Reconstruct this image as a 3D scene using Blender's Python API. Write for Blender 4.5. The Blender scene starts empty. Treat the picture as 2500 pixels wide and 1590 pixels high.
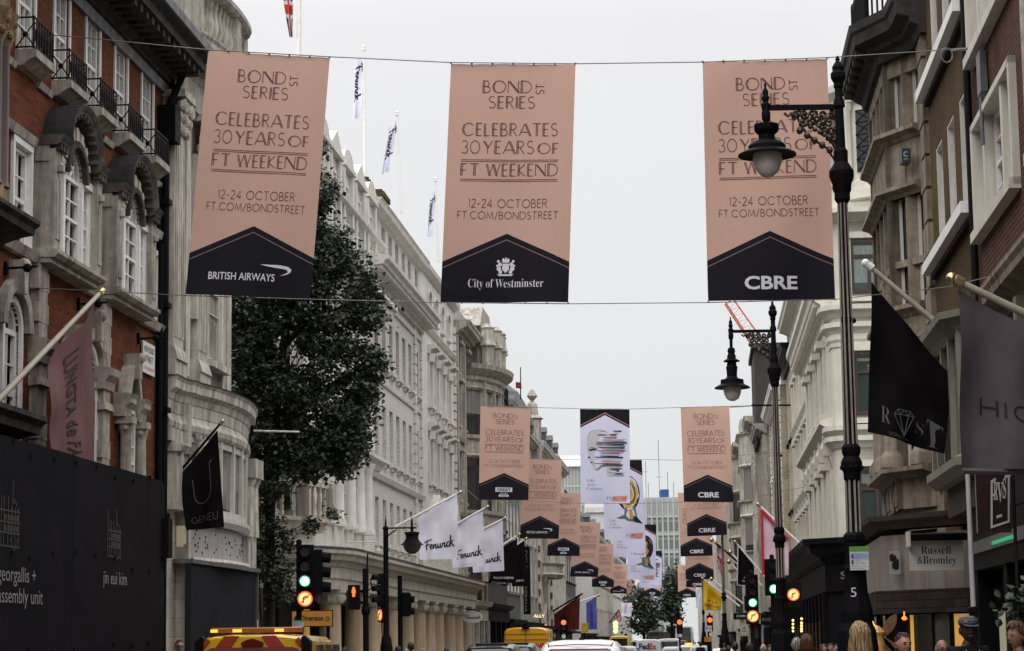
import bpy, bmesh, math, random
from mathutils import Vector, Matrix, noise
SC = bpy.context.scene
COL = SC.collection
rnd = random.Random(11)
R = math.radians

# ------------------------------------------------------------------ camera
FPX, CX, CY, EYE = 5500.0, 1250.0, 795.0, 1.65          # focal length and centre in 2500 px units
PITCH, ROLL = math.atan(768 / FPX), R(0.8)
cam = bpy.data.cameras.new('Camera')
cam.sensor_width = 36.0
cam.lens = FPX / 2500 * 36.0
cam.clip_start, cam.clip_end = 0.5, 3000
camo = bpy.data.objects.new('Camera', cam)
COL.objects.link(camo)
f_ = Vector((0, math.cos(PITCH), math.sin(PITCH)))
r0 = Vector((1, 0, 0)); u0 = r0.cross(f_)
r_ = math.cos(ROLL) * r0 - math.sin(ROLL) * u0
u_ = math.sin(ROLL) * r0 + math.cos(ROLL) * u0
camo.matrix_world = Matrix(((r_.x, u_.x, -f_.x, 0), (r_.y, u_.y, -f_.y, 0), (r_.z, u_.z, -f_.z, EYE), (0, 0, 0, 1)))
SC.camera = camo

# ------------------------------------------------------------------ sky and light (overcast)
SUN_EL, SUN_AZ = 52, 200          # azimuth clockwise from +Y: the bright part of the cloud is behind the camera
wd = bpy.data.worlds.new('World'); SC.world = wd; wd.use_nodes = True
wt = wd.node_tree; wt.nodes.clear()
def wn(t, **k):
    n = wt.nodes.new(t)
    for a, b in k.items(): setattr(n, a, b)
    return n
sky = wn('ShaderNodeTexSky', sky_type='NISHITA', sun_disc=False, sun_elevation=R(SUN_EL), sun_rotation=R(SUN_AZ), air_density=1.0, dust_density=3.0)
hs = wn('ShaderNodeHueSaturation'); hs.inputs['Saturation'].default_value = 0.25
tc = wn('ShaderNodeTexCoord'); sx = wn('ShaderNodeSeparateXYZ')
rp = wn('ShaderNodeValToRGB')
el = rp.color_ramp.elements
el[0].position = 0.0; el[0].color = (0.76, 0.79, 0.785, 1)
el[1].position = 1.0; el[1].color = (2.8, 2.75, 2.75, 1)
for p, c in ((0.10, (0.82, 0.84, 0.845)), (0.27, (0.92, 0.915, 0.94)), (0.5, (1.75, 1.72, 1.74))):
    e = el.new(p); e.color = (*c, 1)
nz = wn('ShaderNodeTexNoise'); nz.inputs['Scale'].default_value = 2.4; nz.inputs['Detail'].default_value = 5
nmap = wn('ShaderNodeMapRange'); nmap.inputs['To Min'].default_value = 0.89; nmap.inputs['To Max'].default_value = 1.09
mul = wn('ShaderNodeMixRGB', blend_type='MULTIPLY'); mul.inputs[0].default_value = 1
up = wn('ShaderNodeMixRGB', blend_type='MULTIPLY'); up.inputs[0].default_value = 1; up.inputs[2].default_value = (10, 10, 10, 1)
mx = wn('ShaderNodeMixRGB'); mx.inputs[0].default_value = 0.94
bg = wn('ShaderNodeBackground'); bg.inputs['Strength'].default_value = 0.1
ow = wn('ShaderNodeOutputWorld')
L_ = wt.links.new
L_(tc.outputs['Generated'], sx.inputs[0]); L_(sx.outputs['Z'], rp.inputs[0])
L_(tc.outputs['Generated'], nz.inputs['Vector']); L_(nz.outputs[0], nmap.inputs[0])
L_(rp.outputs[0], mul.inputs[1]); L_(nmap.outputs[0], mul.inputs[2])
L_(mul.outputs[0], up.inputs[1]); L_(sky.outputs[0], hs.inputs['Color'])
L_(hs.outputs[0], mx.inputs[1]); L_(up.outputs[0], mx.inputs[2])
L_(mx.outputs[0], bg.inputs[0]); L_(bg.outputs[0], ow.inputs[0])
sl = bpy.data.lights.new('Sun', 'SUN'); sl.energy = 1.5; sl.angle = R(70); sl.color = (1.0, 0.965, 0.92)
so = bpy.data.objects.new('Sun', sl); COL.objects.link(so)
sd = Vector((math.sin(R(SUN_AZ)) * math.cos(R(SUN_EL)), math.cos(R(SUN_AZ)) * math.cos(R(SUN_EL)), math.sin(R(SUN_EL))))
so.rotation_euler = sd.to_track_quat('Z', 'Y').to_euler()
SC.view_settings.view_transform = 'Standard'; SC.view_settings.look = 'None'
SC.view_settings.exposure = 0.0; SC.view_settings.gamma = 1.0
SC.cycles.max_bounces = 6; SC.cycles.transparent_max_bounces = 8
try: SC.cycles.use_denoising = True
except Exception: pass

# ------------------------------------------------------------------ measuring helpers
def ray(x, y): return f_ + r_ * ((x - CX) / FPX) - u_ * ((y - CY) / FPX)
def W(x, y, v):                       # the point of the place at distance v seen at (x, y) of the 2500 px photograph
    d = ray(x, y); return Vector((0, 0, EYE)) + d * (v / d.y)
K = 0.082; KN = math.hypot(1, K)      # the street runs along D; facades left and right
DV = Vector((K, 1, 0)) / KN
U0 = {'L': -10.2, 'R': 4.3}
def gz(v): return 0.0 if v < 90 else -0.009 * (v - 90)      # the road falls gently away
class Fr:                              # facade frame: a along the street, o out from the facade, z up
    def __init__(s, side, a0, z0=0.0):
        s.side, s.sg, s.a0, s.z0 = side, (1 if side == 'L' else -1), a0, z0
        s.N = Vector((1, -K, 0)) / KN * s.sg
        s.org = Vector((U0[side], 0, 0)) + DV * a0 + Vector((0, 0, z0))
        dd = DV * s.sg
        s.rz = math.atan2(dd.y, dd.x)
    def m(s, a, o, z): return (s.sg * (a - s.a0), -o, z - s.z0)
    def w(s, a, o, z): return Vector((U0[s.side], 0, 0)) + DV * a + s.N * o + Vector((0, 0, z))

# ------------------------------------------------------------------ materials
MATS = {}
def nodes(name):
    m = bpy.data.materials.new(name); m.use_nodes = True
    t = m.node_tree
    return m, t, t.nodes['Principled BSDF']
def mat(name, c1, c2=None, scale=4.0, rough=0.65, metal=0.0, bump=0.0, streak=None, spec=0.5, det=5, smin=0.45, smax=0.75):
    if name in MATS: return MATS[name]
    m, t, b = nodes(name)
    b.inputs['Roughness'].default_value = rough; b.inputs['Metallic'].default_value = metal
    b.inputs['Specular IOR Level'].default_value = spec if rough < .6 or spec < .2 else .15
    b.inputs['Base Color'].default_value = (*c1, 1)
    L = t.links.new
    if c2 or bump or streak:
        co = t.nodes.new('ShaderNodeTexCoord')
        n = t.nodes.new('ShaderNodeTexNoise'); n.inputs['Scale'].default_value = scale; n.inputs['Detail'].default_value = det
        n.inputs['Roughness'].default_value = 0.65
        L(co.outputs['Object'], n.inputs['Vector'])
        mr = t.nodes.new('ShaderNodeMapRange'); mr.inputs['From Min'].default_value = 0.35; mr.inputs['From Max'].default_value = 0.65
        L(n.outputs[0], mr.inputs[0])
        mx = t.nodes.new('ShaderNodeMixRGB'); mx.inputs[1].default_value = (*c1, 1); mx.inputs[2].default_value = (*(c2 or c1), 1)
        L(mr.outputs[0], mx.inputs[0])
        out = mx.outputs[0]
        if streak:
            mp = t.nodes.new('ShaderNodeMapping'); mp.inputs['Scale'].default_value = (5.0, 5.0, 0.45)
            L(co.outputs['Object'], mp.inputs[0])
            n2 = t.nodes.new('ShaderNodeTexNoise'); n2.inputs['Scale'].default_value = 1.3; n2.inputs['Detail'].default_value = 6
            L(mp.outputs[0], n2.inputs['Vector'])
            m2 = t.nodes.new('ShaderNodeMapRange'); m2.inputs['From Min'].default_value = smin; m2.inputs['From Max'].default_value = smax
            m2.inputs['To Max'].default_value = 0.85
            L(n2.outputs[0], m2.inputs[0])
            x2 = t.nodes.new('ShaderNodeMixRGB'); x2.inputs[2].default_value = (*streak, 1)
            L(m2.outputs[0], x2.inputs[0]); L(out, x2.inputs[1]); out = x2.outputs[0]
        L(out, b.inputs['Base Color'])
        if bump:
            bp = t.nodes.new('ShaderNodeBump'); bp.inputs['Strength'].default_value = bump; bp.inputs['Distance'].default_value = 0.03
            L(n.outputs[0], bp.inputs['Height']); L(bp.outputs[0], b.inputs['Normal'])
    MATS[name] = m
    return m
def brickmat(name, c1, c2, mortar, bw=0.225, bh=0.075, ms=0.012, rough=0.85, dirt=None, bias=0.0, bump=0.4, dmin=0.5, dmax=0.75):
    m, t, b = nodes(name); L = t.links.new
    co = t.nodes.new('ShaderNodeTexCoord'); s = t.nodes.new('ShaderNodeSeparateXYZ'); L(co.outputs['Object'], s.inputs[0])
    ad = t.nodes.new('ShaderNodeMath'); L(s.outputs[0], ad.inputs[0]); L(s.outputs[1], ad.inputs[1])
    cb = t.nodes.new('ShaderNodeCombineXYZ'); L(ad.outputs[0], cb.inputs[0]); L(s.outputs[2], cb.inputs[1])
    br = t.nodes.new('ShaderNodeTexBrick'); br.inputs['Scale'].default_value = 1.0
    br.inputs['Brick Width'].default_value = bw; br.inputs['Row Height'].default_value = bh; br.inputs['Mortar Size'].default_value = ms
    br.inputs['Color1'].default_value = (*c1, 1); br.inputs['Color2'].default_value = (*c2, 1); br.inputs['Mortar'].default_value = (*mortar, 1)
    br.inputs['Bias'].default_value = bias
    L(cb.outputs[0], br.inputs['Vector'])
    n = t.nodes.new('ShaderNodeTexNoise'); n.inputs['Scale'].default_value = 0.9; n.inputs['Detail'].default_value = 7
    L(co.outputs['Object'], n.inputs['Vector'])
    mr = t.nodes.new('ShaderNodeMapRange'); mr.inputs['From Min'].default_value = dmin; mr.inputs['From Max'].default_value = dmax
    mr.inputs['To Max'].default_value = 0.7
    L(n.outputs[0], mr.inputs[0])
    x = t.nodes.new('ShaderNodeMixRGB'); x.inputs[2].default_value = (*(dirt or mortar), 1)
    L(mr.outputs[0], x.inputs[0]); L(br.outputs['Color'], x.inputs[1])
    n3 = t.nodes.new('ShaderNodeTexNoise'); n3.inputs['Scale'].default_value = 9; n3.inputs['Detail'].default_value = 3
    L(co.outputs['Object'], n3.inputs['Vector'])
    m3 = t.nodes.new('ShaderNodeMapRange'); m3.inputs['To Min'].default_value = 0.72; m3.inputs['To Max'].default_value = 1.28
    L(n3.outputs[0], m3.inputs[0])
    x3 = t.nodes.new('ShaderNodeMixRGB'); x3.blend_type = 'MULTIPLY'; x3.inputs[0].default_value = 1
    L(x.outputs[0], x3.inputs[1]); L(m3.outputs[0], x3.inputs[2])
    L(x3.outputs[0], b.inputs['Base Color']); b.inputs['Roughness'].default_value = rough; b.inputs['Specular IOR Level'].default_value = .06
    bp = t.nodes.new('ShaderNodeBump'); bp.inputs['Strength'].default_value = bump; bp.inputs['Distance'].default_value = 0.01
    iv = t.nodes.new('ShaderNodeMath'); iv.operation = 'SUBTRACT'; iv.inputs[0].default_value = 1
    L(br.outputs['Fac'], iv.inputs[1]); L(iv.outputs[0], bp.inputs['Height']); L(bp.outputs[0], b.inputs['Normal'])
    MATS[name] = m
    return m
def emat(name, c, s=1.0, base=None):
    if name in MATS: return MATS[name]
    m, t, b = nodes(name)
    b.inputs['Base Color'].default_value = (*(base or c), 1)
    b.inputs['Emission Color'].default_value = (*c, 1); b.inputs['Emission Strength'].default_value = s
    b.inputs['Roughness'].default_value = 0.3
    MATS[name] = m; return m
def glassmat(name, dark, light, amt, rough=0.06):      # window glass: curtains and dark rooms differ from window to window
    m, t, b = nodes(name); L = t.links.new
    oi = t.nodes.new('ShaderNodeObjectInfo'); co = t.nodes.new('ShaderNodeTexCoord')
    s = t.nodes.new('ShaderNodeSeparateXYZ'); L(co.outputs['Generated'], s.inputs[0])
    w = t.nodes.new('ShaderNodeTexNoise'); w.inputs['Scale'].default_value = 5; w.inputs['Detail'].default_value = 3
    mp = t.nodes.new('ShaderNodeMapping'); mp.inputs['Scale'].default_value = (9, 9, 0.6); L(co.outputs['Generated'], mp.inputs[0]); L(mp.outputs[0], w.inputs['Vector'])
    a = t.nodes.new('ShaderNodeMath'); a.operation = 'GREATER_THAN'; L(s.outputs[2], a.inputs[0]); L(oi.outputs['Random'], a.inputs[1])
    mu = t.nodes.new('ShaderNodeMath'); mu.operation = 'MULTIPLY'; L(a.outputs[0], mu.inputs[0]); L(w.outputs[0], mu.inputs[1])
    m2 = t.nodes.new('ShaderNodeMath'); m2.operation = 'MULTIPLY'; L(mu.outputs[0], m2.inputs[0]); m2.inputs[1].default_value = amt
    x = t.nodes.new('ShaderNodeMixRGB'); x.inputs[1].default_value = (*dark, 1); x.inputs[2].default_value = (*light, 1)
    L(m2.outputs[0], x.inputs[0]); L(x.outputs[0], b.inputs['Base Color'])
    b.inputs['Roughness'].default_value = rough; b.inputs['Specular IOR Level'].default_value = 0.6
    MATS[name] = m; return m

redbrick = brickmat('red brick', (.195, .052, .020), (.115, .031, .013), (.09, .055, .035), dirt=(.04, .024, .018), bump=0.6)
brownbrick = brickmat('brown brick', (.085, .046, .019), (.05, .029, .013), (.085, .065, .045), dirt=(.12, .082, .026), dmin=.45)
plumbrick = brickmat('plum brick', (.10, .032, .019), (.055, .02, .013), (.12, .085, .07), dirt=(.035, .02, .016))
yellowbrick = brickmat('stock brick', (.42, .36, .24), (.30, .25, .17), (.5, .46, .38), dirt=(.15, .13, .1))
def ashlar(name, c, d, bw=0.9, bh=0.36, dirt=None, dmin=.5, dmax=.78): return brickmat(name, c, d, tuple(x * .55 for x in c), bw, bh, 0.008, 0.75, dirt or tuple(x * .45 for x in c), bump=0.15, dmin=dmin, dmax=dmax)
cream = ashlar('cream ashlar', (.60, .565, .50), (.50, .47, .41), dirt=(.22, .20, .17), dmin=.46, dmax=.72)
cream_t = mat('cream stone', (.62, .585, .52), (.44, .41, .355), 3, .75, bump=.2, streak=(.13, .118, .10), smin=.42, smax=.72)
buff = ashlar('buff ashlar', (.30, .25, .195), (.245, .20, .155), 0.7, 0.33, dirt=(.11, .09, .07))
buff_t = mat('buff stone', (.30, .25, .195), (.19, .155, .12), 4, .8, bump=.2, streak=(.07, .06, .05))
greystone = mat('grey stone', (.44, .41, .355), (.28, .26, .225), 5, .8, bump=.25, streak=(.10, .092, .082))
sootstone = mat('soot black stone', (.075, .068, .064), (.03, .028, .028), 5, .85, bump=.3, streak=(.018, .017, .017))
goldstone = mat('ochre stone', (.36, .25, .12), (.18, .13, .08), 3.5, .75, bump=.25, streak=(.05, .045, .04))
stucco = mat('white stucco', (.64, .625, .585), (.52, .505, .465), 1.6, .6, bump=.08, streak=(.34, .325, .295), smin=.5, smax=.85)
stuccobrick = brickmat('painted brick', (.62, .605, .57), (.56, .545, .51), (.42, .405, .37), dirt=(.55, .53, .49), bump=.3)
ivory = mat('ivory stucco', (.62, .595, .52), (.53, .505, .44), 1.8, .6, bump=.05, streak=(.45, .42, .36), smin=.55, smax=.85)
portico = mat('portland stone', (.52, .475, .40), (.43, .39, .325), 2.5, .7, bump=.1, streak=(.24, .215, .18))
warmstone = mat('warm column stone', (.50, .39, .255), (.42, .33, .22), 2.0, .6, streak=(.3, .24, .17))
white = mat('white paint', (.80, .79, .765), (.70, .69, .665), 7, .45, streak=(.5, .48, .45), smin=.58, smax=.9)
offwhite = mat('old white paint', (.62, .60, .56), (.52, .50, .465), 6, .55, streak=(.3, .28, .25))
iron = mat('black iron', (.0075, .007, .008), (.012, .010, .010), 12, .5, spec=.06)
irongold = mat('bronze scroll iron', (.05, .032, .016), (.012, .011, .01), 14, .45)
black = mat('black paint', (.0075, .007, .0085), (.010, .0095, .011), 3, .5, spec=.025)
lead = mat('lead sheet', (.095, .095, .105), (.05, .05, .058), 3, .5, streak=(.2, .2, .2))
slate = mat('slate', (.06, .06, .068), (.035, .035, .04), 6, .55)
glass = glassmat('window glass', (.013, .014, .016), (.42, .41, .38), 0.75)
glassg = glassmat('green window glass', (.028, .045, .042), (.40, .47, .42), 0.7)
glassb = glassmat('shop glass', (.008, .0075, .008), (.025, .022, .02), 0.5, .08)
asphalt = mat('asphalt', (.05, .05, .052), (.036, .036, .038), 30, .85, bump=.3)
paving = brickmat('paving slabs', (.24, .23, .215), (.19, .18, .17), (.08, .08, .08), .9, .6, .012, .8)
kerbm = mat('kerb granite', (.28, .27, .26), (.2, .19, .185), 20, .8)
yellowline = mat('yellow line paint', (.6, .42, .03), (.4, .29, .03), 9, .6)

# ------------------------------------------------------------------ mesh helpers
class MB:
    def __init__(s, fr=None): s.v, s.f, s.mi, s.fr, s.cur = [], [], [], fr, 0
    def P(s, p):
        if s.fr: p = s.fr.m(*p)
        s.v.append(tuple(p)); return len(s.v) - 1
    def face(s, idx): s.f.append(tuple(idx)); s.mi.append(s.cur)
    def poly(s, pts): s.face([s.P(p) for p in pts])
    def box(s, a0, a1, o0, o1, z0, z1):
        i = [s.P(p) for p in ((a0, o0, z0), (a1, o0, z0), (a1, o1, z0), (a0, o1, z0), (a0, o0, z1), (a1, o0, z1), (a1, o1, z1), (a0, o1, z1))]
        for q in ((0, 1, 2, 3), (4, 7, 6, 5), (0, 4, 5, 1), (1, 5, 6, 2), (2, 6, 7, 3), (3, 7, 4, 0)): s.face([i[k] for k in q])
        return s
    def loops(s, rings, closed=True, caps=True):        # skin a list of rings
        idx = [[s.P(p) for p in r] for r in rings]
        for A, B in zip(idx, idx[1:]):
            n = len(A)
            for k in range(n if closed else n - 1):
                s.face((A[k], A[(k + 1) % n], B[(k + 1) % n], B[k]))
        if caps:
            s.face(idx[0][::-1]); s.face(idx[-1])
        return s
    def ext_o(s, pts, o0, o1):                           # (a, z) polygon pushed out
        return s.loops([[(a, o0, z) for a, z in pts], [(a, o1, z) for a, z in pts]])
    def ext_a(s, prof, a0, a1):                          # (o, z) profile run along the street
        return s.loops([[(a0, o, z) for o, z in prof], [(a1, o, z) for o, z in prof]])
    def sweep(s, path, prof, caps=True, closedprof=False):    # (out, z) profile carried round a plan path (a, o)
        rings = []
        for k, p in enumerate(path):
            q0 = path[max(k - 1, 0)]; q1 = path[min(k + 1, len(path) - 1)]
            def nrm(x, y):
                l = math.hypot(x[0] - y[0], x[1] - y[1]) or 1
                return (-(y[1] - x[1]) / l, (y[0] - x[0]) / l)
            n0 = nrm(q0, p) if k else nrm(p, q1); n1 = nrm(p, q1) if k < len(path) - 1 else n0
            mx, my = n0[0] + n1[0], n0[1] + n1[1]; l = math.hypot(mx, my) or 1; mx, my = mx / l, my / l
            c = max(0.4, mx * n0[0] + my * n0[1])
            rings.append([(p[0] + mx * d / c, p[1] + my * d / c, z) for d, z in prof])
        return s.loops(rings, closed=closedprof, caps=caps and closedprof)
    def lathe(s, c, prof, n=16, a0=0.0, a1=None):
        full = a1 is None; a1 = a0 + 2 * math.pi if full else a1
        m = n if full else n + 1
        rings = [[(c[0] + r * math.cos(a0 + (a1 - a0) * k / n), c[1] + r * math.sin(a0 + (a1 - a0) * k / n), c[2] + z) for k in range(m)] for r, z in prof]
        return s.loops(rings, closed=full, caps=full)
    def tube(s, pts, r, n=6, r1=None):
        pts = [Vector(p) for p in pts]; rings = []; N = len(pts)
        t0 = (pts[1] - pts[0]).normalized()
        ref = Vector((0, 0, 1)) if abs(t0.z) < .9 else Vector((1, 0, 0))
        x = t0.cross(ref).normalized()
        for k, p in enumerate(pts):
            t = (pts[min(k + 1, N - 1)] - pts[max(k - 1, 0)]).normalized()
            x = (x - t * x.dot(t)).normalized(); y = t.cross(x)
            rr = r if r1 is None else r + (r1 - r) * k / (N - 1)
            rings.append([p + (x * math.cos(2 * math.pi * j / n) + y * math.sin(2 * math.pi * j / n)) * rr for j in range(n)])
        return s.loops(rings)
    def ball(s, c, r, n=10, m=7, sz=1.0):
        return s.lathe(c, [(max(r * math.sin(math.pi * k / m), r * .02), -r * sz * math.cos(math.pi * k / m)) for k in range(m + 1)], n)
    def arch_fill(s, a0, a1, zs, z1, o0, o1, n=12, rise=None):      # wall left above a round-headed opening
        c = (a0 + a1) / 2; r = (a1 - a0) / 2; rz = rise or r
        arc = [(c - r * math.cos(math.pi * k / n), zs + rz * math.sin(math.pi * k / n)) for k in range(n + 1)]
        for (p, q) in zip(arc, arc[1:]):
            s.ext_o([(p[0], p[1]), (q[0], q[1]), (q[0], z1), (p[0], z1)], o0, o1)
        return s
    def arch_ring(s, c, zs, r0, r1, o0, o1, n=16, t0=0.0, t1=math.pi, kz=1.0):
        P = lambda r, t: (c - r * math.cos(t), zs + r * kz * math.sin(t))
        for k in range(n):
            ta, tb = t0 + (t1 - t0) * k / n, t0 + (t1 - t0) * (k + 1) / n
            s.ext_o([P(r0, ta), P(r1, ta), P(r1, tb), P(r0, tb)], o0, o1)
        return s
    def wall(s, a0, a1, z0, z1, holes, o=0.0, d=0.3):
        A = sorted({a0, a1, *[h[0] for h in holes], *[h[1] for h in holes]}); Z = sorted({z0, z1, *[h[2] for h in holes], *[h[3] for h in holes]})
        A = [x for x in A if a0 <= x <= a1]; Z = [x for x in Z if z0 <= x <= z1]
        for x, y in zip(A, A[1:]):
            for p, q in zip(Z, Z[1:]):
                ca, cz = (x + y) / 2, (p + q) / 2
                if any(h[0] < ca < h[1] and h[2] < cz < h[3] for h in holes): continue
                s.poly([(x, o, p), (y, o, p), (y, o, q), (x, o, q)])
        for h in holes:
            x, y, p, q = h[:4]
            for e in (((x, p), (x, q)), ((x, q), (y, q)), ((y, q), (y, p)), ((y, p), (x, p))):
                s.poly([(e[0][0], o, e[0][1]), (e[1][0], o, e[1][1]), (e[1][0], o - d, e[1][1]), (e[0][0], o - d, e[0][1])])
        return s
    def mark(s): s.__dict__.setdefault('mk', []).append(len(s.f))
    def each(s, name, m, parent=None, smooth=None):      # one mesh for every marked piece
        st = s.mk + [len(s.f)]; out = []
        for a, b in zip(st, st[1:]):
            q = MB(); ren = {}
            for f in s.f[a:b]:
                for i in f:
                    if i not in ren: ren[i] = len(q.v); q.v.append(s.v[i])
                q.f.append(tuple(ren[i] for i in f)); q.mi.append(0)
            out.append(q.build(name, m, parent, smooth))
        return out
    def build(s, name, m, parent=None, smooth=None, loc=None):
        me = bpy.data.meshes.new(name); me.from_pydata(s.v, [], s.f)
        ms = m if isinstance(m, (list, tuple)) else [m]
        for x in ms: me.materials.append(x)
        if len(ms) > 1: me.polygons.foreach_set('material_index', s.mi)
        bm = bmesh.new(); bm.from_mesh(me); bmesh.ops.recalc_face_normals(bm, faces=bm.faces); bm.to_mesh(me); bm.free()
        if smooth is not None:
            me.polygons.foreach_set('use_smooth', [True] * len(me.polygons)); me.set_sharp_from_angle(angle=R(smooth))
        me.update()
        return link(name, me, parent, loc)
def link(name, me, parent=None, loc=None):
    o = bpy.data.objects.new(name, me); COL.objects.link(o)
    if parent: o.parent = parent
    if loc is not None: o.location = loc
    return o
def thing(name, label, cat, loc=(0, 0, 0), rz=0.0, group=None):
    o = bpy.data.objects.new(name, None); COL.objects.link(o); o.empty_display_size = .2
    o.location = loc; o.rotation_euler = (0, 0, rz); tag(o, label, cat, group); return o
def tag(o, label, cat, group=None):
    o['label'] = label; o['category'] = cat
    if group: o['group'] = group
    return o
def dup(root, loc, rz=None, label=None, group=None, scale=None):
    r = root.copy(); COL.objects.link(r); r.location = loc
    if rz is not None: r.rotation_euler = (0, 0, rz)
    if label: r['label'] = label
    if group: r['group'] = group
    if scale: r.scale = scale
    for ch in list(root.children):
        c = ch.copy(); COL.objects.link(c); c.parent = r
        for g in list(ch.children):
            d = g.copy(); COL.objects.link(d); d.parent = c
    return r
def fthing(name, label, cat, side, a0, z0=0.0, group=None):
    fr = Fr(side, a0, z0)
    return thing(name, label, cat, fr.org, fr.rz, group), fr

# ------------------------------------------------------------------ lettering
_tx = {}
def txt(s, bold=0.0):                 # letters of the built-in font as flat polygons, cap height 1
    k = (s, bold)
    if k in _tx: return _tx[k]
    c = bpy.data.curves.new('lettering', 'FONT'); c.body = s; c.resolution_u = 3
    if bold: c.offset = bold
    o = bpy.data.objects.new('lettering', c); COL.objects.link(o)
    bpy.context.view_layer.update()
    dg = bpy.context.evaluated_depsgraph_get()
    me = bpy.data.meshes.new_from_object(o.evaluated_get(dg))
    V = [(v.co.x, v.co.y) for v in me.vertices]; F = [tuple(p.vertices) for p in me.polygons]
    bpy.data.objects.remove(o); bpy.data.curves.remove(c); bpy.data.meshes.remove(me)
    x0 = min(v[0] for v in V); x1 = max(v[0] for v in V)
    V = [((x - x0) / (x1 - x0), y / 0.7) for x, y in V]
    _tx[k] = (V, F, (x1 - x0) / 0.7); return _tx[k]
def mathletters(s, kind='bold'):      # the serif and script alphabets every Unicode font carries
    up, lo = {'bold': (0x1D400, 0x1D41A), 'script': (0x1D4D0, 0x1D4EA)}[kind]
    return ''.join(chr(up + ord(c) - 65) if 'A' <= c <= 'Z' else chr(lo + ord(c) - 97) if 'a' <= c <= 'z' else c for c in s)
def arcp(cx, cy, rx, ry, d0, d1, n=10): return [(cx + rx * math.cos(R(d0 + (d1 - d0) * k / n)), cy + ry * math.sin(R(d0 + (d1 - d0) * k / n))) for k in range(n + 1)]
GL = {  # thin geometric capitals as strokes: (width, strokes); a stroke that starts with 'D' is a doubled stem
 'A': (.86, [[(0, 0), (.43, 1)], ['D', (.43, 1), (.86, 0)], [(.14, .30), (.72, .30)]]),
 'B': (.56, [['D', (0, 0), (0, 1)], [(0, 1)] + arcp(.24, .76, .22, .24, 90, -90) + [(0, .52)], arcp(.28, .26, .28, .26, 90, -90)[:] + [(0, 0)]]),
 'C': (.92, [arcp(.5, .5, .5, .5, 42, 318, 18), ['D'] + arcp(.5, .5, .5, .5, 140, 220, 8)]),
 'D': (.80, [['D', (0, 0), (0, 1)], [(0, 1), (.3, 1)] + arcp(.3, .5, .5, .5, 90, -90, 14) + [(0, 0)]]),
 'E': (.46, [['D', (0, 0), (0, 1)], [(0, 1), (.46, 1)], [(0, .52), (.40, .52)], [(0, 0), (.46, 0)]]),
 'F': (.44, [['D', (0, 0), (0, 1)], [(0, 1), (.44, 1)], [(0, .48), (.38, .48)]]),
 'G': (1.0, [arcp(.5, .5, .5, .5, 42, 360, 20) + [(.62, .5)]]),
 'H': (.74, [['D', (0, 0), (0, 1)], [(.74, 0), (.74, 1)], [(0, .5), (.74, .5)]]),
 'I': (.06, [['D', (0, 0), (0, 1)]]),
 'K': (.58, [['D', (0, 0), (0, 1)], [(.55, 1), (.03, .5), (.58, 0)]]),
 'L': (.46, [['D', (0, 0), (0, 1)], [(0, 0), (.46, 0)]]),
 'M': (.96, [[(0, 0), (.14, 1), (.48, .12), (.82, 1), (.96, 0)], ['D', (.82, 1), (.96, 0)]]),
 'N': (.80, [[(0, 0), (0, 1)], ['D', (0, 1), (.80, 0)], [(.80, 0), (.80, 1)]]),
 'O': (1.0, [arcp(.5, .5, .5, .5, 90, 450, 22), ['D'] + arcp(.5, .5, .5, .5, 140, 220, 8)]),
 'R': (.58, [['D', (0, 0), (0, 1)], [(0, 1)] + arcp(.27, .76, .24, .24, 90, -90) + [(0, .52)], [(.22, .52), (.58, 0)]]),
 'S': (.52, [arcp(.27, .76, .23, .24, 40, 250, 10) + arcp(.26, .26, .26, .26, 70, -140, 10)]),
 'T': (.66, [[(0, 1), (.66, 1)], ['D', (.31, 0), (.31, 1)]]),
 'U': (.74, [[(0, 1)] + arcp(.37, .37, .37, .37, 180, 360, 12) + [(.74, 1)]]),
 'W': (1.12, [['D', (0, 1), (.28, 0)], [(.28, 0), (.56, 1)], ['D', (.56, 1), (.84, 0)], [(.84, 0), (1.12, 1)]]),
 'Y': (.72, [['D', (0, 1), (.36, .44)], [(.36, 0), (.36, .44), (.72, 1)]]),
 '0': (.78, [arcp(.39, .5, .39, .5, 90, 450, 20)]),
 '1': (.16, [[(0, .84), (.12, 1), (.12, 0)]]),
 '2': (.54, [arcp(.26, .74, .25, .26, 160, -40, 9) + [(0, 0), (.54, 0)]]),
 '3': (.54, [arcp(.25, .75, .23, .25, 150, -90, 9), arcp(.25, .26, .27, .26, 90, -150, 10)]),
 '4': (.62, [[(.44, 0), (.44, 1), (0, .28), (.62, .28)]]),
 '-': (.34, [[(0, .42), (.34, .42)]]), '/': (.42, [[(0, -.1), (.42, 1.08)]]), '.': (.06, [[(0, 0), (0, .07)]]), ' ': (.30, []),
}
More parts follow.
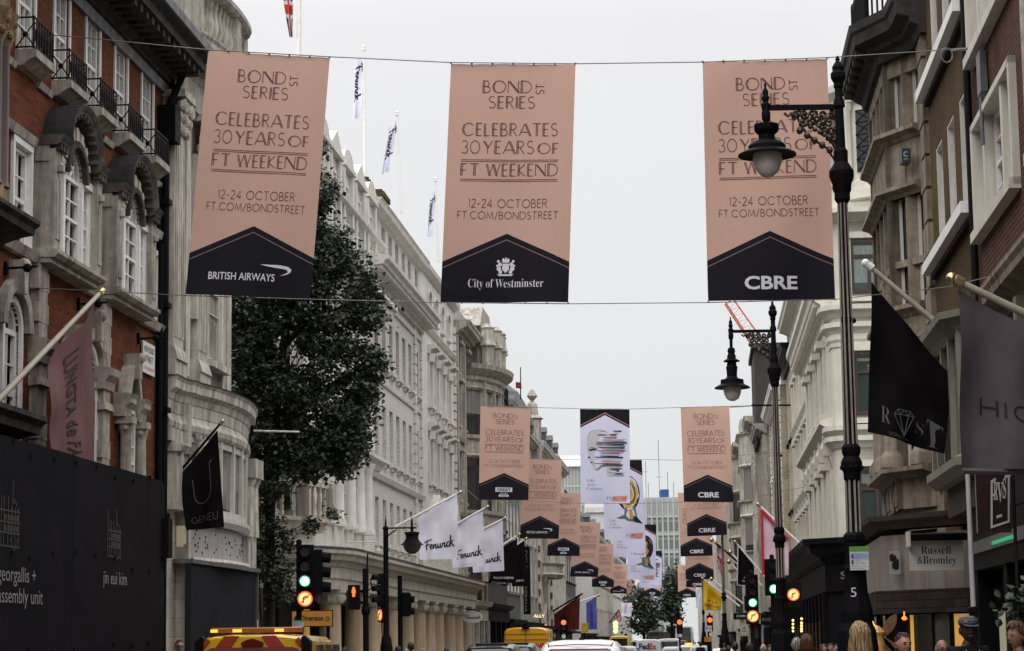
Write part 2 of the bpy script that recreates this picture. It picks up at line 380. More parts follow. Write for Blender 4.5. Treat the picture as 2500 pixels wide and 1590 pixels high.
def stroke(s, th=0.07, gap=0.16, double=True, small=None):
    V, F = [], []; x = 0.0; lay = 0
    Z = []
    for ch in s:
        w, st = GL[ch.upper()]; sc = 1.0
        if small and ch.islower(): sc = small
        for q in st:
            dbl = q[0] == 'D'; pts = q[1:] if dbl else q
            offs = [0.0, 0.105] if dbl and double else [0.0]
            for of in offs:
                lay += 1; n = len(pts); closed = math.dist(pts[0], pts[-1]) < 1e-6
                ring = []
                for k, p in enumerate(pts):
                    a = pts[k - 1] if k else (pts[-2] if closed else p); b = pts[k + 1] if k < n - 1 else (pts[1] if closed else p)
                    def nn(u, w_):
                        l = math.dist(u, w_)
                        return None if l < 1e-9 else (-(w_[1] - u[1]) / l, (w_[0] - u[0]) / l)
                    n0 = nn(a, p) or nn(p, b); n1 = nn(p, b) or n0
                    mx, my = n0[0] + n1[0], n0[1] + n1[1]; l = math.hypot(mx, my) or 1; mx, my = mx / l, my / l
                    c = max(.45, mx * n0[0] + my * n0[1])
                    for sgn in (-.5, .5):
                        V.append((x + (p[0] + of + mx * th * sgn / c) * sc, (p[1] + my * th * sgn / c) * sc)); Z.append(lay % 7)
                    ring.append(len(V) - 2)
                for i, j in zip(ring, ring[1:]): F.append((i, i + 1, j + 1, j))
        x += (w + gap) * sc + (0.03 if ch != ' ' else 0)
    x -= gap
    return [(a / x, b) for a, b in V], F, x, Z

def brush(strokes, th):               # a pen-written word from strokes of even thickness
    V, F, Z = [], [], []
    for n_, q in enumerate(strokes):
        pts = [Vector((x, y, 0)) for x, y in q]; fine = []
        for k in range(len(pts) - 1):
            p0, p1, p2, p3 = pts[max(k - 1, 0)], pts[k], pts[k + 1], pts[min(k + 2, len(pts) - 1)]
            for j in range(5):
                t = j / 5; fine.append(.5 * (2 * p1 + (p2 - p0) * t + (2 * p0 - 5 * p1 + 4 * p2 - p3) * t * t + (3 * p1 - p0 - 3 * p2 + p3) * t ** 3))
        fine.append(pts[-1]); b0 = len(V)
        for k, p in enumerate(fine):
            d = (fine[min(k + 1, len(fine) - 1)] - fine[max(k - 1, 0)]).normalized(); n = Vector((-d.y, d.x, 0)) * th * .5
            V += [tuple((p + n)[:2]), tuple((p - n)[:2])]; Z += [n_ % 5, n_ % 5]
        for k in range(len(fine) - 1): i = b0 + 2 * k; F.append((i, i + 1, i + 3, i + 2))
    x0 = min(v[0] for v in V); x1 = max(v[0] for v in V)
    return [((x - x0) / (x1 - x0), y) for x, y in V], F, x1 - x0, Z
FENW = brush([[(.05, -.05), (.1, .45), (.16, .95)], [(-.14, .82), (.05, .97), (.3, .99), (.62, 1.03)], [(-.04, .48), (.15, .52), (.42, .56)],
    [(.42, .24), (.60, .32), (.64, .43), (.56, .48), (.45, .38), (.45, .16), (.56, .03), (.74, .16), (.80, .44), (.78, .04)], [(.78, .2), (.90, .44), (1.0, .4), (.98, .12), (1.06, .03), (1.18, .22), (1.22, .46)],
    [(1.22, .46), (1.2, .16), (1.28, .03), (1.40, .2), (1.45, .45)], [(1.45, .45), (1.44, .14), (1.53, .03), (1.64, .24), (1.66, .46)], [(1.66, .46), (1.76, .36), (1.86, .44), (1.84, .10), (1.92, .03), (2.02, .2), (2.1, .4), (2.2, .46), (2.26, .38)],
    [(1.90, .68), (1.93, .72)], [(2.1, .4), (2.06, .14), (2.16, .03), (2.32, .16), (2.42, .5), (2.44, 1.0)], [(2.44, 1.0), (2.40, .5), (2.38, -.02)], [(2.40, .26), (2.56, .42), (2.70, .52)], [(2.48, .34), (2.60, .14), (2.78, -.04)]], .12)
class Patch:                          # a cloth or sign face between four points, with folds
    def __init__(s, tl, tr, br, bl, wave=None, ripple=0.0, seed=0, nrm=None):
        s.c = [Vector(p) for p in (tl, tr, br, bl)]; s.seed = seed; s.rip = ripple; s.wf = wave
        s.n = (nrm or (s.c[1] - s.c[0]).cross(s.c[0] - s.c[3])).normalized()
        s.W = (s.c[1] - s.c[0]).length; s.H = (s.c[3] - s.c[0]).length
        if s.n.y > 0: s.n = -s.n
    def pt(s, u, t, off=0.0):
        a = s.c[0].lerp(s.c[1], u); b = s.c[3].lerp(s.c[2], u); p = a.lerp(b, t)
        d = off
        if s.wf: d += s.wf(u, t)
        if s.rip: d += s.rip * noise.noise(Vector((u * 2.2 + s.seed, t * 2.0, s.seed * 1.7)))
        return p + s.n * d
    def mesh(s, name, m, root, nu=16, nv=24, edge=None):
        me = bpy.data.meshes.new(name); o = root.location
        V = [s.pt(i / nu, (edge(i / nu) if edge else 1.0) * j / nv) - o for j in range(nv + 1) for i in range(nu + 1)]
        F = [(j * (nu + 1) + i, j * (nu + 1) + i + 1, (j + 1) * (nu + 1) + i + 1, (j + 1) * (nu + 1) + i) for j in range(nv) for i in range(nu)]
        me.from_pydata([tuple(v) for v in V], [], F)
        uv = me.uv_layers.new(name='UVMap')
        for p in me.polygons:
            for li in p.loop_indices:
                vi = me.loops[li].vertex_index; uv.data[li].uv = ((vi % (nu + 1)) / nu, (vi // (nu + 1)) / nv)
        me.polygons.foreach_set('use_smooth', [True] * len(me.polygons))
        for x in (m if isinstance(m, list) else [m]): me.materials.append(x)
        return link(name, me, root)
    def add(s, mb, root, tx, u0, u1, tb, h, off=0.004, rot=0):     # put lettering between u0 and u1 on baseline tb, cap height h (all shares of the cloth)
        V, F = tx[0], tx[1]; Zs = tx[3] if len(tx) > 3 else None
        base = len(mb.v)
        for k, (x, y) in enumerate(V):
            if rot == 0: u, t = u0 + (u1 - u0) * x, tb - h * y
            elif rot == 90: u, t = u0 + (u1 - u0) * (1 - y), tb - h * x        # reads upwards
            else: u, t = u0 + (u1 - u0) * y, tb + h * x                         # reads downwards
            p = s.pt(u, t, off + (Zs[k] * .0004 if Zs else 0)) - root.location
            mb.v.append(tuple(p))
        for f in F: mb.f.append(tuple(base + i for i in f)); mb.mi.append(mb.cur)
    def poly(s, mb, root, pts, off=0.004):
        mb.face([mb.P(s.pt(u, t, off) - root.location) for u, t in pts])
    def rect(s, mb, root, u0, u1, t0, t1, off=0.004, n=8):
        for k in range(n):
            a, b = u0 + (u1 - u0) * k / n, u0 + (u1 - u0) * (k + 1) / n
            s.poly(mb, root, [(a, t0), (b, t0), (b, t1), (a, t1)], off)

# ------------------------------------------------------------------ windows
_wm = {}
def sash(root, fr, a, z0, w, h, nx=2, ny=4, o=-0.1, fm=None, gm=None, ft=0.06, bar=0.025, rail=True, sill=None, depth=0.07):
    fm = fm or white; gm = gm or glass
    k = (round(w, 3), round(h, 3), nx, ny, ft, bar, rail, fm.name, gm.name, sill.name if sill else '', depth)
    if k not in _wm:
        m = MB(); hw = w / 2
        m.box(-hw, -hw + ft, -depth, 0, 0, h); m.box(hw - ft, hw, -depth, 0, 0, h); m.box(-hw + ft, hw - ft, -depth, 0, h - ft, h); m.box(-hw + ft, hw - ft, -depth, 0, 0, ft * 1.2)
        iw, b0, b1 = w - 2 * ft, ft * 1.2, h - ft
        if rail: m.box(-hw + ft, hw - ft, -depth + .01, .012, b0 + (b1 - b0) * .5 - ft * .4, b0 + (b1 - b0) * .5 + ft * .4)
        for i in range(1, nx): x = -hw + ft + iw * i / nx; m.box(x - bar / 2, x + bar / 2, -depth + .015, -.012, b0, b1)
        for j in range(1, ny):
            if rail and j * 2 == ny: continue
            z = b0 + (b1 - b0) * j / ny; m.box(-hw + ft, hw - ft, -depth + .018, -.015, z - bar / 2, z + bar / 2)
        fo = m.build('window', fm); fme = fo.data; bpy.data.objects.remove(fo)
        g = MB(); g.poly([(-hw + ft * .5, .035, b0 * .5), (hw - ft * .5, .035, b0 * .5), (hw - ft * .5, .035, h - ft * .5), (-hw + ft * .5, .035, h - ft * .5)])
        # a shallow slab so the pane has thickness
        g.poly([(-hw + ft * .5, .045, b0 * .5), (hw - ft * .5, .045, b0 * .5), (hw - ft * .5, .045, h - ft * .5), (-hw + ft * .5, .045, h - ft * .5)])
        go = g.build('pane', gm); gme = go.data; bpy.data.objects.remove(go)
        sme = None
        if sill:
            q = MB(); q.box(-hw - .08, hw + .08, -.22, .0, -.1, 0); sob = q.build('sill', sill); sme = sob.data; bpy.data.objects.remove(sob)
        _wm[k] = (fme, gme, sme)
    fme, gme, sme = _wm[k]
    p = fr.m(a, o, z0)
    wo = link('window', fme, root, p); link('pane', gme, wo)
    if sme: link('sill', sme, wo)
    return wo
def cornice_prof(z0, z1, p, q=0.0):      # a stepped and curved projecting moulding, closed profile (o, z)
    h = z1 - z0
    return [(q - .02, z0), (q + p * .22, z0), (q + p * .30, z0 + h * .22), (q + p * .42, z0 + h * .30), (q + p * .62, z0 + h * .42), (q + p * .88, z0 + h * .50), (q + p * .9, z0 + h * .72), (q + p, z0 + h * .86), (q + p, z0 + h), (q - .02, z0 + h * 1.02)]
# ================================================================== the setting
def ribbon(name, x_of, w0, w1, z, m, step=10.0, v0=-20.0, v1=620.0, kind='structure'):
    mb = MB(); v = v0; rows = []
    while v <= v1 + .1:
        rows.append([(x_of(v, w0), v, gz(v) + z), (x_of(v, w1), v, gz(v) + z)]); v += step
    for A, B in zip(rows, rows[1:]): mb.poly([A[0], A[1], B[1], B[0]])
    o = mb.build(name, m); o['kind'] = kind; return o
mb = MB(); xs = [-900, -60, 0, 60, 900]; vs = [-60] + list(range(0, 700, 30)) + [1500]
for a, b in zip(xs, xs[1:]):
    for p, q in zip(vs, vs[1:]): mb.poly([(a, p, gz(p) - .02), (b, p, gz(p) - .02), (b, q, gz(q) - .02), (a, q, gz(q) - .02)])
g = mb.build('ground', asphalt); g['kind'] = 'structure'
lx = lambda v, o: -10.2 + K * v + o
rx = lambda v, o: 4.3 + K * v - o
ribbon('road', lambda v, o: lx(v, o) if o < 5 else rx(v, o - 10), 2.0, 12.3, 0.0, asphalt)
for side, fx in (('L', lx), ('R', rx)):
    ks = 2.0 if side == 'L' else 2.3
    mb = MB(); rows = []
    for v in range(-20, 621, 10): rows.append([(fx(v, -3), v, gz(v) + .12), (fx(v, ks - .15), v, gz(v) + .12)])
    for A, B in zip(rows, rows[1:]): mb.poly([A[0], A[1], B[1], B[0]])
    o = mb.build('pavement', paving); o['kind'] = 'structure'
    mb = MB()
    rr = [[(fx(v, ks - .15), v, gz(v) + .126), (fx(v, ks), v, gz(v) + .126), (fx(v, ks), v, gz(v) - .01), (fx(v, ks - .15), v, gz(v) - .01)] for v in range(-20, 621, 10)]
    mb.loops(rr); o = mb.build('kerb', kerbm); o['kind'] = 'structure'
    for d in (.25, .45):
        ribbon('road_marking', fx, ks + d, ks + d + .08, .004, yellowline)

# ================================================================== LEFT SIDE
def body(mb, a0, a1, z1, o_front=-.32, depth=9.0, z0=0.0):       # the mass of a building behind its facade
    mb.box(a0, a1, -depth, o_front, z0, z1)
def scroll_rail(mb, a0, a1, o0, o1, z0, z1):                     # little balcony railing with crosses
    for z in (z0 + .03, z1 - .02): 
        mb.box(a0, a1, o1 - .02, o1, z - .012, z + .012)
        mb.box(a0, a0 + .02, o0, o1, z - .012, z + .012); mb.box(a1 - .02, a1, o0, o1, z - .012, z + .012)
    mb.box(a0, a1, o1 - .02, o1, z1 - .11, z1 - .095)
    n = 7
    for i in range(n + 1):
        a = a0 + (a1 - a0) * i / n; mb.box(a - .011, a + .011, o1 - .022, o1, z0, z1)
    for i in range(n):
        p, q = a0 + (a1 - a0) * i / n, a0 + (a1 - a0) * (i + 1) / n
        mb.tube([(p, o1 - .01, z0 + .03), (q, o1 - .01, z1 - .1)], .009, 4); mb.tube([(q, o1 - .01, z0 + .03), (p, o1 - .01, z1 - .1)], .009, 4)
    for a in (a0, a1):
        for (u0, u1) in ((o0 + .02, o1), (o1, o0 + .02)):
            mb.tube([(a, u0, z0 + .03), (a, u1, z1 - .1)], .011, 4)
        mb.ball((a, (o0 + o1) / 2, (z0 + z1) / 2 - .03), .045, 8, 5)

# ---- far left: dark ornate stone front, only its edge is seen
b, fr = fthing('stone_building', 'ochre and soot dark stone front with granite half columns at the left edge', 'building', 'L', 24)
w = MB(fr); body(w, -45, 32.2, 16, -.2); w.box(-45, 32.0, -.2, .0, 0, 16); w.build('wall', goldstone, b)
w = MB(fr); w.box(10, 31.7, 0, .25, 0, 7.3); w.build('shaded_shopfront', black, b)  # dark shop front, with its deep shadow painted in as black
w = MB(fr)
for z0, z1, p in ((7.35, 7.75, .75), (11.2, 11.75, .8), (4.4, 4.9, .9)): w.ext_a(cornice_prof(z0, z1, p), 24, 32.3)
w.build('cornice', sootstone, b)
w = MB(fr)
for a in (27.5, 29.6, 31.75): w.mark(); w.box(a - .38, a + .38, 0, .34, 7.75, 8.2); w.box(a - .36, a + .36, 0, .3, 10.75, 11.2); w.box(a - .36, a + .36, 0, .3, 11.75, 12.4)
w.each('pedestal', goldstone, b)
w = MB(fr)
for a in (27.5, 29.6, 31.6, 31.95):
    w.mark(); w.lathe((a, .22, 0), [(.17, 8.2), (.145, 8.3), (.135, 10.2), (.15, 10.3)], 12)
w.each('column', mat('red granite', (.085, .05, .045), (.05, .032, .03), 20, .35), b, 50)
w = MB(fr)
for a in (27.5, 29.6, 31.6, 31.95):
    w.mark(); w.lathe((a, .22, 0), [(.14, 10.25), (.2, 10.4), (.17, 10.5), (.27, 10.75)], 10)
    for k in range(9):
        t = k * 2 * math.pi / 9; w.ball((a + .2 * math.cos(t), .22 + .2 * math.sin(t), 10.42 + .1 * (k % 3)), .06, 6, 4)
w.each('capital', goldstone, b)

# ---- the red brick house
b, fr = fthing('brick_house', 'red brick house with arched stone window hoods and small iron balconies', 'building', 'L', 32.2)
A0, A1 = 32.2, 42.75
TOPW = [33.85, 35.78, 37.67, 39.56, 41.5]
BAY = [35.78, 39.56]
holes = [(a - .42, a + .42, 10.66, 12.28) for a in TOPW]
holes += [(33.3, 34.15, 7.55, 9.2), (41.75, 42.3, 7.75, 8.95)]
holes += [(32.95, 33.75, 4.4, 6.75), (37.3, 38.05, 4.4, 6.6)]
for c in BAY: holes.append((c - .95, c + .95, 7.75, 9.15))
w = MB(fr); w.wall(A0, A1, 0, 12.75, holes, 0, .22)
w.poly([(A0, 0, 0), (A0, -.25, 0), (A0, -.25, 12.7), (A0, 0, 12.7)]); w.poly([(A1, 0, 0), (A1, -.25, 0), (A1, -.25, 12.7), (A1, 0, 12.7)])
body(w, A0, A1, 13.3, -.25)
w.box(41.6, 42.75, -6, -.35, 13.3, 15.6)
w.build('wall', redbrick, b)
# slate mansard set back behind the gutter
w = MB(fr); w.loops([[(A0, -.4, 13.3), (A0, -3, 15.2), (A0, -8, 15.2), (A0, -8, 13.3)], [(41.6, -.4, 13.3), (41.6, -3, 15.2), (41.6, -8, 15.2), (41.6, -8, 13.3)]])
w.build('roof', slate, b)
w = MB(fr); w.ext_a([(-.02, 12.42), (.16, 12.42), (.16, 12.5), (.26, 12.55), (.30, 12.66), (.78, 12.70), (.78, 12.86), (.9, 12.92), (.92, 13.12), (-.3, 13.2)], A0, 43.05)
for i in range(26):
    a = A0 + .2 + i * .41; w.box(a, a + .17, .28, .72, 12.56, 12.70)
w.build('cornice', sootstone, b)
w = MB(fr); w.ext_a([(-.02, 12.22), (.07, 12.22), (.1, 12.40), (-.02, 12.42)], A0, A1); w.ext_a([(.9, 12.95), (.97, 12.95), (.99, 13.1), (.9, 13.12)], A0, 43.05); w.build('gutter', lead, b)
w = MB(fr)
pts = [A0] + sum([[a - .6, a + .6] for a in TOPW], []) + [A1]
for p, q in zip(pts[0::2], pts[1::2]): w.mark(); w.ext_a([(-.02, 10.3), (.05, 10.3), (.08, 10.4), (-.02, 10.42)], p, q)
for p, q in ((A0, 34.3), (37.25, 38.05), (41.05, A1)):
    w.mark(); w.ext_a([(-.02, 9.3), (.07, 9.3), (.11, 9.44), (-.02, 9.46)], p, q); w.mark(); w.ext_a([(-.02, 7.5), (.1, 7.5), (.16, 7.64), (-.02, 7.66)], p, q)
w.each('string_course', greystone, b)
for a in TOPW:
    sash(b, fr, a, 10.66, .84, 1.62, 3, 4, -.10, white, glass, .075)
    w = MB(fr); w.ext_a([(-.02, 10.36), (.12, 10.38), (.26, 10.48), (.33, 10.5), (.33, 10.62), (-.02, 10.63)], a - .52, a + .52)
    bal = w.build('balcony', greystone, b)
    w = MB(fr); scroll_rail(w, a - .51, a + .51, 0, .30, 10.63, 11.14); w.build('railing', iron, bal)
    w = MB(fr); w.box(a - .49, a - .42, -.1, .03, 10.66, 12.35); w.box(a + .42, a + .49, -.1, .03, 10.66, 12.35); w.box(a - .49, a + .49, -.1, .035, 12.28, 12.36); w.build('surround', white, b)
for c in BAY:
    # projecting stone bay with side piers
    w = MB(fr)
    for s in (-1, 1):
        p = c + s * 1.22; w.box(p - .15, p + .15, 0, .34, 7.64, 9.32); w.box(p - .1, p + .1, .34, .36, 7.9, 8.85)
        w.lathe((p, .365, 9.02), [(.02, -.07), (.06, -.05), (.06, .05), (.02, .07)], 8)
    w.box(c - 1.4, c + 1.4, 0, .3, 7.52, 7.6); w.ext_a([(0, 7.6), (.36, 7.6), (.42, 7.66), (.42, 7.72), (0, 7.76)], c - 1.42, c + 1.42)
    w.arch_fill(c - .5, c + .5, 9.12, 9.9, .02, .24, 14)
    for s in (-1, 1): w.box(*sorted((c + s * .5, c + s * 1.4)), .02, .24, 9.12, 9.4)
    w.arch_fill(c - 1.02, c + 1.02, 9.4, 9.4, .02, .2, 2, rise=.0001)
    w.build('stone_surround', greystone, b)
    w = MB(fr)
    for s in (-1, 1):
        m_ = c + s * .53; w.box(m_ - .06, m_ + .06, .0, .25, 7.75, 9.14)
        q = c + s * 1.07; w.box(q - .06, q + .06, 0, .23, 7.75, 9.14); w.box(*sorted((c + s * .5, c + s * 1.1)), .02, .27, 9.1, 9.22)
    w.build('window_frame', white, b)
    # radiating tympanum
    w = MB(fr)
    for k in range(15):
        t0, t1 = math.pi * k / 15 + .03, math.pi * (k + 1) / 15 - .03
        P = lambda r, t: (c - r * math.cos(t), 9.2 + r * math.sin(t) * .92)
        w.ext_o([P(.58, t0), P(.82, t0), P(.82, t1), P(.58, t1)], .2, .28 + .02 * (k % 2))
    w.build('voussoirs', mat('pale voussoir stone', (.50, .46, .39), (.40, .365, .31), 6, .8), b)
    w = MB(fr); w.arch_ring(c, 9.12, .5, .6, .1, .34, 18, kz=1.0); w.build('archivolt', sootstone, b)
    # hood: flat ends that turn up into a round arch, dark lead on top
    path = [(c - 1.42, 9.46), (c - .88, 9.46)]
    path += [(c - .88 * math.cos(R(x)), 9.46 + .75 * math.sin(R(x))) for x in range(12, 169, 12)] + [(c + .88, 9.46), (c + 1.36, 9.46)]
    w = MB(fr)
    rings = []
    for k, (a, z) in enumerate(path):
        p0 = path[max(0, k - 1)]; p1 = path[min(len(path) - 1, k + 1)]
        l = math.dist(p0, p1); nx, nz_ = -(p1[1] - p0[1]) / l, (p1[0] - p0[0]) / l
        rings.append([(a + nx * d, o, z + nz_ * d) for d, o in ((-.09, .0), (-.09, .36), (-.06, .43), (-.02, .44), (.02, .47), (.07, .50), (.07, .0))])
    w.loops(rings); 
    for i in range(13):
        t = math.pi * (i + .5) / 13; a, z = c - .79 * math.cos(t), 9.46 + .66 * math.sin(t); w.box(a - .035, a + .035, .3, .42, z - .03, z + .03)
    for s in (-1, 1):
        for i in range(3): a = c + s * (.98 + i * .16); w.box(a - .05, a + .05, .3, .42, 9.3, 9.4)
    w.build('hood', mat('weathered hood stone', (.13, .115, .10), (.055, .05, .046), 5, .85, bump=.3, streak=(.022, .021, .02)), b)
    w = MB(fr)
    rr = []
    for a, z in path[1:-1]: rr.append([(a + (a - c) * .085, .02, z + .085), (a + (a - c) * .085, .495, z + .085), (a + (a - c) * .07, .495, z + .07), (a + (a - c) * .07, .02, z + .07)])
    w.loops(rr); w.build('hood_lead', mat('dark hood lead', (.036, .034, .036), (.018, .018, .02), 5, .6, streak=(.08, .078, .078), smin=.6, smax=.9), b)
    sash(b, fr, c, 7.77, .98, 1.36, 2, 4, .13, white, glass, .06)
    for s in (-1, 1): sash(b, fr, c + s * .80, 7.77, .42, 1.36, 1, 4, .13, white, glass, .05)
    w = MB(fr)                                               # fanlight
    w.arch_ring(c, 9.13, .43, .5, .13, .2, 14); w.box(c - .02, c + .02, .13, .19, 9.13, 9.6)
    for t in (45, 135): w.tube([(c, .17, 9.13), (c - .44 * math.cos(R(t)), .17, 9.13 + .44 * math.sin(R(t)))], .016, 4)
    w.arch_ring(c, 9.13, .2, .23, .14, .19, 10)
    fl = w.build('fanlight', white, b)
    w = MB(fr); n = 14
    w.poly([(c - .46 * math.cos(math.pi * k / n), .135, 9.13 + .46 * math.sin(math.pi * k / n)) for k in range(n + 1)]); w.build('pane', glass, fl)
    # first floor piers, entablature and broken scroll pediment under the bay
    w = MB(fr)
    p = c - 1.22
    w.box(p - .22, p + .22, 0, .14, 3.2, 7.5)
    for z in (3.4, 4.1, 4.8, 6.6, 7.1): w.box(p - .27, p + .27, 0, .145, z, z + .3)
    w.ext_a([(0, 5.95), (.18, 5.97), (.2, 6.1), (.28, 6.2), (.3, 6.32), (0, 6.36)], p - .33, p + .33); w.ext_a([(0, 5.6), (.2, 5.62), (.17, 5.75), (0, 5.76)], p - .28, p + .28)
    e = c + .5
    for s in (-1, 1):
        q = e + s * .52
        w.lathe((q, .17, 0), [(.13, 3.2), (.115, 3.3), (.10, 5.3), (.115, 5.36), (.14, 5.45), (.14, 5.5)], 12)
        for x in (-1, 1): w.ball((q + x * .11, .2, 5.42), .055, 8, 5)
        w.box(q - .17, q + .17, .0, .32, 5.5, 5.62)
        w.ext_a([(0, 5.62), (.2, 5.62), (.22, 5.78), (.3, 5.86), (.3, 5.95), (.34, 6.02), (0, 6.05)], q - .24, q + .24)
    w.arch_ring(e, 5.85, .34, .45, 0, .22, 12, kz=1.7); w.ext_o([(e - .08, 6.35), (e + .08, 6.35), (e + .12, 6.8), (e - .12, 6.8)], 0, .3); w.ball((e, .28, 6.72), .1, 8, 6)
    w.build('pilaster', greystone, b)
    sash(b, fr, c + .5, 3.9, .6, 1.9, 1, 3, .06, white, glass, .06)
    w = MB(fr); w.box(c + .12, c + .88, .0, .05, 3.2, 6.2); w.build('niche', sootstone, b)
for (a, z0, wd_, h) in ((33.72, 7.57, .83, 1.62), (42.02, 7.75, .55, 1.2)):
    sash(b, fr, a, z0, wd_, h, 2, 4, -.1, white, glass, .08)
    w = MB(fr); w.box(a - wd_ / 2 - .09, a - wd_ / 2, -.12, .05, z0 - .05, z0 + h + .1); w.box(a + wd_ / 2, a + wd_ / 2 + .09, -.12, .05, z0 - .05, z0 + h + .1); w.box(a - wd_ / 2 - .09, a + wd_ / 2 + .09, -.12, .055, z0 + h, z0 + h + .1); w.build('surround', white, b)
for a, wd_, zt in ((33.35, .8, 6.75), (37.67, .75, 6.6)):
    sash(b, fr, a, 4.4, wd_, zt - 4.4 - wd_ / 2, 2, 4, -.1, white, glass, .08)
    w = MB(fr); w.arch_fill(a - wd_ / 2, a + wd_ / 2, zt - wd_ / 2, zt + .02, -.2, .0); w.build('spandrel', redbrick, b)
    w = MB(fr); w.arch_ring(a, zt - wd_ / 2, wd_ / 2, wd_ / 2 + .1, -.1, .05, 14); w.arch_ring(a, zt - wd_ / 2, wd_ / 2 - .09, wd_ / 2, -.13, -.04, 14)
    for s in (-1, 1): w.box(a + s * (wd_ / 2 + .05) - .05, a + s * (wd_ / 2 + .05) + .05, -.1, .05, 4.35, zt - wd_ / 2)
    w.build('surround', white, b)
    w = MB(fr); w.arch_ring(a, zt - wd_ / 2, wd_ / 2 + .16, wd_ / 2 + .34, -.02, .14, 14); w.ext_o([(a - .09, zt + .12), (a + .09, zt + .12), (a + .13, zt + .62), (a - .13, zt + .62)], 0, .24); w.ball((a, .2, zt + .55), .11, 8, 6); w.build('keystone_arch', greystone, b)
w = MB(fr)
w.tube([(42.55, .12, .2), (42.55, .12, 11.6)], .075, 8); w.tube([(42.3, .1, .2), (42.3, .1, 9.2)], .05, 8)
w.box(42.3, 42.75, .02, .36, 11.2, 11.9); w.tube([(42.55, .12, 11.8), (42.75, .4, 12.6)], .07, 8); w.box(42.36, 42.74, .0, .06, 3, 11.2)
for z in (4, 6, 8, 10): w.box(42.42, 42.7, .0, .22, z, z + .1)
w.build('drainpipe', black, b)
w = MB(fr)
for c_, z in ((36.95, 7.25), (40.95, 7.2), (33.0, 7.2)): w.mark(); w.tube([(c_, 0, z), (c_, .5, z + .02)], .02, 5); w.ball((c_, .35, z), .07, 7, 5); w.box(c_ - .04, c_ + .04, .0, .05, z - .1, z + .1)
w.each('wire_bracket', black, b)

def facade_sign(name, label, cat, side, a0, a1, z0, z1, o, m, rows, th=.03, frame=None):
    t, fr = fthing(name, label, cat, side, (a0 + a1) / 2, z0)
    w = MB(fr); w.box(a0, a1, o, o + th, z0, z1); w.build('plate', m, t)
    if side == 'L': P = Patch(fr.w(a0, o + th, z1), fr.w(a1, o + th, z1), fr.w(a1, o + th, z0), fr.w(a0, o + th, z0), nrm=fr.N)
    else: P = Patch(fr.w(a1, o + th, z1), fr.w(a0, o + th, z1), fr.w(a0, o + th, z0), fr.w(a1, o + th, z0), nrm=fr.N)
    P.n = fr.N.normalized()
    h = thing_holder(t)
    for (s, u0, u1, tb, hh, mm, *bold) in rows:
        w = MB(); P.add(w, h, s if isinstance(s, tuple) else txt(s, *bold), u0, u1, tb, hh); place_rel(w.build('lettering', mm), t)
    return t, P, fr
class thing_holder:                    # a bare location: lettering is laid out in world space first
    def __init__(s, t): s.location = Vector((0, 0, 0))
def place_rel(o, t):                   # hang a world-space mesh under a turned thing
    o.parent = t
    M = Matrix.LocRotScale(t.location, t.rotation_euler, None).inverted()
    o.data.transform(M); return o
ink = mat('black ink', (.02, .02, .022)); inkred = mat('red ink', (.5, .03, .03))
facade_sign('street_sign', 'white street name plate beside the black drainpipe on red brick', 'sign', 'L', 41.15, 42.05, 6.62, 7.2, .03, mat('enamel white', (.72, .72, .7), rough=.3),
    [('NEW BOND', .1, .9, .32, .2, ink), ('STREET', .18, .82, .62, .2, ink), ('CITY OF WESTMINSTER W1', .08, .92, .88, .1, inkred)])

# ---- the corner house with the bow front
b, fr = fthing('corner_house', 'cream stone corner house with curved bow front and balustrade', 'building', 'L', 42.75)
def bowpath(a0, a1, base, amp, n=18, p=.75): return [(a0 + (a1 - a0) * k / n, base + amp * max(0, math.sin(math.pi * k / n)) ** p) for k in range(n + 1)]
up_path = [(42.75, .06), (44.6, .06), (45.1, .12), (46.0, .12), (46.0, .12), (48.6, .05), (49.6, -.35), (50.3, -1.2), (50.45, -2.2), (50.45, -9)]
low = bowpath(43.95, 50.2, .08, .40)
corn = [(42.75, .1), (44.2, .12), (45.2, .18)] + [(45.2 + 5.2 * k / 12, .18 + .16 * math.sin(math.pi * k / 12) - (.9 * max(0, (k - 8) / 4) ** 2)) for k in range(1, 13)] + [(50.9, -1.6), (51.0, -9)]
w = MB(fr)
w.sweep(up_path, [(0, 6.3), (0, 12.3)]); w.loops([[(a, o, z) for a, o in up_path] + [(42.75, -9, z)] for z in (6.3, 12.3)], caps=True)
w.build('wall', cream, b)
w = MB(fr)
w.loops([[(42.75, -9, z), (42.75, .05, z), (43.9, .05, z), (43.9, .3, z), (44.1, .3, z), (44.1, 0, z), (50.3, 0, z), (50.3, .05, z), (51.2, -.05, z), (51.2, -9, z)] for z in (0, 6.3)])
w.build('ground_wall', cream, b)
w = MB(fr)                                # giant pilasters and window jambs
for a in (43.2, 45.3): 
    w.mark(); w.box(a - .42, a + .42, .0, .24, 7.3, 11.5); w.box(a - .5, a + .5, 0, .3, 6.75, 7.05); w.ext_a([(0, 7.05), (.34, 7.05), (.3, 7.2), (.26, 7.3), (0, 7.3)], a - .47, a + .47)
    for k in range(5): w.box(a - .36 + k * .16, a - .28 + k * .16, .24, .265, 7.5, 11.35)
w.mark(); w.box(44.15, 44.55, .05, .16, 6.9, 12.2); w.mark(); w.box(48.1, 48.5, 0, .16, 6.9, 11.9); w.box(47.5, 47.8, .05, .18, 6.9, 11.9)
w.mark(); w.box(45.85, 46.1, .05, .2, 7.4, 10.4); w.box(47.3, 47.5, .05, .2, 7.4, 10.4); w.box(45.8, 47.55, .05, .26, 10.4, 10.65); w.box(45.75, 47.6, .05, .34, 7.28, 7.42)
w.each('pilaster', cream_t, b)
sash(b, fr, 46.7, 7.45, 1.2, 2.92, 1, 3, .09, offwhite, glass, .07)
w = MB(fr)
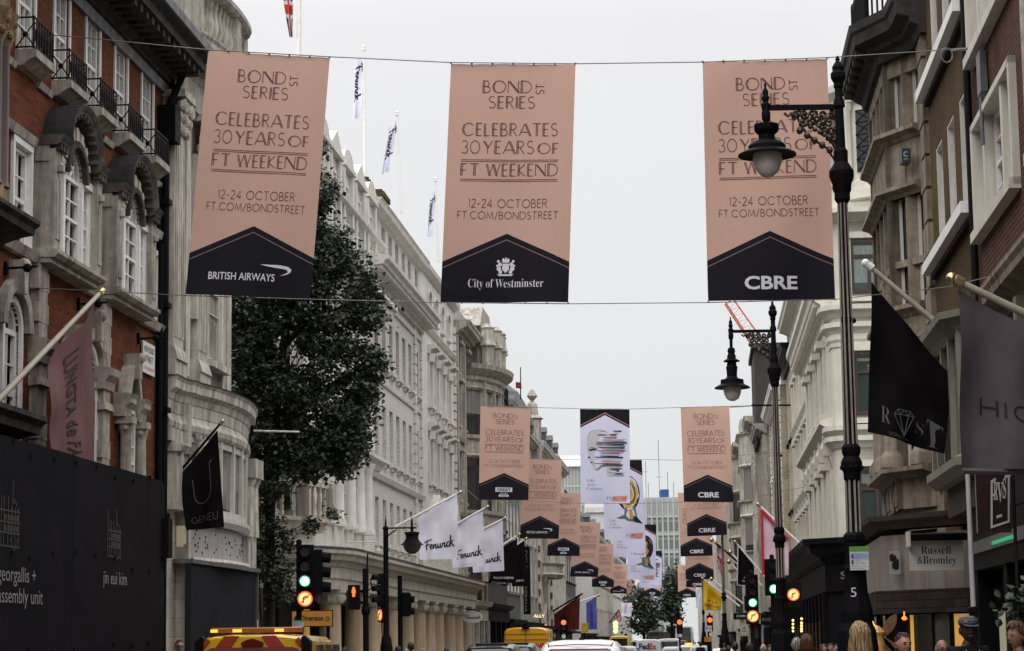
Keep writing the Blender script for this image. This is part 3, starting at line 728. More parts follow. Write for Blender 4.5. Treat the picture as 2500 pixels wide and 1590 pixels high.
w.ext_a([(.05, 9.25), (.5, 9.3), (.5, 9.36), (.05, 9.4)], 44.75, 45.7); w.box(44.7, 44.85, .1, .25, 8.1, 9.2)
w.build('moulding', cream_t, b)
w = MB(fr)                                # leafy capitals
for a in (43.2, 45.3):
    w.mark(); w.box(a - .52, a + .52, 0, .46, 12.16, 12.3)
    for row in range(3):
        for k in range(7):
            x = a - .42 + k * .14; w.ball((x, .27 + .05 * row, 11.6 + row * .2 + .05 * (k % 2)), .085, 6, 5, 1.35)
    for s in (-1, 1): w.tube([(a + s * (.3 + .12 * math.cos(t)), .4, 12.02 + .12 * math.sin(t)) for t in [i * .5 for i in range(12)]], .04, 5)
w.each('capital', cream_t, b)
w = MB(fr)                                # entablature, cornice
w.sweep(corn, [(0, 12.28), (.12, 12.28), (.15, 12.5), (.12, 12.52), (.12, 12.85), (.2, 12.95), (.24, 13.05), (.46, 13.1), (.48, 13.25), (.55, 13.32), (.56, 13.42), (0, 13.5)])
w.loops([[(a, o, z) for a, o in corn] + [(42.75, -9, z)] for z in (12.3, 13.5)])
for k in range(30):
    i = k / 29 * (len(corn) - 4); j = int(i); q = i - j; a = corn[j][0] + (corn[j + 1][0] - corn[j][0]) * q; o = corn[j][1] + (corn[j + 1][1] - corn[j][1]) * q
    w.box(a - .06, a + .06, o + .2, o + .42, 12.96, 13.09)
w.build('cornice', greystone, b)
bal = bowpath(45.0, 50.0, .08, .26, 16)
bal = [(a, o - (.7 * max(0, (a - 48.6) / 1.4) ** 2)) for a, o in bal] + [(50.25, -1.0), (50.3, -3)]
w = MB(fr)
w.sweep(bal, [(-.3, 13.5), (.3, 13.5), (.26, 13.62), (.16, 13.7), (.14, 14.0), (.18, 14.06), (.18, 14.12), (-.3, 14.12)], closedprof=True)
w.sweep(bal, [(-.25, 15.0), (.2, 15.0), (.26, 15.06), (.26, 15.16), (.2, 15.2), (-.25, 15.2)], closedprof=True)
w.box(43.0, 45.0, -.6, .25, 13.5, 15.9); w.box(42.8, 44.6, -.2, .42, 13.5, 13.8)
for a, o in (bal[0], bal[8], bal[13]): w.box(a - .2, a + .2, o - .2, o + .18, 14.1, 15.02)
w.build('parapet', greystone, b)
w = MB(fr)
L_len = [0]
for p, q in zip(bal, bal[1:]): L_len.append(L_len[-1] + math.dist(p, q))
for k in range(26):
    s = .3 + (L_len[-1] - .6) * k / 25
    j = max(i for i in range(len(bal) - 1) if L_len[i] <= s); q = (s - L_len[j]) / (L_len[j + 1] - L_len[j])
    a = bal[j][0] + (bal[j + 1][0] - bal[j][0]) * q; o = bal[j][1] + (bal[j + 1][1] - bal[j][1]) * q
    w.mark(); w.lathe((a, o, 14.12), [(.085, 0), (.085, .06), (.05, .1), (.095, .3), (.085, .4), (.05, .58), (.05, .68), (.08, .76), (.085, .88)], 8)
w.each('baluster', cream_t, b, 40)
ledge = [(42.75, .1), (43.7, .1), (44.0, .22)] + [(a, o + .04) for a, o in low[1:-1]] + [(50.5, .1), (51.0, -.2)]
w = MB(fr)
w.sweep(ledge, [(-.1, 6.08), (0.02, 6.08), (.04, 6.3), (.06, 6.32), (.09, 6.44), (.19, 6.52), (.2, 6.66), (.24, 6.72), (-.3, 6.86)], closedprof=True)
w.sweep(ledge, [(-.2, 5.74), (.02, 5.74), (.06, 5.8), (.08, 5.9), (.04, 5.98), (.0, 6.1), (-.2, 6.1)], closedprof=True)
w.box(42.75, 43.95, .05, .2, 5.5, 5.75)
w.build('ledge', cream_t, b)
w = MB(fr); w.sweep([(a, o - .02) for a, o in ledge], [(-.3, 6.85), (.245, 6.735), (.26, 6.755), (-.3, 6.88)], closedprof=True); w.build('ledge_lead', lead, b)
for k in range(6):                        # glazed bow: lights between slim mullions
    p, q = low[3 * k], low[3 * k + 3]
    w = MB(fr); mid = low[3 * k + 1]; mid2 = low[3 * k + 2]
    seg = [p, mid, mid2, q]
    w.sweep(seg, [(-.06, 4.2), (.02, 4.2), (.02, 4.34), (-.06, 4.34)], closedprof=True); w.sweep(seg, [(-.06, 5.6), (.02, 5.6), (.02, 5.74), (-.06, 5.74)], closedprof=True)
    w.box(p[0] - .05, p[0] + .05, p[1] - .08, p[1] + .06, 4.2, 5.74)
    if k == 5: w.box(q[0] - .05, q[0] + .05, q[1] - .08, q[1] + .06, 4.2, 5.74)
    wo = w.build('window', offwhite, b)
    w = MB(fr); w.sweep(seg, [(-.03, 4.3), (-.03, 5.64)]); w.build('pane', glass, wo)
w = MB(fr)
w.mark(); w.box(42.9, 43.95, .05, .28, 4.2, 5.5); w.mark(); w.box(50.15, 50.45, 0, .2, 3.2, 5.4); w.box(50.6, 51.0, -.05, .22, 3.2, 5.35)
for a in (50.3, 50.8): w.mark(); w.lathe((a, .2, 0), [(.12, 4.0), (.1, 5.1), (.16, 5.25), (.16, 5.3)], 10); w.box(a - .2, a + .2, .0, .38, 5.3, 5.72)
for a in (43.1, 43.75): w.mark(); w.ext_a([(.05, 5.3), (.36, 5.3), (.42, 5.42), (.05, 5.5)], a - .25, a + .25)
w.mark(); w.lathe((44.55, .34, 0), [(.05, 4.25), (.045, 5.6), (.07, 5.66), (.07, 5.74)], 8)
w.each('pier', cream_t, b)
w = MB(fr); w.sweep([(a, o + .02) for a, o in low], [(-.4, 4.0), (.03, 4.0), (.09, 4.1), (.09, 4.18), (-.4, 4.2)], closedprof=True); w.build('bow_sill', offwhite, b)
w = MB(fr); w.sweep([(a, o - .06) for a, o in low], [(-.4, 3.34), (.0, 3.34), (.0, 3.98), (-.4, 3.98)], closedprof=True); fas = w.build('fascia', mat('drilled fascia board', (.42, .41, .39), (.33, .32, .31), 6, .6, streak=(.26, .25, .24)), b)
w = MB(fr)
for k in range(46):
    i = 1 + rnd.random() * 15.8; j = int(i); q = i - j; a = low[j][0] + (low[j + 1][0] - low[j][0]) * q; o = low[j][1] + (low[j + 1][1] - low[j][1]) * q - .06
    w.lathe((a, o, 3.45 + .44 * rnd.random()), [(.018, -.02), (.018, .02)], 6)
w.build('drill_holes', mat('rust hole', (.09, .02, .018)), fas)
w = MB(fr); w.sweep([(a, o + .0) for a, o in low[1:]], [(-.4, 3.2), (.06, 3.2), (.14, 3.28), (.12, 3.34), (-.4, 3.36)], closedprof=True); w.build('shop_cornice', offwhite, b)
w = MB(fr); w.ext_a([(.2, 3.5), (.32, 3.5), (.36, 3.56), (.36, 3.84), (.32, 3.9), (.2, 3.9)], 43.3, 43.42); w.build('alarm_box', mat('cream plastic', (.6, .55, .38), rough=.4), b)
hoardm = mat('charcoal hoarding board', (.0135, .013, .0155), (.018, .0172, .02), 1.2, .7, spec=.012)
t, fr2 = fthing('shop_hoarding', 'dark grey boarding with small panels closing the shopfront below the bow', 'hoarding', 'L', 46.8)
w = MB(fr2); w.loops([[(43.6, .3, z), (43.6, .42, z), (50.2, .36, z), (50.2, .0, z)] for z in (.0, 3.2)])
for a, z0, z1, l in ((45.0, .9, 1.9, 1.0), (47.1, .5, 2.0, .9)): w.box(a, a + l, .36, .43, z0, z1)
w.build('board', mat('slate grey boarding', (.019, .0195, .023), (.025, .0255, .029), 1, .7, spec=.02), t)
w = MB(fr2); w.box(50.2, 50.26, .0, .42, 0, 3.3); w.box(43.6, 50.26, .0, .46, 3.2, 3.28); w.build('trim', lead, t)

# ---- the long dark hoarding in front of the red house
t, fr = fthing('site_hoarding', 'long charcoal hoarding with white lettering in front of the red brick house', 'hoarding', 'L', 33)
w = MB(fr)
for k, a in enumerate((26.0, 28.2, 30.4, 32.6, 34.8, 37.0)): 
    a1 = min(a + 2.2, 38.15); w.mark(); w.box(a + .004, a1 - .004, 1.14, 1.2 + .004 * (k % 2), .0, 4.38 - .01 * (k % 2))
w.mark(); w.box(38.08, 38.15, -.2, 1.14, 0, 4.4)
w.each('board', hoardm, t)
w = MB(fr)
for a in (29.6, 30.4, 31.5, 32.6, 33.7, 34.8, 35.9, 37.0, 38.0):
    for z in (4.28, 2.9, 1.6): w.lathe((a + .1, 1.21, z + rnd.uniform(-.1, .1)), [(.03, -.03), (.03, .03)], 6)
w.box(37.95, 38.25, 1.05, 1.32, 3.1, 3.75); w.box(38.2, 38.5, .95, 1.25, 3.1, 3.7)
w.build('bolt_heads', black, t)
H0 = 1.208
def hp(a0, a1, z0, z1):
    P = Patch(fr.w(a0, H0, z1), fr.w(a1, H0, z1), fr.w(a1, H0, z0), fr.w(a0, H0, z0)); P.n = fr.N.normalized(); return P
pale = mat('pale lettering vinyl', (.27, .27, .28), rough=.5); faint = mat('faint drawing vinyl', (.035, .034, .036), rough=.5)
hz = thing_holder(t)
w = MB()
hp(29.12, 30.79, 0, 1).add(w, hz, txt('georgallis +'), 0, 1, -1.50, .20)
hp(29.14, 31.12, 0, 1).add(w, hz, txt('assembly unit'), 0, 1, -1.22, .20)
hp(34.25, 35.65, 0, 1).add(w, hz, txt('jin eui kim'), 0, 1, -1.58, .20)
place_rel(w.build('lettering', pale), t)
w = MB()                                   # two small line drawings of a building
for (a, z, s) in ((29.0, 2.95, .85), (34.4, 3.0, .72)):
    P = hp(a, a + s * 1.35, z - .02, z + s)
    def ln(u0, t0, u1, t1, th=.012): P.poly(w, hz, [(u0 - th, t0 - th), (u1 + th, t0 - th), (u1 + th, t1 + th), (u0 - th, t1 + th)], .003 + .0005 * (len(w.f) % 5))
    for u in (.08, .2, .3, .45, .6, .72, .85): ln(u, .25 if u < .5 else .4, u, .98)
    for q in (.45, .62, .78, .98): ln(.08, q, .88, q)
    for k in range(5): ln(.33 + .11 * k, .52, .38 + .11 * k, .58); ln(.33 + .11 * k, .68, .38 + .11 * k, .74)
    ln(.1, .05, .1, .25); ln(.62, 0, .62, .3)
    for k in range(18):
        a_ = math.pi * 2 * k / 18; ln(.68 + .16 * math.cos(a_), .62 + .36 * math.sin(a_), .68 + .16 * math.cos(a_) + .01, .62 + .36 * math.sin(a_) + .06, .006)
place_rel(w.build('drawing', faint), t)
# ---- the department store: rounded corner, long painted front
def rng(a0, a1, n): return [a0 + (a1 - a0) * k / n for k in range(n + 1)]
b, fr = fthing('department_store', 'long white department store with rounded corner and ground floor colonnade', 'building', 'L', 56)
cpath = [(55.0, -9), (55.3, -4.5)] + [(59.6 - 4.1 * math.cos(R(x)), -4.1 + 4.1 * math.sin(R(x))) for x in range(0, 91, 10)] + [(72, 0)]
wins = [(75.2, ), (76.95,), (78.75,), (73.3,), (81.9,), (71.3,)]
WA = [71.6, 73.35, 75.05, 76.7, 78.4, 80.05, 82.05]
WB = [85.9, 88.0, 90.15, 92.4]
holes = []
for a in WA:
    for z0, z1 in ((10.5, 12.15), (7.45, 9.25), (4.75, 6.2), (14.15, 15.2)): holes.append((a - .42, a + .42, z0, z1))
w = MB(fr); w.wall(70.0, 83.2, 3.9, 15.4, holes, 0, .3); body(w, 70, 83.2, 15.5, -.3); w.build('brick_wall', stuccobrick, b)
holes = []
for a in WB:
    for z0, z1 in ((10.55, 12.5), (7.6, 9.55), (4.7, 6.3), (13.95, 14.95)): holes.append((a - .42, a + .42, z0, z1))
w = MB(fr); w.wall(83.2, 94.6, 3.9, 15.5, holes, 0, .3); body(w, 83.2, 94.6, 15.6, -.3); w.build('plain_wall', stucco, b)
w = MB(fr); w.sweep(cpath[:-1] + [(70, 0)], [(0, 3.9), (0, 14.2)]); w.loops([[(a, o - .02, z) for a, o in cpath[:-1]] + [(70, -.02, z), (70, -9, z)] for z in (3.9, 15.2)]); w.build('corner_wall', stucco, b)
for a in WA:
    for z0, h in ((10.5, 1.65), (7.45, 1.8), (4.75, 1.45), (14.15, 1.05)): sash(b, fr, a, z0, .84, h, 1, 2, -.24, offwhite, glass, .05, .03)
for a in WB:
    for z0, h in ((10.55, 1.95), (7.6, 1.95), (4.7, 1.6), (13.95, 1.0)): sash(b, fr, a, z0, .84, h, 1, 2, -.24, offwhite, glass, .05, .03)
w = MB(fr)
for a in WA:
    for z0, z1 in ((10.5, 12.15), (7.45, 9.25), (4.75, 6.2)): w.mark(); w.box(a - .5, a + .5, 0, .16, z0 - .1, z0); w.box(a - .4, a - .3, 0, .12, z0 - .22, z0 - .1); w.box(a + .3, a + .4, 0, .12, z0 - .22, z0 - .1)
    w.mark(); w.box(a - .52, a + .52, 0, .1, 13.98, 14.12)
w.each('sill', stucco, b)
w = MB(fr)
for a in WB:
    for z1 in (12.5, 9.55):
        w.mark(); w.box(a - .58, a - .44, 0, .07, z1 - 1.95, z1); w.box(a + .44, a + .58, 0, .07, z1 - 1.95, z1)
        w.ext_a([(0, z1), (.1, z1), (.14, z1 + .14), (.36, z1 + .2), (.38, z1 + .3), (0, z1 + .34)], a - .68, a + .68)
        for s in (-1, 1): w.box(a + s * .51 - .07, a + s * .51 + .07, 0, .26, z1 - .32, z1)
        w.box(a - .6, a + .6, 0, .2, z1 - 2.08, z1 - 1.95)
        for s in (-1, 1): w.box(a + s * .42 - .06, a + s * .42 + .06, 0, .15, z1 - 2.3, z1 - 2.08)
    w.mark(); w.arch_fill(a - .42, a + .42, 14.7, 14.96, -.22, .0, 8, rise=.24); w.arch_ring(a, 14.7, .44, .54, 0, .08, 10, kz=.62); w.box(a - .54, a - .44, 0, .06, 13.95, 14.7); w.box(a + .44, a + .54, 0, .06, 13.95, 14.7); w.box(a - .55, a + .55, 0, .14, 13.83, 13.95)
    w.mark(); w.loops([[(a - .6, 0, 6.45), (a + .6, 0, 6.45), (a, 0, 7.15)], [(a - .6, .36, 6.45), (a + .6, .36, 6.45), (a, .36, 7.15)]])
    for s in (-1, 1): w.box(a + s * .5 - .07, a + s * .5 + .07, 0, .2, 4.7, 6.45)
w.each('surround', stucco, b)
w = MB(fr)
for a, lo, hi in ((81.1, 4, 13.1), (83.0, 4, 13.1), (94.45, 4, 15)):
    w.mark(); z = lo
    while z < hi - .3: w.box(a - .2, a + .2, 0, .09, z + .02, z + .3); z += .36
w.each('quoin_strip', stucco, b)
w = MB(fr)
w.ext_a([(-.02, 12.95), (.12, 12.95), (.14, 13.1), (.3, 13.12), (.32, 13.22), (.62, 13.25), (.66, 13.36), (.78, 13.4), (.8, 13.52), (-.02, 13.6)], 69.0, 83.35)
for k in range(46): a = 69.1 + k * .31; w.box(a, a + .16, .16, .56, 13.12, 13.24)
w.ext_a([(-.02, 12.6), (.08, 12.6), (.1, 12.75), (-.02, 12.77)], 70, 83.2)
w.ext_a([(-.02, 13.3), (.1, 13.3), (.2, 13.42), (-.02, 13.45)], 83.35, 94.6)
w.ext_a([(-.02, 15.28), (.1, 15.3), (.3, 15.42), (.34, 15.55), (.4, 15.62), (-.3, 15.7)], 70.4, 83.2); w.ext_a([(-.02, 15.4), (.08, 15.42), (.26, 15.55), (.3, 15.7), (-.3, 15.78)], 83.2, 94.7)
w.ext_a([(-.02, 13.6), (.12, 13.6), (.12, 13.85), (-.02, 13.88)], 70, 83.2)
w.ext_a([(-.02, 6.75), (.1, 6.75), (.16, 6.9), (-.02, 6.92)], 70, 83.2)
w.ext_a([(-.02, 9.9), (.06, 9.9), (.08, 10.0), (-.02, 10.02)], 70, 83.2)
w.build('cornice', stucco, b)
w = MB(fr)                                 # upper half of the corner: dormer row, engaged columns, balconies
w.sweep(cpath, [(0, 11.6), (.1, 11.6), (.14, 11.8), (.5, 11.9), (.55, 12.1), (.65, 12.15), (.65, 12.3), (0, 12.4)])
w.sweep(cpath, [(0, 13.9), (.08, 13.9), (.1, 14.1), (.3, 14.2), (.32, 14.3), (0, 14.36)])
w.sweep(cpath, [(0, 7.0), (.08, 7.0), (.14, 7.2), (.3, 7.26), (.3, 7.36), (0, 7.4)])
w.build('corner_cornice', stucco, b)
w = MB(fr)
for k, a in enumerate((60.5, 62.6, 64.9, 67.2, 69.6)):
    w.mark(); w.box(a - .85, a + .85, -1.6, .08, 14.3, 15.35); w.box(a - .95, a - .65, .0, .2, 12.4, 15.3); w.box(a + .65, a + .95, 0, .2, 12.4, 15.3)
    w.box(a - 1.0, a + 1.0, -1.6, .26, 15.3, 15.45)
    if k % 2 == 0: w.arch_ring(a, 15.4, .02, .95, -1.5, .2, 12, kz=.55)
    else: w.ext_o([(a - 1.0, 15.45), (a + 1.0, 15.45), (a, 16.0)], -1.5, .22)
w.each('dormer', stucco, b)
for a in (60.5, 62.6, 64.9, 67.2, 69.6):
    wn_ = sash(b, fr, a, 12.6, .9, 2.3, 1, 3, .06, offwhite, glass, .08)
w = MB(fr)
rw = [(59.6 - 4.1 * math.cos(R(x)), -4.1 + 4.1 * math.sin(R(x))) for x in (20, 38, 56, 74)]
for (a, o) in rw + [(61.4, 0), (63.0, 0), (65.2, 0), (67.0, 0), (68.6, 0)]:
    for zb, zt in ((4.85, 7.0), (7.4, 11.6)):
        w.mark(); w.lathe((a, o + .12, 0), [(.26, zb), (.26, zb + .12), (.2, zb + .2), (.175, zt - .4), (.18, zt - .3), (.27, zt - .05), (.27, zt)], 12)
w.each('half_column', stucco, b, 40)
w = MB(fr)
def cyl_balcony(mb, x0, x1, zb, r):
    pts = [(59.6 - r * math.cos(R(x)), -4.1 + r * math.sin(R(x))) for x in range(x0, x1 + 1, 6)]
    mb.sweep(pts, [(-.35, zb - .35), (.0, zb - .35), (.1, zb - .12), (.22, zb - .1), (.22, zb), (-.35, zb)], closedprof=True)
    mb.sweep(pts, [(.05, zb + .8), (.2, zb + .8), (.2, zb + .92), (.05, zb + .92)], closedprof=True)
    for i, (a, o) in enumerate(pts):
        if i % 4 == 0: mb.box(a - .16, a + .16, o + .02, o + .3, zb, zb + .95)
        else: mb.lathe((a, o + .13, zb), [(.07, 0), (.07, .05), (.04, .1), (.08, .3), (.04, .6), (.07, .72), (.07, .8)], 7)
cyl_balcony(w, 20, 92, 4.85, 4.35)
w.build('balustrade', portico, b, 40)
for x in (28, 47, 65, 82):
    a, o = 59.6 - 4.1 * math.cos(R(x)), -4.1 + 4.1 * math.sin(R(x))
    so_ = sash(b, fr, a, 5.0, 1.0, 1.95, 2, 2, o + .03, offwhite, glass, .08); so_.rotation_euler.z = R(90 - x)
    so_ = sash(b, fr, a, 7.6, 1.0, 3.0, 2, 3, o + .03, offwhite, glass, .08); so_.rotation_euler.z = R(90 - x)
for a in (62.2, 64.2, 66.1, 67.8):
    sash(b, fr, a, 7.6, .9, 3.0, 1, 3, .03, offwhite, glass, .08); sash(b, fr, a, 4.9, .9, 1.9, 1, 2, .03, offwhite, glass, .08)
# dark mansard, dormers, railing and chimney above the parapet
w = MB(fr); w.loops([[(a, -1.0, 15.5), (a, -1.9, 17.4), (a, -8, 17.6), (a, -8, 15.5)] for a in (72.5, 94.4)]); rf_ = w.build('roof', slate, b)
for a in rng(74, 93, 8):
    w = MB(fr); w.box(a - .5, a + .5, -2.2, -.8, 15.6, 16.9); w.box(a - .6, a + .6, -2.3, -.7, 16.9, 17.02); w.build('dormer', mat('dormer lead', (.10, .10, .105), (.06, .06, .065), 4, .5), rf_)
    w = MB(fr); w.box(a - .36, a + .36, -.79, -.775, 15.8, 16.75); w.build('dormer_glass', glassb, rf_)
for a0_ in (85.2,):
    w = MB(fr); w.box(a0_, a0_ + 1.6, -3.2, -1.7, 16.5, 18.9); w.box(a0_ - .1, a0_ + 1.7, -3.3, -1.6, 18.6, 18.8)
    for q in (.35, .85, 1.3): w.lathe((a0_ + q, -2.4, 18.9), [(.16, 0), (.13, .35), (.16, .55)], 8)
    w.build('chimney', brownbrick, b)
w = MB(fr)
for a in rng(79, 94, 60): w.box(a - .02, a + .02, -.42, -.38, 15.6, 16.35)
w.box(79, 94, -.43, -.37, 16.32, 16.38); w.build('roof_railing', iron, b)
# colonnade
lowp = [(55.6, -8), (55.4, -4.4)] + [(59.8 - 4.4 * math.cos(R(x)), -4.1 + 4.9 * math.sin(R(x))) for x in range(0, 91, 9)] + [(72, .8), (94.6, .8)]
w = MB(fr)
w.sweep(lowp, [(-1.2, 3.02), (0, 3.02), (.0, 3.28), (.05, 3.3), (.05, 3.58), (.1, 3.6), (.16, 3.72), (.3, 3.76), (.34, 3.86), (.42, 3.92), (.42, 4.02), (-1.2, 4.1)], closedprof=True)
w.build('entablature', portico, b)
w = MB(fr); w.sweep([(a, o - .02) for a, o in lowp], [(.30, 4.03), (.46, 4.03), (.47, 4.08), (.30, 4.1)], closedprof=True); w.build('gutter', lead, b)
w = MB(fr)
for a in (59.75, 63.95, 67.2, 71.3, 74.8, 78.05, 80.8, 83.6, 87.3, 90.2, 93.6):
    w.mark(); w.lathe((a, .45, 0), [(.42, 0), (.42, .3), (.36, .36), (.31, .45), (.275, 2.6), (.285, 2.64), (.285, 2.68)], 16)
w.each('column', warmstone, b, 40)
w = MB(fr)
for a in (59.75, 63.95, 67.2, 71.3, 74.8, 78.05, 80.8, 83.6, 87.3, 90.2, 93.6):
    w.mark(); w.lathe((a, .45, 0), [(.33, 2.66), (.38, 2.72), (.38, 2.9), (.42, 2.94), (.42, 3.02)], 14)
    for k in range(8): t = k * math.pi / 4; w.ball((a + .36 * math.cos(t), .45 + .36 * math.sin(t), 2.8), .07, 6, 4, 1.4)
w.each('capital', portico, b, 40)
w = MB(fr); w.box(56.5, 94.5, -.5, -.3, 0, 3.1); 
for a in (60.8, 66.0, 73.9, 79.6, 84.6, 92.4): w.box(a, a + .25, -.3, .1, 0, 3.05)
w.build('shopfront', black, b)
w = MB(fr)
for a0_, a1_ in ((60.0, 60.7), (64.6, 65.8), (70.5, 71.6), (76.9, 77.4), (82.0, 82.6), (87.0, 87.6)): w.mark(); w.box(a0_, a1_, -.3, -.26, .5, 2.9)
w.each('lit_window', emat('warm shop light', (.75, .46, .12), .30), b)
w = MB(fr); w.box(62.4, 68.0, -.28, -.24, .3, 2.85); w.build('shop_glass', mat('warm dim glass', (.26, .15, .045), (.16, .09, .03), 1.2, .3), b)

# ---- awning-like canopy and the oval shop sign
t, fr = fthing('oval_sign', 'small oval white hanging sign with black script on the white facade', 'sign', 'L', 94.9, 2.3)
C = W(1154, 1507, 92.0)
w = MB(); r = C - fr.org
def oval(mb, c, rx_, rz_, y0, y1, n=24): mb.loops([[(c[0] + rx_ * math.cos(2 * math.pi * k / n), y, c[2] + rz_ * math.sin(2 * math.pi * k / n)) for k in range(n)] for y in (y0, y1)])
oval(w, C, .42, .24, C.y - .04, C.y + .04); place_rel(w.build('plate', mat('sign white', (.66, .66, .64), rough=.4)), t)
P = Patch((C.x - .34, C.y - .04, C.z + .15), (C.x + .34, C.y - .04, C.z + .15), (C.x + .34, C.y - .04, C.z - .15), (C.x - .34, C.y - .04, C.z - .15))
w = MB(); P.add(w, thing_holder(t), FENW, 0, 1, .72, .5); place_rel(w.build('lettering', ink), t)
w = MB(); w.tube([(C.x - .75, C.y, C.z + .2), (C.x - .5, C.y, C.z + .33), (C.x, C.y, C.z + .3), (C.x + .3, C.y, C.z + .24)], .03, 6); place_rel(w.build('bracket', iron), t)

# ---- generic terrace house
_sm = {}
def house(name, label, side, a0, a1, H, wallm, trimm, rows, cols, ww=.9, base=3.6, shop=black, corn=.5, gm=None, fm=None, hood=None, quoin=False, bay=None, parapet=.6, nz_=4, reveal=.18, dentil=True, zg=None, roof=None, strings=(), o0=0.0, piers=0.0):
    zg = gz(a0) if zg is None else zg
    b, fr = fthing(name, label, 'building', side, a0 if side == 'L' else a1, 0)
    cs = [a0 + (a1 - a0) * (k + .5) / cols for k in range(cols)] if isinstance(cols, int) else cols
    holes = [(a - ww / 2, a + ww / 2, z0, z1) for a in cs for z0, z1 in rows]
    w = MB(fr); w.wall(a0, a1, zg, H, holes, o0, reveal); w.box(a0, a1, -9, o0 - reveal - .08, zg, H + .05)
    for e in (a0, a1): w.poly([(e, o0, zg), (e, o0 - reveal - .1, zg), (e, o0 - reveal - .1, H), (e, o0, H)])
    w.build('wall', wallm, b)
    for a in cs:
        for k, (z0, z1) in enumerate(rows):
            wo = sash(b, fr, a, z0, ww, z1 - z0, 1 if ww < .8 else 2, 2, o0 - reveal + .08, fm or white, gm or glass, .06, .03)
            h, q, key = z1 - z0, reveal - .08, (ww, round(z1 - z0, 3), hood, k == 0, trimm.name, reveal)
            if key not in _sm:
                m = MB(); e = ww / 2; m.box(-e - .1, e + .1, -q - .13, -q, -.13, 0)
                if hood: m.box(-e - .12, -e - .002, -q - .06, -q, 0, h); m.box(e + .002, e + .12, -q - .06, -q, 0, h); m.box(-e - .2, e + .2, -q - .24, -q, h + .02, h + .18)
                if hood == 'ped' and k == 0: m.loops([[(-e - .2, y, h + .18), (e + .2, y, h + .18), (0, y, h + .55)] for y in (-q - .22, -q)])
                so = m.build('surround', trimm); _sm[key] = so.data; bpy.data.objects.remove(so)
            link('surround', _sm[key], wo)
    w = MB(fr)
    for a in ():
        for k, (z0, z1) in enumerate(rows):
            w.box(a - ww / 2 - .1, a + ww / 2 + .1, o0, o0 + .13, z0 - .13, z0)
            if hood: w.box(a - ww / 2 - .12, a - ww / 2 - .002, o0, o0 + .06, z0, z1); w.box(a + ww / 2 + .002, a + ww / 2 + .12, o0, o0 + .06, z0, z1); w.box(a - ww / 2 - .2, a + ww / 2 + .2, o0, o0 + .24, z1 + .02, z1 + .18)
            if hood == 'ped' and k == 0: w.ext_o([(a - ww / 2 - .2, z1 + .18), (a + ww / 2 + .2, z1 + .18), (a, z1 + .55)], o0, o0 + .22)
    for z in strings: w.ext_a([(o0 - .02, z), (o0 + .1, z), (o0 + .16, z + .14), (o0 - .02, z + .17)], a0, a1)
    if piers:
        for a in [a0 + .2] + [(p + q) / 2 for p, q in zip(cs, cs[1:])] + [a1 - .2]: w.box(a - .16, a + .16, o0, o0 + piers, base, H - .5)
    if quoin:
        for a in (a0 + .18, a1 - .18):
            z = base
            while z < H - .4: w.box(a - .18, a + .18, o0, o0 + .06, z + .02, z + .3); z += .36
    w.ext_a(cornice_prof(H - .45, H + .1, corn, o0), a0 - .05, a1 + .05)
    if dentil:
        n = int((a1 - a0) / .4)
        for k in range(n): a = a0 + .1 + k * .4; w.box(a, a + .18, o0 + .05, o0 + corn * .55, H - .36, H - .22)
    if parapet: w.box(a0, a1, -.5, o0 - .05, H + .06, H + parapet)
    w.build('trim', trimm, b)
    if base:
        w = MB(fr); w.ext_a(cornice_prof(base - .35, base, .4, o0), a0, a1); w.box(a0, a1, o0, o0 + .16, base - .85, base - .36)
        n = max(2, int((a1 - a0) / 2.4))
        for k in range(n + 1): a = a0 + .15 + (a1 - a0 - .3) * k / n; w.box(a - .14, a + .14, o0, o0 + .22, zg, base - .85)
        w.box(a0, a1, o0, o0 + .18, zg, zg + .5); w.build('shopfront', shop, b)
        w = MB(fr); w.box(a0 + .1, a1 - .1, o0 + .02, o0 + .06, zg + .5, base - .86); w.build('shop_window', glassb, b)
    if roof:
        w = MB(fr); hh = roof; w.loops([[(a, -.5, H + parapet), (a, -.5 - hh * .45, H + parapet + hh), (a, -8, H + parapet + hh), (a, -8, H + parapet)] for a in (a0, a1)])
        for a in cs[::2]: w.box(a - .5, a + .5, -1.6, -.35, H + parapet, H + parapet + 1.2); w.loops([[(a - .6, o, H + parapet + 1.2), (a + .6, o, H + parapet + 1.2), (a, o, H + parapet + 1.6)] for o in (-1.8, -.3)])
        w.build('roof', slate, b)
    return b, fr

# stone front with stacked bays beyond the store
b, fr = house('stone_house', 'weathered stone house with stacked bow windows beside the white store', 'L', 94.7, 107, 15.0, greystone, greystone,
    [(4.6, 6.3), (7.6, 9.6), (10.8, 12.6), (13.0, 14.2)], 4, .8, 3.4, mat('pale shopfront', (.45, .43, .39), (.35, .33, .3), 3), corn=.7, parapet=.9, hood='flat', strings=(6.9, 10.1, 12.75), piers=.16)
bay_at = lambda z: 0
w = MB(fr)
bw = bowpath(98.6, 106.6, .0, 1.3, 14, .6)
for z0, z1 in ((6.3, 7.3), (9.6, 10.6), (12.6, 13.2)):
    w.sweep(bw, [(-.3, z0), (0, z0), (.1, z0 + .1), (.02, z0 + .2), (.02, z1 - .25), (.14, z1 - .15), (.16, z1), (-.3, z1)], closedprof=True)
w.sweep(bw, [(-.3, 13.2), (.1, 13.2), (.5, 13.5), (.55, 13.7), (-.3, 13.75)], closedprof=True)
for k in range(0, 15, 2):
    a, o = bw[k]; w.box(a - .14, a + .14, o - .2, o + .06, 4.2, 13.2)
w.loops([[(a, o - .15, z) for a, o in bw] for z in (6.3, 6.35)]); w.loops([[(a, o - .1, z) for a, o in bw] for z in (13.6, 13.7)])
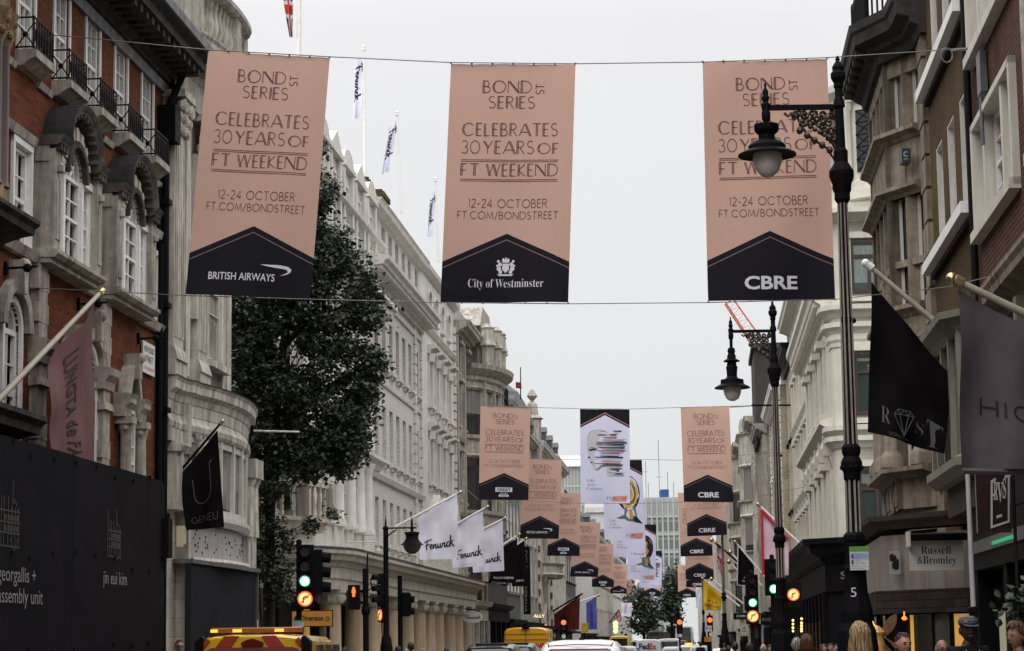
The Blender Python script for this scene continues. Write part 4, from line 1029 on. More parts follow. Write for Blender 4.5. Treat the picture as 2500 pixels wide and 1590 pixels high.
for k in range(3, 12, 2): a, o = bw[k]; w.lathe((a, o - .1, 13.7), [(.3, 0), (.3, .9), (.42, 1.0), (.34, 1.2), (.3, 1.7), (.36, 1.8), (.1, 2.0)], 8)
w.box(100.5, 105.5, -1.5, .4, 13.7, 15.6); w.ext_o([(100, 15.6), (106, 15.6), (104.6, 16.6), (101.4, 16.6)], -1.5, .6)
w.build('bow_window', greystone, b)
w = MB(fr)
for z0, z1 in ((4.3, 6.3), (7.3, 9.6), (10.6, 12.6)): w.sweep([(a, o - .12) for a, o in bw], [(0, z0), (0, z1)])
w.build('bow_glass', glass, b)
# black-framed modern building, then further fronts on the left
house('modern_block', 'black and glass modern office block with a roof terrace', 'L', 107.2, 119, 13.6, mat('black cladding', (.02, .02, .022), (.03, .03, .032), 2, .5), black, [(4.6, 6.6), (7.3, 9.4), (10.1, 12.2)], 6, 1.4, 3.4, black, corn=.3, parapet=.3, dentil=False, fm=iron, gm=glassg)
t, fr = fthing('roof_terrace', 'black steel roof terrace frame with railing on the modern block', 'railing', 'L', 108, 13.6)
w = MB(fr)
for a in rng(107.4, 118.6, 14): w.box(a - .03, a + .03, .2, .26, 13.6, 14.7)
for z in (14.1, 14.66): w.box(107.4, 118.6, .2, .26, z, z + .05)
for a in (107.6, 111, 115, 118.4): w.box(a - .07, a + .07, -.6, -.45, 13.6, 16.2)
w.box(107.4, 118.6, -4, -.3, 16.1, 16.35); w.build('frame', black, t)
w = MB(fr); w.box(112.5, 113.6, .27, .3, 13.7, 14.3); w.build('panel', mat('yellow board', (.6, .4, .1)), t)
sets = [
 ('glass_house', 'dark green glazed upper storeys past the black block', 119.2, 128, 14.2, mat('green slate cladding', (.10, .115, .105), (.07, .08, .075), 2, .5), mat('g trim', (.2, .21, .2)), [(4.2, 6.2), (7.0, 9.0), (9.8, 11.8), (12.4, 13.9)], 4, 1.5, None),
 ('french_roof_house', 'pale stone house with a domed slate roof behind the hanging banners', 128.2, 142, 13.6, greystone, cream_t, [(4.3, 6.4), (7.3, 9.3), (10.2, 12.0)], 4, 1.1, 3.2),
 ('striped_house', 'red and cream striped corner house with a round headed shop window', 142.2, 155, 14.0, cream, cream_t, [(3.6, 5.4), (6.6, 8.6), (9.6, 11.2)], 4, 1.0, None),
 ('tiled_house', 'pale tiled narrow house past the striped corner', 155.2, 171, 14.2, cream, cream_t, [(3.6, 5.4), (6.4, 8.2)], 5, 1.0, 2.0),
 ('grey_block', 'plain dark grey block with small square windows', 171.2, 184, 12.5, mat('grey render', (.12, .115, .12), (.09, .088, .09), 1, .7), black, [(3.3, 5.0), (6.0, 7.8)], 5, 1.2, None),
 ('white_panel_house', 'flat white panelled front with the blue flag', 184.4, 214, 10.5, mat('white panels', (.62, .62, .64), (.56, .56, .58), .4, .5), white, [], 1, 1.0, None),
 ('far_cream_terrace', 'far cream terrace with regular windows at the left end of the street', 214.4, 262, 11.5, cream, cream_t, [(2.0, 3.6), (4.6, 6.4), (7.0, 8.5)], 9, 1.3, 2.0),
 ('farthest_cream_terrace', 'farthest pale terrace on the left behind the small banners', 262.4, 330, 11.0, stucco, stucco, [(1.6, 3.2), (4.2, 6.0), (6.8, 8.0)], 10, 1.6, 2.0),
]
for n_, l_, a0, a1, H, wm, tm, rows, cols, ww, rf in sets:
    b, fr = house(n_, l_, 'L', a0, a1, H, wm, tm, rows, cols, ww, 3.0 + gz(a0), black, corn=.5, parapet=.5, roof=rf, zg=gz(a1) - .1, strings=(rows[1][1] + .5,) if len(rows) > 1 else ())
    if n_ == 'french_roof_house':
        w = MB(fr); 
        w.lathe((131.5, -1.6, 13.6), [(2.2, 0), (2.3, .4), (2.0, 1.4), (1.4, 2.4), (.6, 3.0), (.15, 3.3)], 14); w.build('dome', slate, b)
        w = MB(fr); w.box(138.4, 140.2, -.6, .5, 12.6, 13.9); w.lathe((139.3, 0, 13.9), [(.55, 0), (.55, 1.2), (.7, 1.3), (.4, 1.5), (.3, 2.2), (.1, 2.4), (.35, 2.7), (.1, 3.1)], 10)
        for a in rng(133, 138, 12): w.box(a - .03, a + .03, .1, .16, 13.7, 14.6)
        w.box(133, 138, .1, .16, 14.6, 14.68); w.build('finial', greystone, b)
    if n_ == 'striped_house':
        w = MB(fr)
        for k in range(10): w.box(142.3, 143.3, .0, .06, 2.6 + k * .9, 3.0 + k * .9)
        for k in range(10): w.box(153.6, 154.8, .0, .06, 2.6 + k * .9, 3.0 + k * .9)
        w.build('brick_bands', redbrick, b)
        w = MB(fr); bwx = bowpath(145, 152, 0, 1.1, 10, .6)
        for z0, z1 in ((5.6, 6.5), (8.7, 9.5)): w.sweep(bwx, [(-.3, z0), (0, z0), (.15, z0 + .2), (.02, z0 + .3), (.02, z1 - .2), (.2, z1), (-.3, z1 + .02)], closedprof=True)
        for k in range(0, 11, 2): w.box(bwx[k][0] - .15, bwx[k][0] + .15, bwx[k][1] - .3, bwx[k][1] + .05, 5.6, 9.5)
        w.build('bow_window', cream_t, b)
        w = MB(fr); w.arch_ring(147.5, 2.6, 1.1, 1.4, .0, .2, 14); w.build('arch', cream_t, b)
        w = MB(fr); w.box(144.4, 144.8, .05, .3, .3, 2.6); w.box(146.6, 148.4, .03, .08, .2, 2.6); w.build('lit_window', emat('warm lit glass', (.8, .5, .22), .7), b)
# ================================================================== RIGHT SIDE
# ---- nearest red-brown brick house with big white window boxes
b, fr = fthing('red_brick_house', 'dark red brick house with broad white boxed windows at the right edge', 'building', 'R', 33.5)
WN = [(28.95, 33.25, 7.45, 9.18), (28.9, 33.25, 10.12, 12.6), (23.5, 27.6, 7.45, 9.18), (23.5, 27.6, 10.12, 12.6)]
w = MB(fr); w.wall(-45, 33.5, 0, 14, [(x0 + .05, x1 - .05, z0 + .05, z1 - .05) for x0, x1, z0, z1 in WN], 0, .3); body(w, -45, 33.5, 14, -.32); w.build('wall', plumbrick, b)
for x0, x1, z0, z1 in WN:
    w = MB(fr)
    w.box(x0, x0 + .16, -.28, .1, z0, z1); w.box(x1 - .16, x1, -.28, .1, z0, z1); w.box(x0, x1, -.28, .1, z1 - .1, z1); w.box(x0, x1, -.28, .16, z0 - .05, z0 + .1)
    for q in (.27, .73): a = x0 + (x1 - x0) * q; w.box(a - .1, a + .1, -.26, .06, z0 + .1, z1 - .1)
    for q in (.06, .3, .76): a = x0 + (x1 - x0) * q; w.box(a, a + (x1 - x0) * .18, -.2, -.15, z0 + .1, z1 - .1)
    w.build('window_box', mat('stone paint', (.60, .575, .515), (.54, .515, .46), 4, .6, streak=(.4, .38, .33)), b)
    sash(b, fr, (x0 + x1) / 2, z0 + .1, (x1 - x0) * .4, z1 - z0 - .2, 2, 4, -.16, white, glass, .07)
    w = MB(fr)
    for q in (.15, .85): w.box(x0 + (x1 - x0) * q - .4, x0 + (x1 - x0) * q + .4, -.24, -.21, z0 + .1, z1 - .1)
    w.build('side_panel', mat('stone paint', (.60, .575, .515)), b)
w = MB(fr); w.ext_a(cornice_prof(5.9, 6.35, .38), 14, 30.8); w.box(14, 30.8, 0, .2, 4.6, 4.9)
for a in (26.5, 28.5, 30.4): w.box(a - .16, a + .16, 0, .22, 4.4, 5.9)
w.build('stone_band', buff_t, b)
w = MB(fr); w.box(31.6, 32.0, .02, .12, 9.35, 9.95); w.tube([(31.8, .1, 9.3), (31.8, .1, 8.6)], .03, 5); w.build('cable_box', lead, b)
w = MB(fr); w.tube([(26.8, .12, 0), (26.8, .12, 9.9), (26.8, .35, 10.15), (26.8, .35, 10.4)], .12, 8); w.lathe((26.8, .35, 10.3), [(.14, 0), (.3, .35), (.3, .5)], 8); w.build('rainwater_head', greystone, b)
w = MB(fr)
for a0_, a1_ in ((24, 28.6), (28.7, 30.8)): w.box(a0_, a1_, .0, .07, 4.3, 5.9)
w.build('upper_glass', glassb, b)
# ground floor shop of that house
w = MB(fr); w.box(14, 33.3, 0, .3, 3.25, 4.45); w.box(14, 33.3, 0, .34, 2.55, 3.22)
for a in (33.1, 29.9, 26.4): w.box(a - .16, a + .16, 0, .3, 0, 2.6)
w.box(14, 33.3, .0, .26, 0, .4); w.build('shopfront', black, b)
w = MB(fr); w.box(14, 33.3, -.1, .1, .4, 2.55); w.build('shop_window', glassb, b)
w = MB(fr); w.box(14, 33.2, .34, .38, 2.78, 2.95); w.build('fascia_strip', mat('grey fascia metal', (.11, .11, .11), (.08, .08, .08), 2, .35), b)
w = MB(fr); w.box(28.2, 30.4, .385, .395, 2.82, 2.87); w.box(27.4, 28.5, .12, .15, 2.22, 2.38); w.build('green_reflection', emat('green reflection glow', (.0, .45, .17), .45), b)  # glowing strips paint in a diffuse green reflection, no lamp here
w = MB(fr); w.box(30.95, 32.15, .105, .12, .4, 2.0); w.build('lit_window', emat('pale lit display', (.30, .30, .20), .55), b)
w = MB(fr); w.box(30.0, 30.85, .105, .12, .4, 2.0); w.build('bright_panel', emat('cream lit panel', (.72, .66, .42), .8), b)

# ---- brown brick house
b, fr = fthing('brown_brick_house', 'mossy brown brick house with three tall recessed windows per floor', 'building', 'R', 39.75)
cs = [34.75, 36.55, 38.35]
rows = [(4.9, 7.2), (8.12, 10.06), (11.3, 13.0)]
w = MB(fr); w.wall(33.5, 39.75, 0, 14.2, [(a - .5, a + .5, z0, z1) for a in cs for z0, z1 in rows[1:]], 0, .42); body(w, 33.5, 39.75, 14.2, -.44); w.build('wall', brownbrick, b)
for a in cs:
    for z0, z1 in rows[1:]: sash(b, fr, a, z0, .98, z1 - z0, 2, 4, -.40, white, glass, .07)
w = MB(fr)
for a in cs:
    for z0, z1 in rows[1:]: w.mark(); w.box(a - .5, a - .44, -.4, -.005, z0, z1); w.box(a + .44, a + .5, -.4, -.005, z0, z1); w.box(a - .5, a + .5, -.4, -.008, z1 - .04, z1)
w.each('reveal', mat('lime washed reveal', (.62, .60, .565), (.52, .50, .47), 8, .7, streak=(.35, .33, .3)), b)
w = MB(fr)
for z in (7.98, 11.12): w.mark(); w.box(33.62, 39.72, -.42, .24, z - .02, z + .16)
w.each('sill_band', white, b)
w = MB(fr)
for z in (7.82, 10.96): w.box(33.7, 39.6, 0, .10, z + .05, z + .13)  # black strips put in as the thin shadow under the sill bands
w.tube([(33.45, .08, 3), (33.45, .08, 14)], .06, 8); w.build('sill_shade_and_pipe', iron, b)
# its first floor oriel shop window in olive paint
olive = mat('olive grey paint', (.25, .245, .19), (.20, .195, .15), 5, .5, streak=(.12, .115, .09))
w = MB(fr)
orp = [(31.1, .0), (32.0, .55), (35.9, .55), (36.3, .0)]
w.sweep(orp, [(-.3, 3.9), (0, 3.9), (.12, 4.02), (.12, 4.14), (.0, 4.2), (-.3, 4.22)], closedprof=True)
w.sweep(orp, [(-.3, 5.9), (.02, 5.9), (.1, 6.02), (.26, 6.1), (.28, 6.2), (-.3, 6.28)], closedprof=True)
for (a, o) in [(31.25, .1), (31.6, .3), (32.0, .53), (32.9, .55), (33.9, .55), (34.9, .55), (35.85, .53), (36.2, .1)]: w.box(a - .08, a + .08, o - .14, o + .05, 4.2, 5.95)
w.build('oriel', olive, b)
w = MB(fr); w.sweep([(a, o - .03) for a, o in orp], [(0, 4.2), (0, 5.95)]); w.build('oriel_glass', mat('oriel glass', (.10, .10, .13), (.03, .03, .035), 2, .05), b)
w = MB(fr); w.loops([[(a, o - .02, z) for a, o in [(31.4, .0), (32.2, .4), (35.7, .4), (36.1, 0)]] for z in (3.45, 3.9)]); w.build('oriel_bracket', mat('dark stone', (.09, .075, .06), (.06, .05, .042), 4, .8), b)
w = MB(fr); w.loops([[(33.4, o0_, z) for o0_, z in ((0, 6.25), (.6, 6.25), (.0, 6.8))], [(36.0, o0_, z) for o0_, z in ((0, 6.25), (.6, 6.25), (0, 6.8))]]); w.build('oriel_pediment', MATS['dark stone'], b)

# ---- stone house with a tall canted bay, iron railing on top
b, fr = fthing('canted_bay_house', 'brown stone house with tall canted bay and iron railing on its cornice', 'building', 'R', 51)
w = MB(fr); body(w, 39.8, 47.2, 13.1, 0.0, 9); w.build('wall', buff, b)
bp = [(40.95, .0), (42.0, .6), (45.6, .6), (46.6, .0)]
w = MB(fr)
wide = lambda d: [(a, o + d) for a, o in bp]
for z0, z1 in ((3.95, 4.55), (7.0, 7.6), (9.75, 10.95), (12.1, 12.5)):
    w.sweep(bp, [(-.4, z0), (0, z0), (0, z1), (-.4, z1)], closedprof=True)
for z, p in ((4.5, .3), (7.5, .2), (9.75, .22), (10.82, .22), (6.95, .12)):
    w.sweep(bp, [(-.1, z), (.03, z), (.08, z + .06), (p, z + .12), (p, z + .2), (-.1, z + .24)], closedprof=True)
posts = []
for (p, q), n in ((((40.95, .0), (42.0, .6)), 2), (((42.0, .6), (45.6, .6)), 4), (((45.6, .6), (46.6, 0)), 2)):
    for k in range(n + 1):
        a, o = p[0] + (q[0] - p[0]) * k / n, p[1] + (q[1] - p[1]) * k / n
        t_ = .13 if k in (0, n) else .06
        w.box(a - t_, a + t_, o - .22, o + .01, 3.95, 12.4)
w.sweep(bp, [(-.2, 8.45), (-.02, 8.45), (-.02, 8.58), (-.2, 8.58)], closedprof=True)
w.sweep(bp, [(-.2, 5.9), (-.02, 5.9), (-.02, 6.05), (-.2, 6.05)], closedprof=True)
w.build('bay', buff_t, b)
w = MB(fr)
for z0, z1 in ((4.6, 7.0), (7.6, 9.75), (10.95, 12.1)):
    w.sweep([(a, o - .2) for a, o in bp], [(0, z0), (0, z1)])
w.build('bay_glass', glass, b)
w = MB(fr)
for (p, q), n in ((((40.95, .0), (42.0, .6)), 2), (((42.0, .6), (45.6, .6)), 4)):
    for k in range(n):
        for q0, q1 in ((.12, .2), (.8, .88)):
            for qq in (q0,):
                t0 = (k + (q0 if q0 < .5 else q0)) / n
                a, o = p[0] + (q[0] - p[0]) * t0, p[1] + (q[1] - p[1]) * t0
                for z0, z1 in ((4.6, 5.9), (7.6, 8.45), (8.58, 9.75), (10.95, 12.1)): w.box(a - .035, a + .035, o - .2, o - .14, z0, z1)
w.build('casement', mat('pale casement', (.5, .48, .44)), b)
w = MB(fr)
z = 4.2; k = 0
while z < 12.4:
    l = .62 if k % 2 else .38; w.box(39.8 + .02, 39.8 + l + .3, 0, .09, z + .02, z + .56); z += .6; k += 1
w.build('quoins', buff_t, b)
w = MB(fr)
cp = [(39.6, .1), (40.8, .15), (41.9, .7), (45.7, .7), (46.8, .15), (47.3, .1)]
w.sweep(cp, [(-.6, 12.4), (.0, 12.4), (.05, 12.55), (.18, 12.6), (.2, 12.7), (.42, 12.76), (.45, 12.95), (.5, 13.0), (.52, 13.15), (-.6, 13.2)], closedprof=True)
w.loops([[(a, o, z) for a, o in cp] + [(47.3, -2, z), (39.6, -2, z)] for z in (12.7, 13.16)])
for k in range(6): a = 42.1 + k * .66; w.box(a - .1, a + .1, .65, 1.1, 12.6, 12.75)
w.build('cornice', mat('blackened cornice stone', (.05, .044, .04), (.025, .023, .022), 4, .85, bump=.2), b)
w = MB(fr)
rp_ = [(40.9, .25), (42.0, .85), (45.6, .85), (46.7, .25)]
for p, q in zip(rp_, rp_[1:]):
    n = int(math.dist(p, q) / .16)
    for k in range(n + 1):
        a, o = p[0] + (q[0] - p[0]) * k / n, p[1] + (q[1] - p[1]) * k / n
        w.tube([(a, o, 13.16), (a, o, 14.6)], .022 if k % 7 else .045, 5)
    for z in (13.3, 14.45): w.tube([(*p, z), (*q, z)], .028, 5)
w.build('railing', iron, b)
w = MB(fr)                                  # carved panels on the apron and the short columns
for a in (42.9, 44.7): w.arch_ring(a, 4.22, .24, .3, .59, .635, 20, 0, 2 * math.pi)
for s in (-1, 1):
    for a in (42.9, 44.7): w.box(a + s * .55 - .2, a + s * .55 + .2, .59, .625, 4.02, 4.42)
w.build('carved_panel', buff_t, b)
w = MB(fr)
for (a, o) in ((41.2, .2), (42.0, .68), (43.2, .7), (44.4, .7)):
    w.mark(); w.lathe((a, o, 0), [(.24, 4.72), (.24, 4.9), (.19, 4.98), (.15, 5.05), (.14, 6.7), (.2, 6.85), (.22, 6.95)], 12)
w.each('column', buff_t, b, 40)
w = MB(fr); w.loops([[(a, o - .0, z) for a, o in [(41.1, .0), (42.1, .5), (45.5, .5), (46.4, 0)]] for z in (3.55, 3.95)])
w.build('apron_corbel', mat('pale limestone', (.36, .33, .27), (.26, .235, .19), 3, .8, streak=(.12, .105, .085)), b)
# shop below it
w = MB(fr)
shp = [(36.2, -.05), (38.2, 1.25), (45.5, 1.2), (47.1, .2), (47.15, -4)]
w.sweep(shp, [(-.5, 3.4), (.05, 3.4), (.1, 3.48), (.2, 3.54), (.22, 3.62), (-.5, 3.68)], closedprof=True); w.build('shop_cornice', mat('dark stone', (.09, .075, .06)), b)
w = MB(fr); w.sweep(shp, [(-.4, 2.35), (.0, 2.35), (.0, 3.3), (-.4, 3.3)], closedprof=True); w.build('fascia', mat('pinkish fascia stone', (.30, .265, .24), (.24, .21, .19), 2.5, .6, streak=(.14, .12, .11)), b)
w = MB(fr); w.sweep(shp, [(-.4, 2.0), (.12, 2.0), (.12, 2.38), (-.4, 2.38)], closedprof=True); w.build('lower_fascia', ashlar('brown glazed tile', (.03, .025, .024), (.05, .04, .036), .5, .13), b)
w = MB(fr); w.sweep(shp, [(-.1, 0), (-.1, 2.0)])
for (a, o) in ((36.35, -.05), (36.72, .2), (37.15, .46), (37.85, .94), (38.15, 1.13), (40.5, 1.1), (43.0, 1.1), (45.4, 1.1)): w.box(a - .05, a + .05, o - .1, o + .1, 0, 2.0)
w.build('shopfront', black, b)
w = MB(fr); w.sweep([(36.3, -.02), (38.15, 1.16), (45.4, 1.1)], [(0, .3), (0, 1.98)]); w.build('shop_window', glassb, b)
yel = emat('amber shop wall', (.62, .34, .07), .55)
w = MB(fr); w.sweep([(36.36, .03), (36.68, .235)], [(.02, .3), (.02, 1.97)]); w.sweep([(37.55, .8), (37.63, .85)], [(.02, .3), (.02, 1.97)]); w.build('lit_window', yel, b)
w = MB(fr); w.sweep([(36.78, .3), (37.1, .5)], [(.02, .3), (.02, 1.97)]); w.build('display', mat('grey display', (.11, .10, .09), (.05, .045, .04), 3, .4), b)

# ---- white corner building with the domed tower
b, fr = fthing('white_corner_building', 'ivory stucco corner building with a round domed tower', 'building', 'R', 98)
H1 = 11.6
R3rows = [(4.6, 6.6), (8.4, 10.35)]
csA = [67.6, 69.6, 71.9, 75.1, 78.2]
w = MB(fr); holes = [(a - .42, a + .42, z0, z1) for a in (69.0, 72.0, 75.1, 78.4) for z0, z1 in R3rows]
w.wall(66.0, 82, 2.0, 11.8, holes, .35, .4); w.box(66.0, 82, -9, -.06, 0, 11.8)
csB = [84.2, 86.6, 89.0, 91.4, 93.8, 96.2]
holes = [(a - .5, a + .5, z0, z1) for a in csB for z0, z1 in ((4.4, 6.4), (7.6, 9.6), (10.6, 12.2), (13.0, 14.2))]
w.wall(82, 98, 2.0, 15.0, holes, 0, .35); w.box(82, 98, -9, -.37, 0, 15.0)
w.poly([(98, 0, 0), (98, -.4, 0), (98, -.4, 15), (98, 0, 15)])
w.build('wall', ivory, b)
for a in (69.0, 72.0, 75.1, 78.4):
    for z0, z1 in R3rows: sash(b, fr, a, z0, .84, z1 - z0, 1, 2, .12, mat('brown window frame', (.06, .045, .04)), glassg, .06)
for a in csB:
    for z0, z1 in ((4.4, 6.4), (7.6, 9.6), (10.6, 12.2), (13.0, 14.2)): sash(b, fr, a, z0, 1.0, z1 - z0, 1, 2, -.25, white, glassg, .06)
w = MB(fr)
w.ext_a([(.3, 10.9), (.45, 10.9), (.5, 11.1), (.6, 11.12), (.62, 11.25), (.85, 11.4), (.88, 11.6), (.98, 11.7), (.98, 11.9), (-.2, 12.0)], 65.4, 82.3)
for k in range(38): a = 65.6 + k * .44; w.box(a, a + .22, .5, .82, 11.2, 11.36)
w.build('main_cornice', ivory, b)
w = MB(fr)
for a in (69.0, 72.0, 75.1, 78.4):
    for z0, z1 in R3rows: w.mark(); w.box(a - .6, a - .44, .33, .45, z0 - .1, z1); w.box(a + .44, a + .6, .33, .45, z0 - .1, z1); w.box(a - .66, a + .66, .33, .62, z1, z1 + .2); w.box(a - .62, a + .62, .33, .6, z0 - .22, z0 - .08)
w.each('surround', ivory, b)
w = MB(fr)
w.ext_a([(.3, 7.5), (.45, 7.5), (.55, 7.65), (.75, 7.75), (.75, 7.88), (.3, 7.95)], 65.5, 82.2)
w.build('band', ivory, b)
w = MB(fr)
for k in range(6):
    a = 66.6 + k * 2.6; w.mark(); w.box(a - .13, a + .13, .3, .62, 6.9, 7.5); w.tube([(a, .5, 7.35), (a, .62, 7.1), (a, .5, 6.8), (a, .42, 6.5)], .12, 7, .07); w.box(a - .16, a + .16, .33, .42, 4.4, 6.5)
w.each('console', ivory, b)
w = MB(fr)
for z in (6.9, 10.0, 12.5):
    w.ext_a([(-.02, z), (.14, z), (.24, z + .18), (.3, z + .3), (-.02, z + .34)], 82.3, 98)
w.build('band', ivory, b)
w = MB(fr)
for a in csB:
    for z1 in (6.4, 9.6, 12.2): w.mark(); w.box(a - .75, a + .75, 0, .3, z1 + .05, z1 + .25); w.box(a - .66, a - .52, 0, .12, z1 - 1.8, z1); w.box(a + .52, a + .66, 0, .12, z1 - 1.8, z1); w.box(a - .7, a + .7, 0, .2, z1 - 2.15, z1 - 2.0)
w.each('surround', ivory, b)
w = MB(fr)
for a in (83, 85.4, 87.8, 90.2, 92.6, 95, 97.6): w.mark(); w.box(a - .2, a + .2, 0, .2, 3.4, 14.5)
w.each('pilaster', ivory, b)
w = MB(fr)
w.ext_a(cornice_prof(14.5, 15.1, .7), 81.8, 98.2); w.box(82, 98, -.4, .05, 15.1, 15.7)
for a in (83, 90, 97): w.box(a - .35, a + .35, -.4, .3, 15.1, 16.4)
w.build('upper_cornice', ivory, b)
# rounded corner facing the side street, with its windows towards the viewer
cpt = [(66.2, .35), (65.5, .35), (65.25, .30), (65.06, .14), (65.0, -.1), (65.0, -9)]
cpt = cpt[::-1]
w = MB(fr); holes = None
w.sweep(cpt, [(0, 0), (0, 14.2)])
w.loops([[(a, o - .02, z) for a, o in cpt] + [(70, -9, z)] for z in (0, 14.2)])
for z, p in ((2.9, .3), (7.0, .25), (7.3, .3), (10.3, .25), (10.8, .35), (13.6, .6), (9.95, .1)):
    w.sweep(cpt, [(0, z), (.04, z), (p * .5, z + .12), (p, z + .2), (p, z + .34), (0, z + .38)])
w.build('corner', ivory, b)
w = MB(fr)
for o in (-.78, -2.7, -4.6):
    for z0, z1 in ((4.5, 6.35), (7.95, 9.7), (11.5, 13.0)):
        w.mark(); w.box(64.86, 65.0, o - .62, o - .5, z0 - .1, z1 + .1); w.box(64.86, 65.0, o + .5, o + .62, z0 - .1, z1 + .1); w.box(64.8, 65.0, o - .75, o + .75, z1 + .1, z1 + .28); w.box(64.84, 65.0, o - .7, o + .7, z0 - .25, z0 - .1)
w.each('surround', ivory, b)
brw = mat('brown window frame', (.06, .045, .04))
for o in (-.78, -2.7, -4.6):
    for z0, z1 in ((4.5, 6.35), (7.95, 9.7), (11.5, 13.0)):
        w = MB(fr); w.box(64.92, 64.98, o - .5, o - .42, z0, z1); w.box(64.92, 64.98, o + .42, o + .5, z0, z1); w.box(64.92, 64.98, o - .42, o + .42, z1 - .08, z1); w.box(64.92, 64.98, o - .42, o + .42, z0, z0 + .1); w.box(64.92, 64.985, o - .42, o + .42, z0 + (z1 - z0) * .68, z0 + (z1 - z0) * .68 + .1); w.box(64.92, 64.985, o - .06, o + .03, z0 + .1, z0 + (z1 - z0) * .68)
        wo = w.build('window', brw, b)
        w = MB(fr); w.poly([(64.96, o - .44, z0 + .05), (64.96, o + .44, z0 + .05), (64.96, o + .44, z1 - .05), (64.96, o - .44, z1 - .05)]); w.poly([(64.97, o - .44, z0 + .05), (64.97, o + .44, z0 + .05), (64.97, o + .44, z1 - .05), (64.97, o - .44, z1 - .05)]); w.build('pane', glassg, wo)
# tower
TC = (67.4, -2.2)
w = MB(fr)
w.lathe((TC[0], TC[1], 0), [(2.55, 13.9), (2.55, 14.3), (2.75, 14.35), (2.75, 14.6), (2.3, 14.7), (2.3, 15.0), (2.2, 15.05), (2.2, 17.35), (2.35, 17.4), (2.35, 17.6), (2.6, 17.75), (2.62, 17.95), (2.3, 18.0), (2.3, 18.15)], 40)
for k in range(12):
    t_ = 2 * math.pi * k / 12 + .13; w.lathe((TC[0] + 2.32 * math.cos(t_), TC[1] + 2.32 * math.sin(t_), 0), [(.2, 15.05), (.16, 15.15), (.15, 17.1), (.2, 17.2), (.2, 17.35)], 8)
w.build('tower', ivory, b, 35)
w = MB(fr)
for k in range(12):
    t_ = 2 * math.pi * (k + .5) / 12 + .13; c, s = math.cos(t_), math.sin(t_)
    q = lambda r, d, z: (TC[0] + r * c - d * s, TC[1] + r * s + d * c, z)
    w.loops([[q(2.12, -.28, z), q(2.12, .28, z), q(2.225, .28, z), q(2.225, -.28, z)] for z in (15.25, 17.1)])
w.build('tower_glass', glassb, b)
w = MB(fr)
for k in range(12):
    t_ = 2 * math.pi * (k + .5) / 12 + .13; c, s = math.cos(t_), math.sin(t_)
    q = lambda r, d, z: (TC[0] + r * c - d * s, TC[1] + r * s + d * c, z)
    for j in range(5):
        z0, z1 = 15.25 + j * .37, 15.62 + j * .37
        w.tube([q(2.235, -.28, z0), q(2.235, .28, z1)], .016, 4); w.tube([q(2.235, .28, z0), q(2.235, -.28, z1)], .016, 4); w.tube([q(2.235, -.28, z1), q(2.235, .28, z1)], .016, 4)
w.build('tower_lattice', iron, b)
w = MB(fr); w.lathe((TC[0], TC[1], 0), [(2.1, 18.1), (2.05, 18.35), (1.7, 18.75), (1.75, 18.85), (1.5, 19.3), (.9, 19.9), (.3, 20.3), (.05, 20.8)], 32); w.build('dome', lead, b, 40)
# dark shop along its foot
w = MB(fr)
shq = [(52.8, -7), (65.0, -6.8), (64.6, .2), (65.2, .75), (82, .75), (98, .4)]
w.sweep(shq[1:], [(-.3, 3.7), (.05, 3.7), (.12, 3.85), (.4, 4.0), (.45, 4.2), (.6, 4.25), (.62, 4.4), (-.3, 4.45)], closedprof=True)
w.sweep(shq[1:], [(-.3, 2.9), (.0, 2.9), (.0, 3.7), (-.3, 3.7)], closedprof=True)
w.sweep(shq[1:], [(-.1, 0), (-.1, 2.9)])
for a in rng(66, 97, 14): w.box(a - .16, a + .16, .45, .8, 0, 2.9)
w.build('shopfront', black, b)
w = MB(fr); 
for a in rng(67.2, 95.8, 13): w.mark(); w.lathe((a, .84, .35), [(.03, 0), (.03, 1.7)], 6)
w.each('brass_post', mat('dull brass', (.16, .12, .06), rough=.35, metal=.8), b)
P = Patch(fr.w(64.95, -.9, 2.65), fr.w(64.95, .3, 2.65), fr.w(64.95, .3, 2.2), fr.w(64.95, -.9, 2.2)); 
P.c = [fr.w(64.5, .35, 3.6), fr.w(64.95, -1.35, 3.6), fr.w(64.95, -1.35, 3.1), fr.w(64.5, .35, 3.1)]; P.n = -DV
w = MB(); P.add(w, thing_holder(b), txt('S T O R E', 0), .0, 1.0, .72, .42, .06); place_rel(w.build('lettering', mat('dim gilt letters', (.16, .15, .13))), b)

# ---- further fronts on the right
def house_r(*a, **k): return house(*a, **k)
house('dark_brick_house', 'narrow brick house with black gutters past the ivory building', 'R', 98.2, 108, 14.3, yellowbrick, iron, [(4.4, 6.2), (7.4, 9.4), (10.6, 12.6)], 4, 1.0, 3.4, black, corn=.6, parapet=.7, dentil=False, zg=-.3)
house('quoined_house', 'stock brick house with white quoins and a tall chimney', 'R', 108.2, 124, 13.6, yellowbrick, white, [(4.2, 6.2), (7.2, 9.0), (10.0, 11.6)], 5, 1.1, 3.2, black, corn=.5, parapet=.5, quoin=True, zg=-.4, o0=.3)
t, fr = fthing('chimney_stack', 'tall grey brick chimney stack with pots behind the lamp post', 'chimney', 'R', 112, 13)
w = MB(fr); w.box(104, 107.6, -1.6, -.1, 12.5, 16.6); w.box(103.8, 107.8, -1.8, .05, 16.0, 16.3); w.build('stack', brickmat('grey stack brick', (.2, .19, .17), (.15, .14, .13), (.1, .1, .1)), t)
w = MB(fr)
for a in (104.5, 105.4, 106.3, 107.2): w.mark(); w.lathe((a, -.8, 16.6), [(.3, 0), (.26, .5), (.32, .9)], 10)
w.each('chimney_pot', mat('clay pot', (.28, .17, .10), (.2, .12, .08), 4), t)
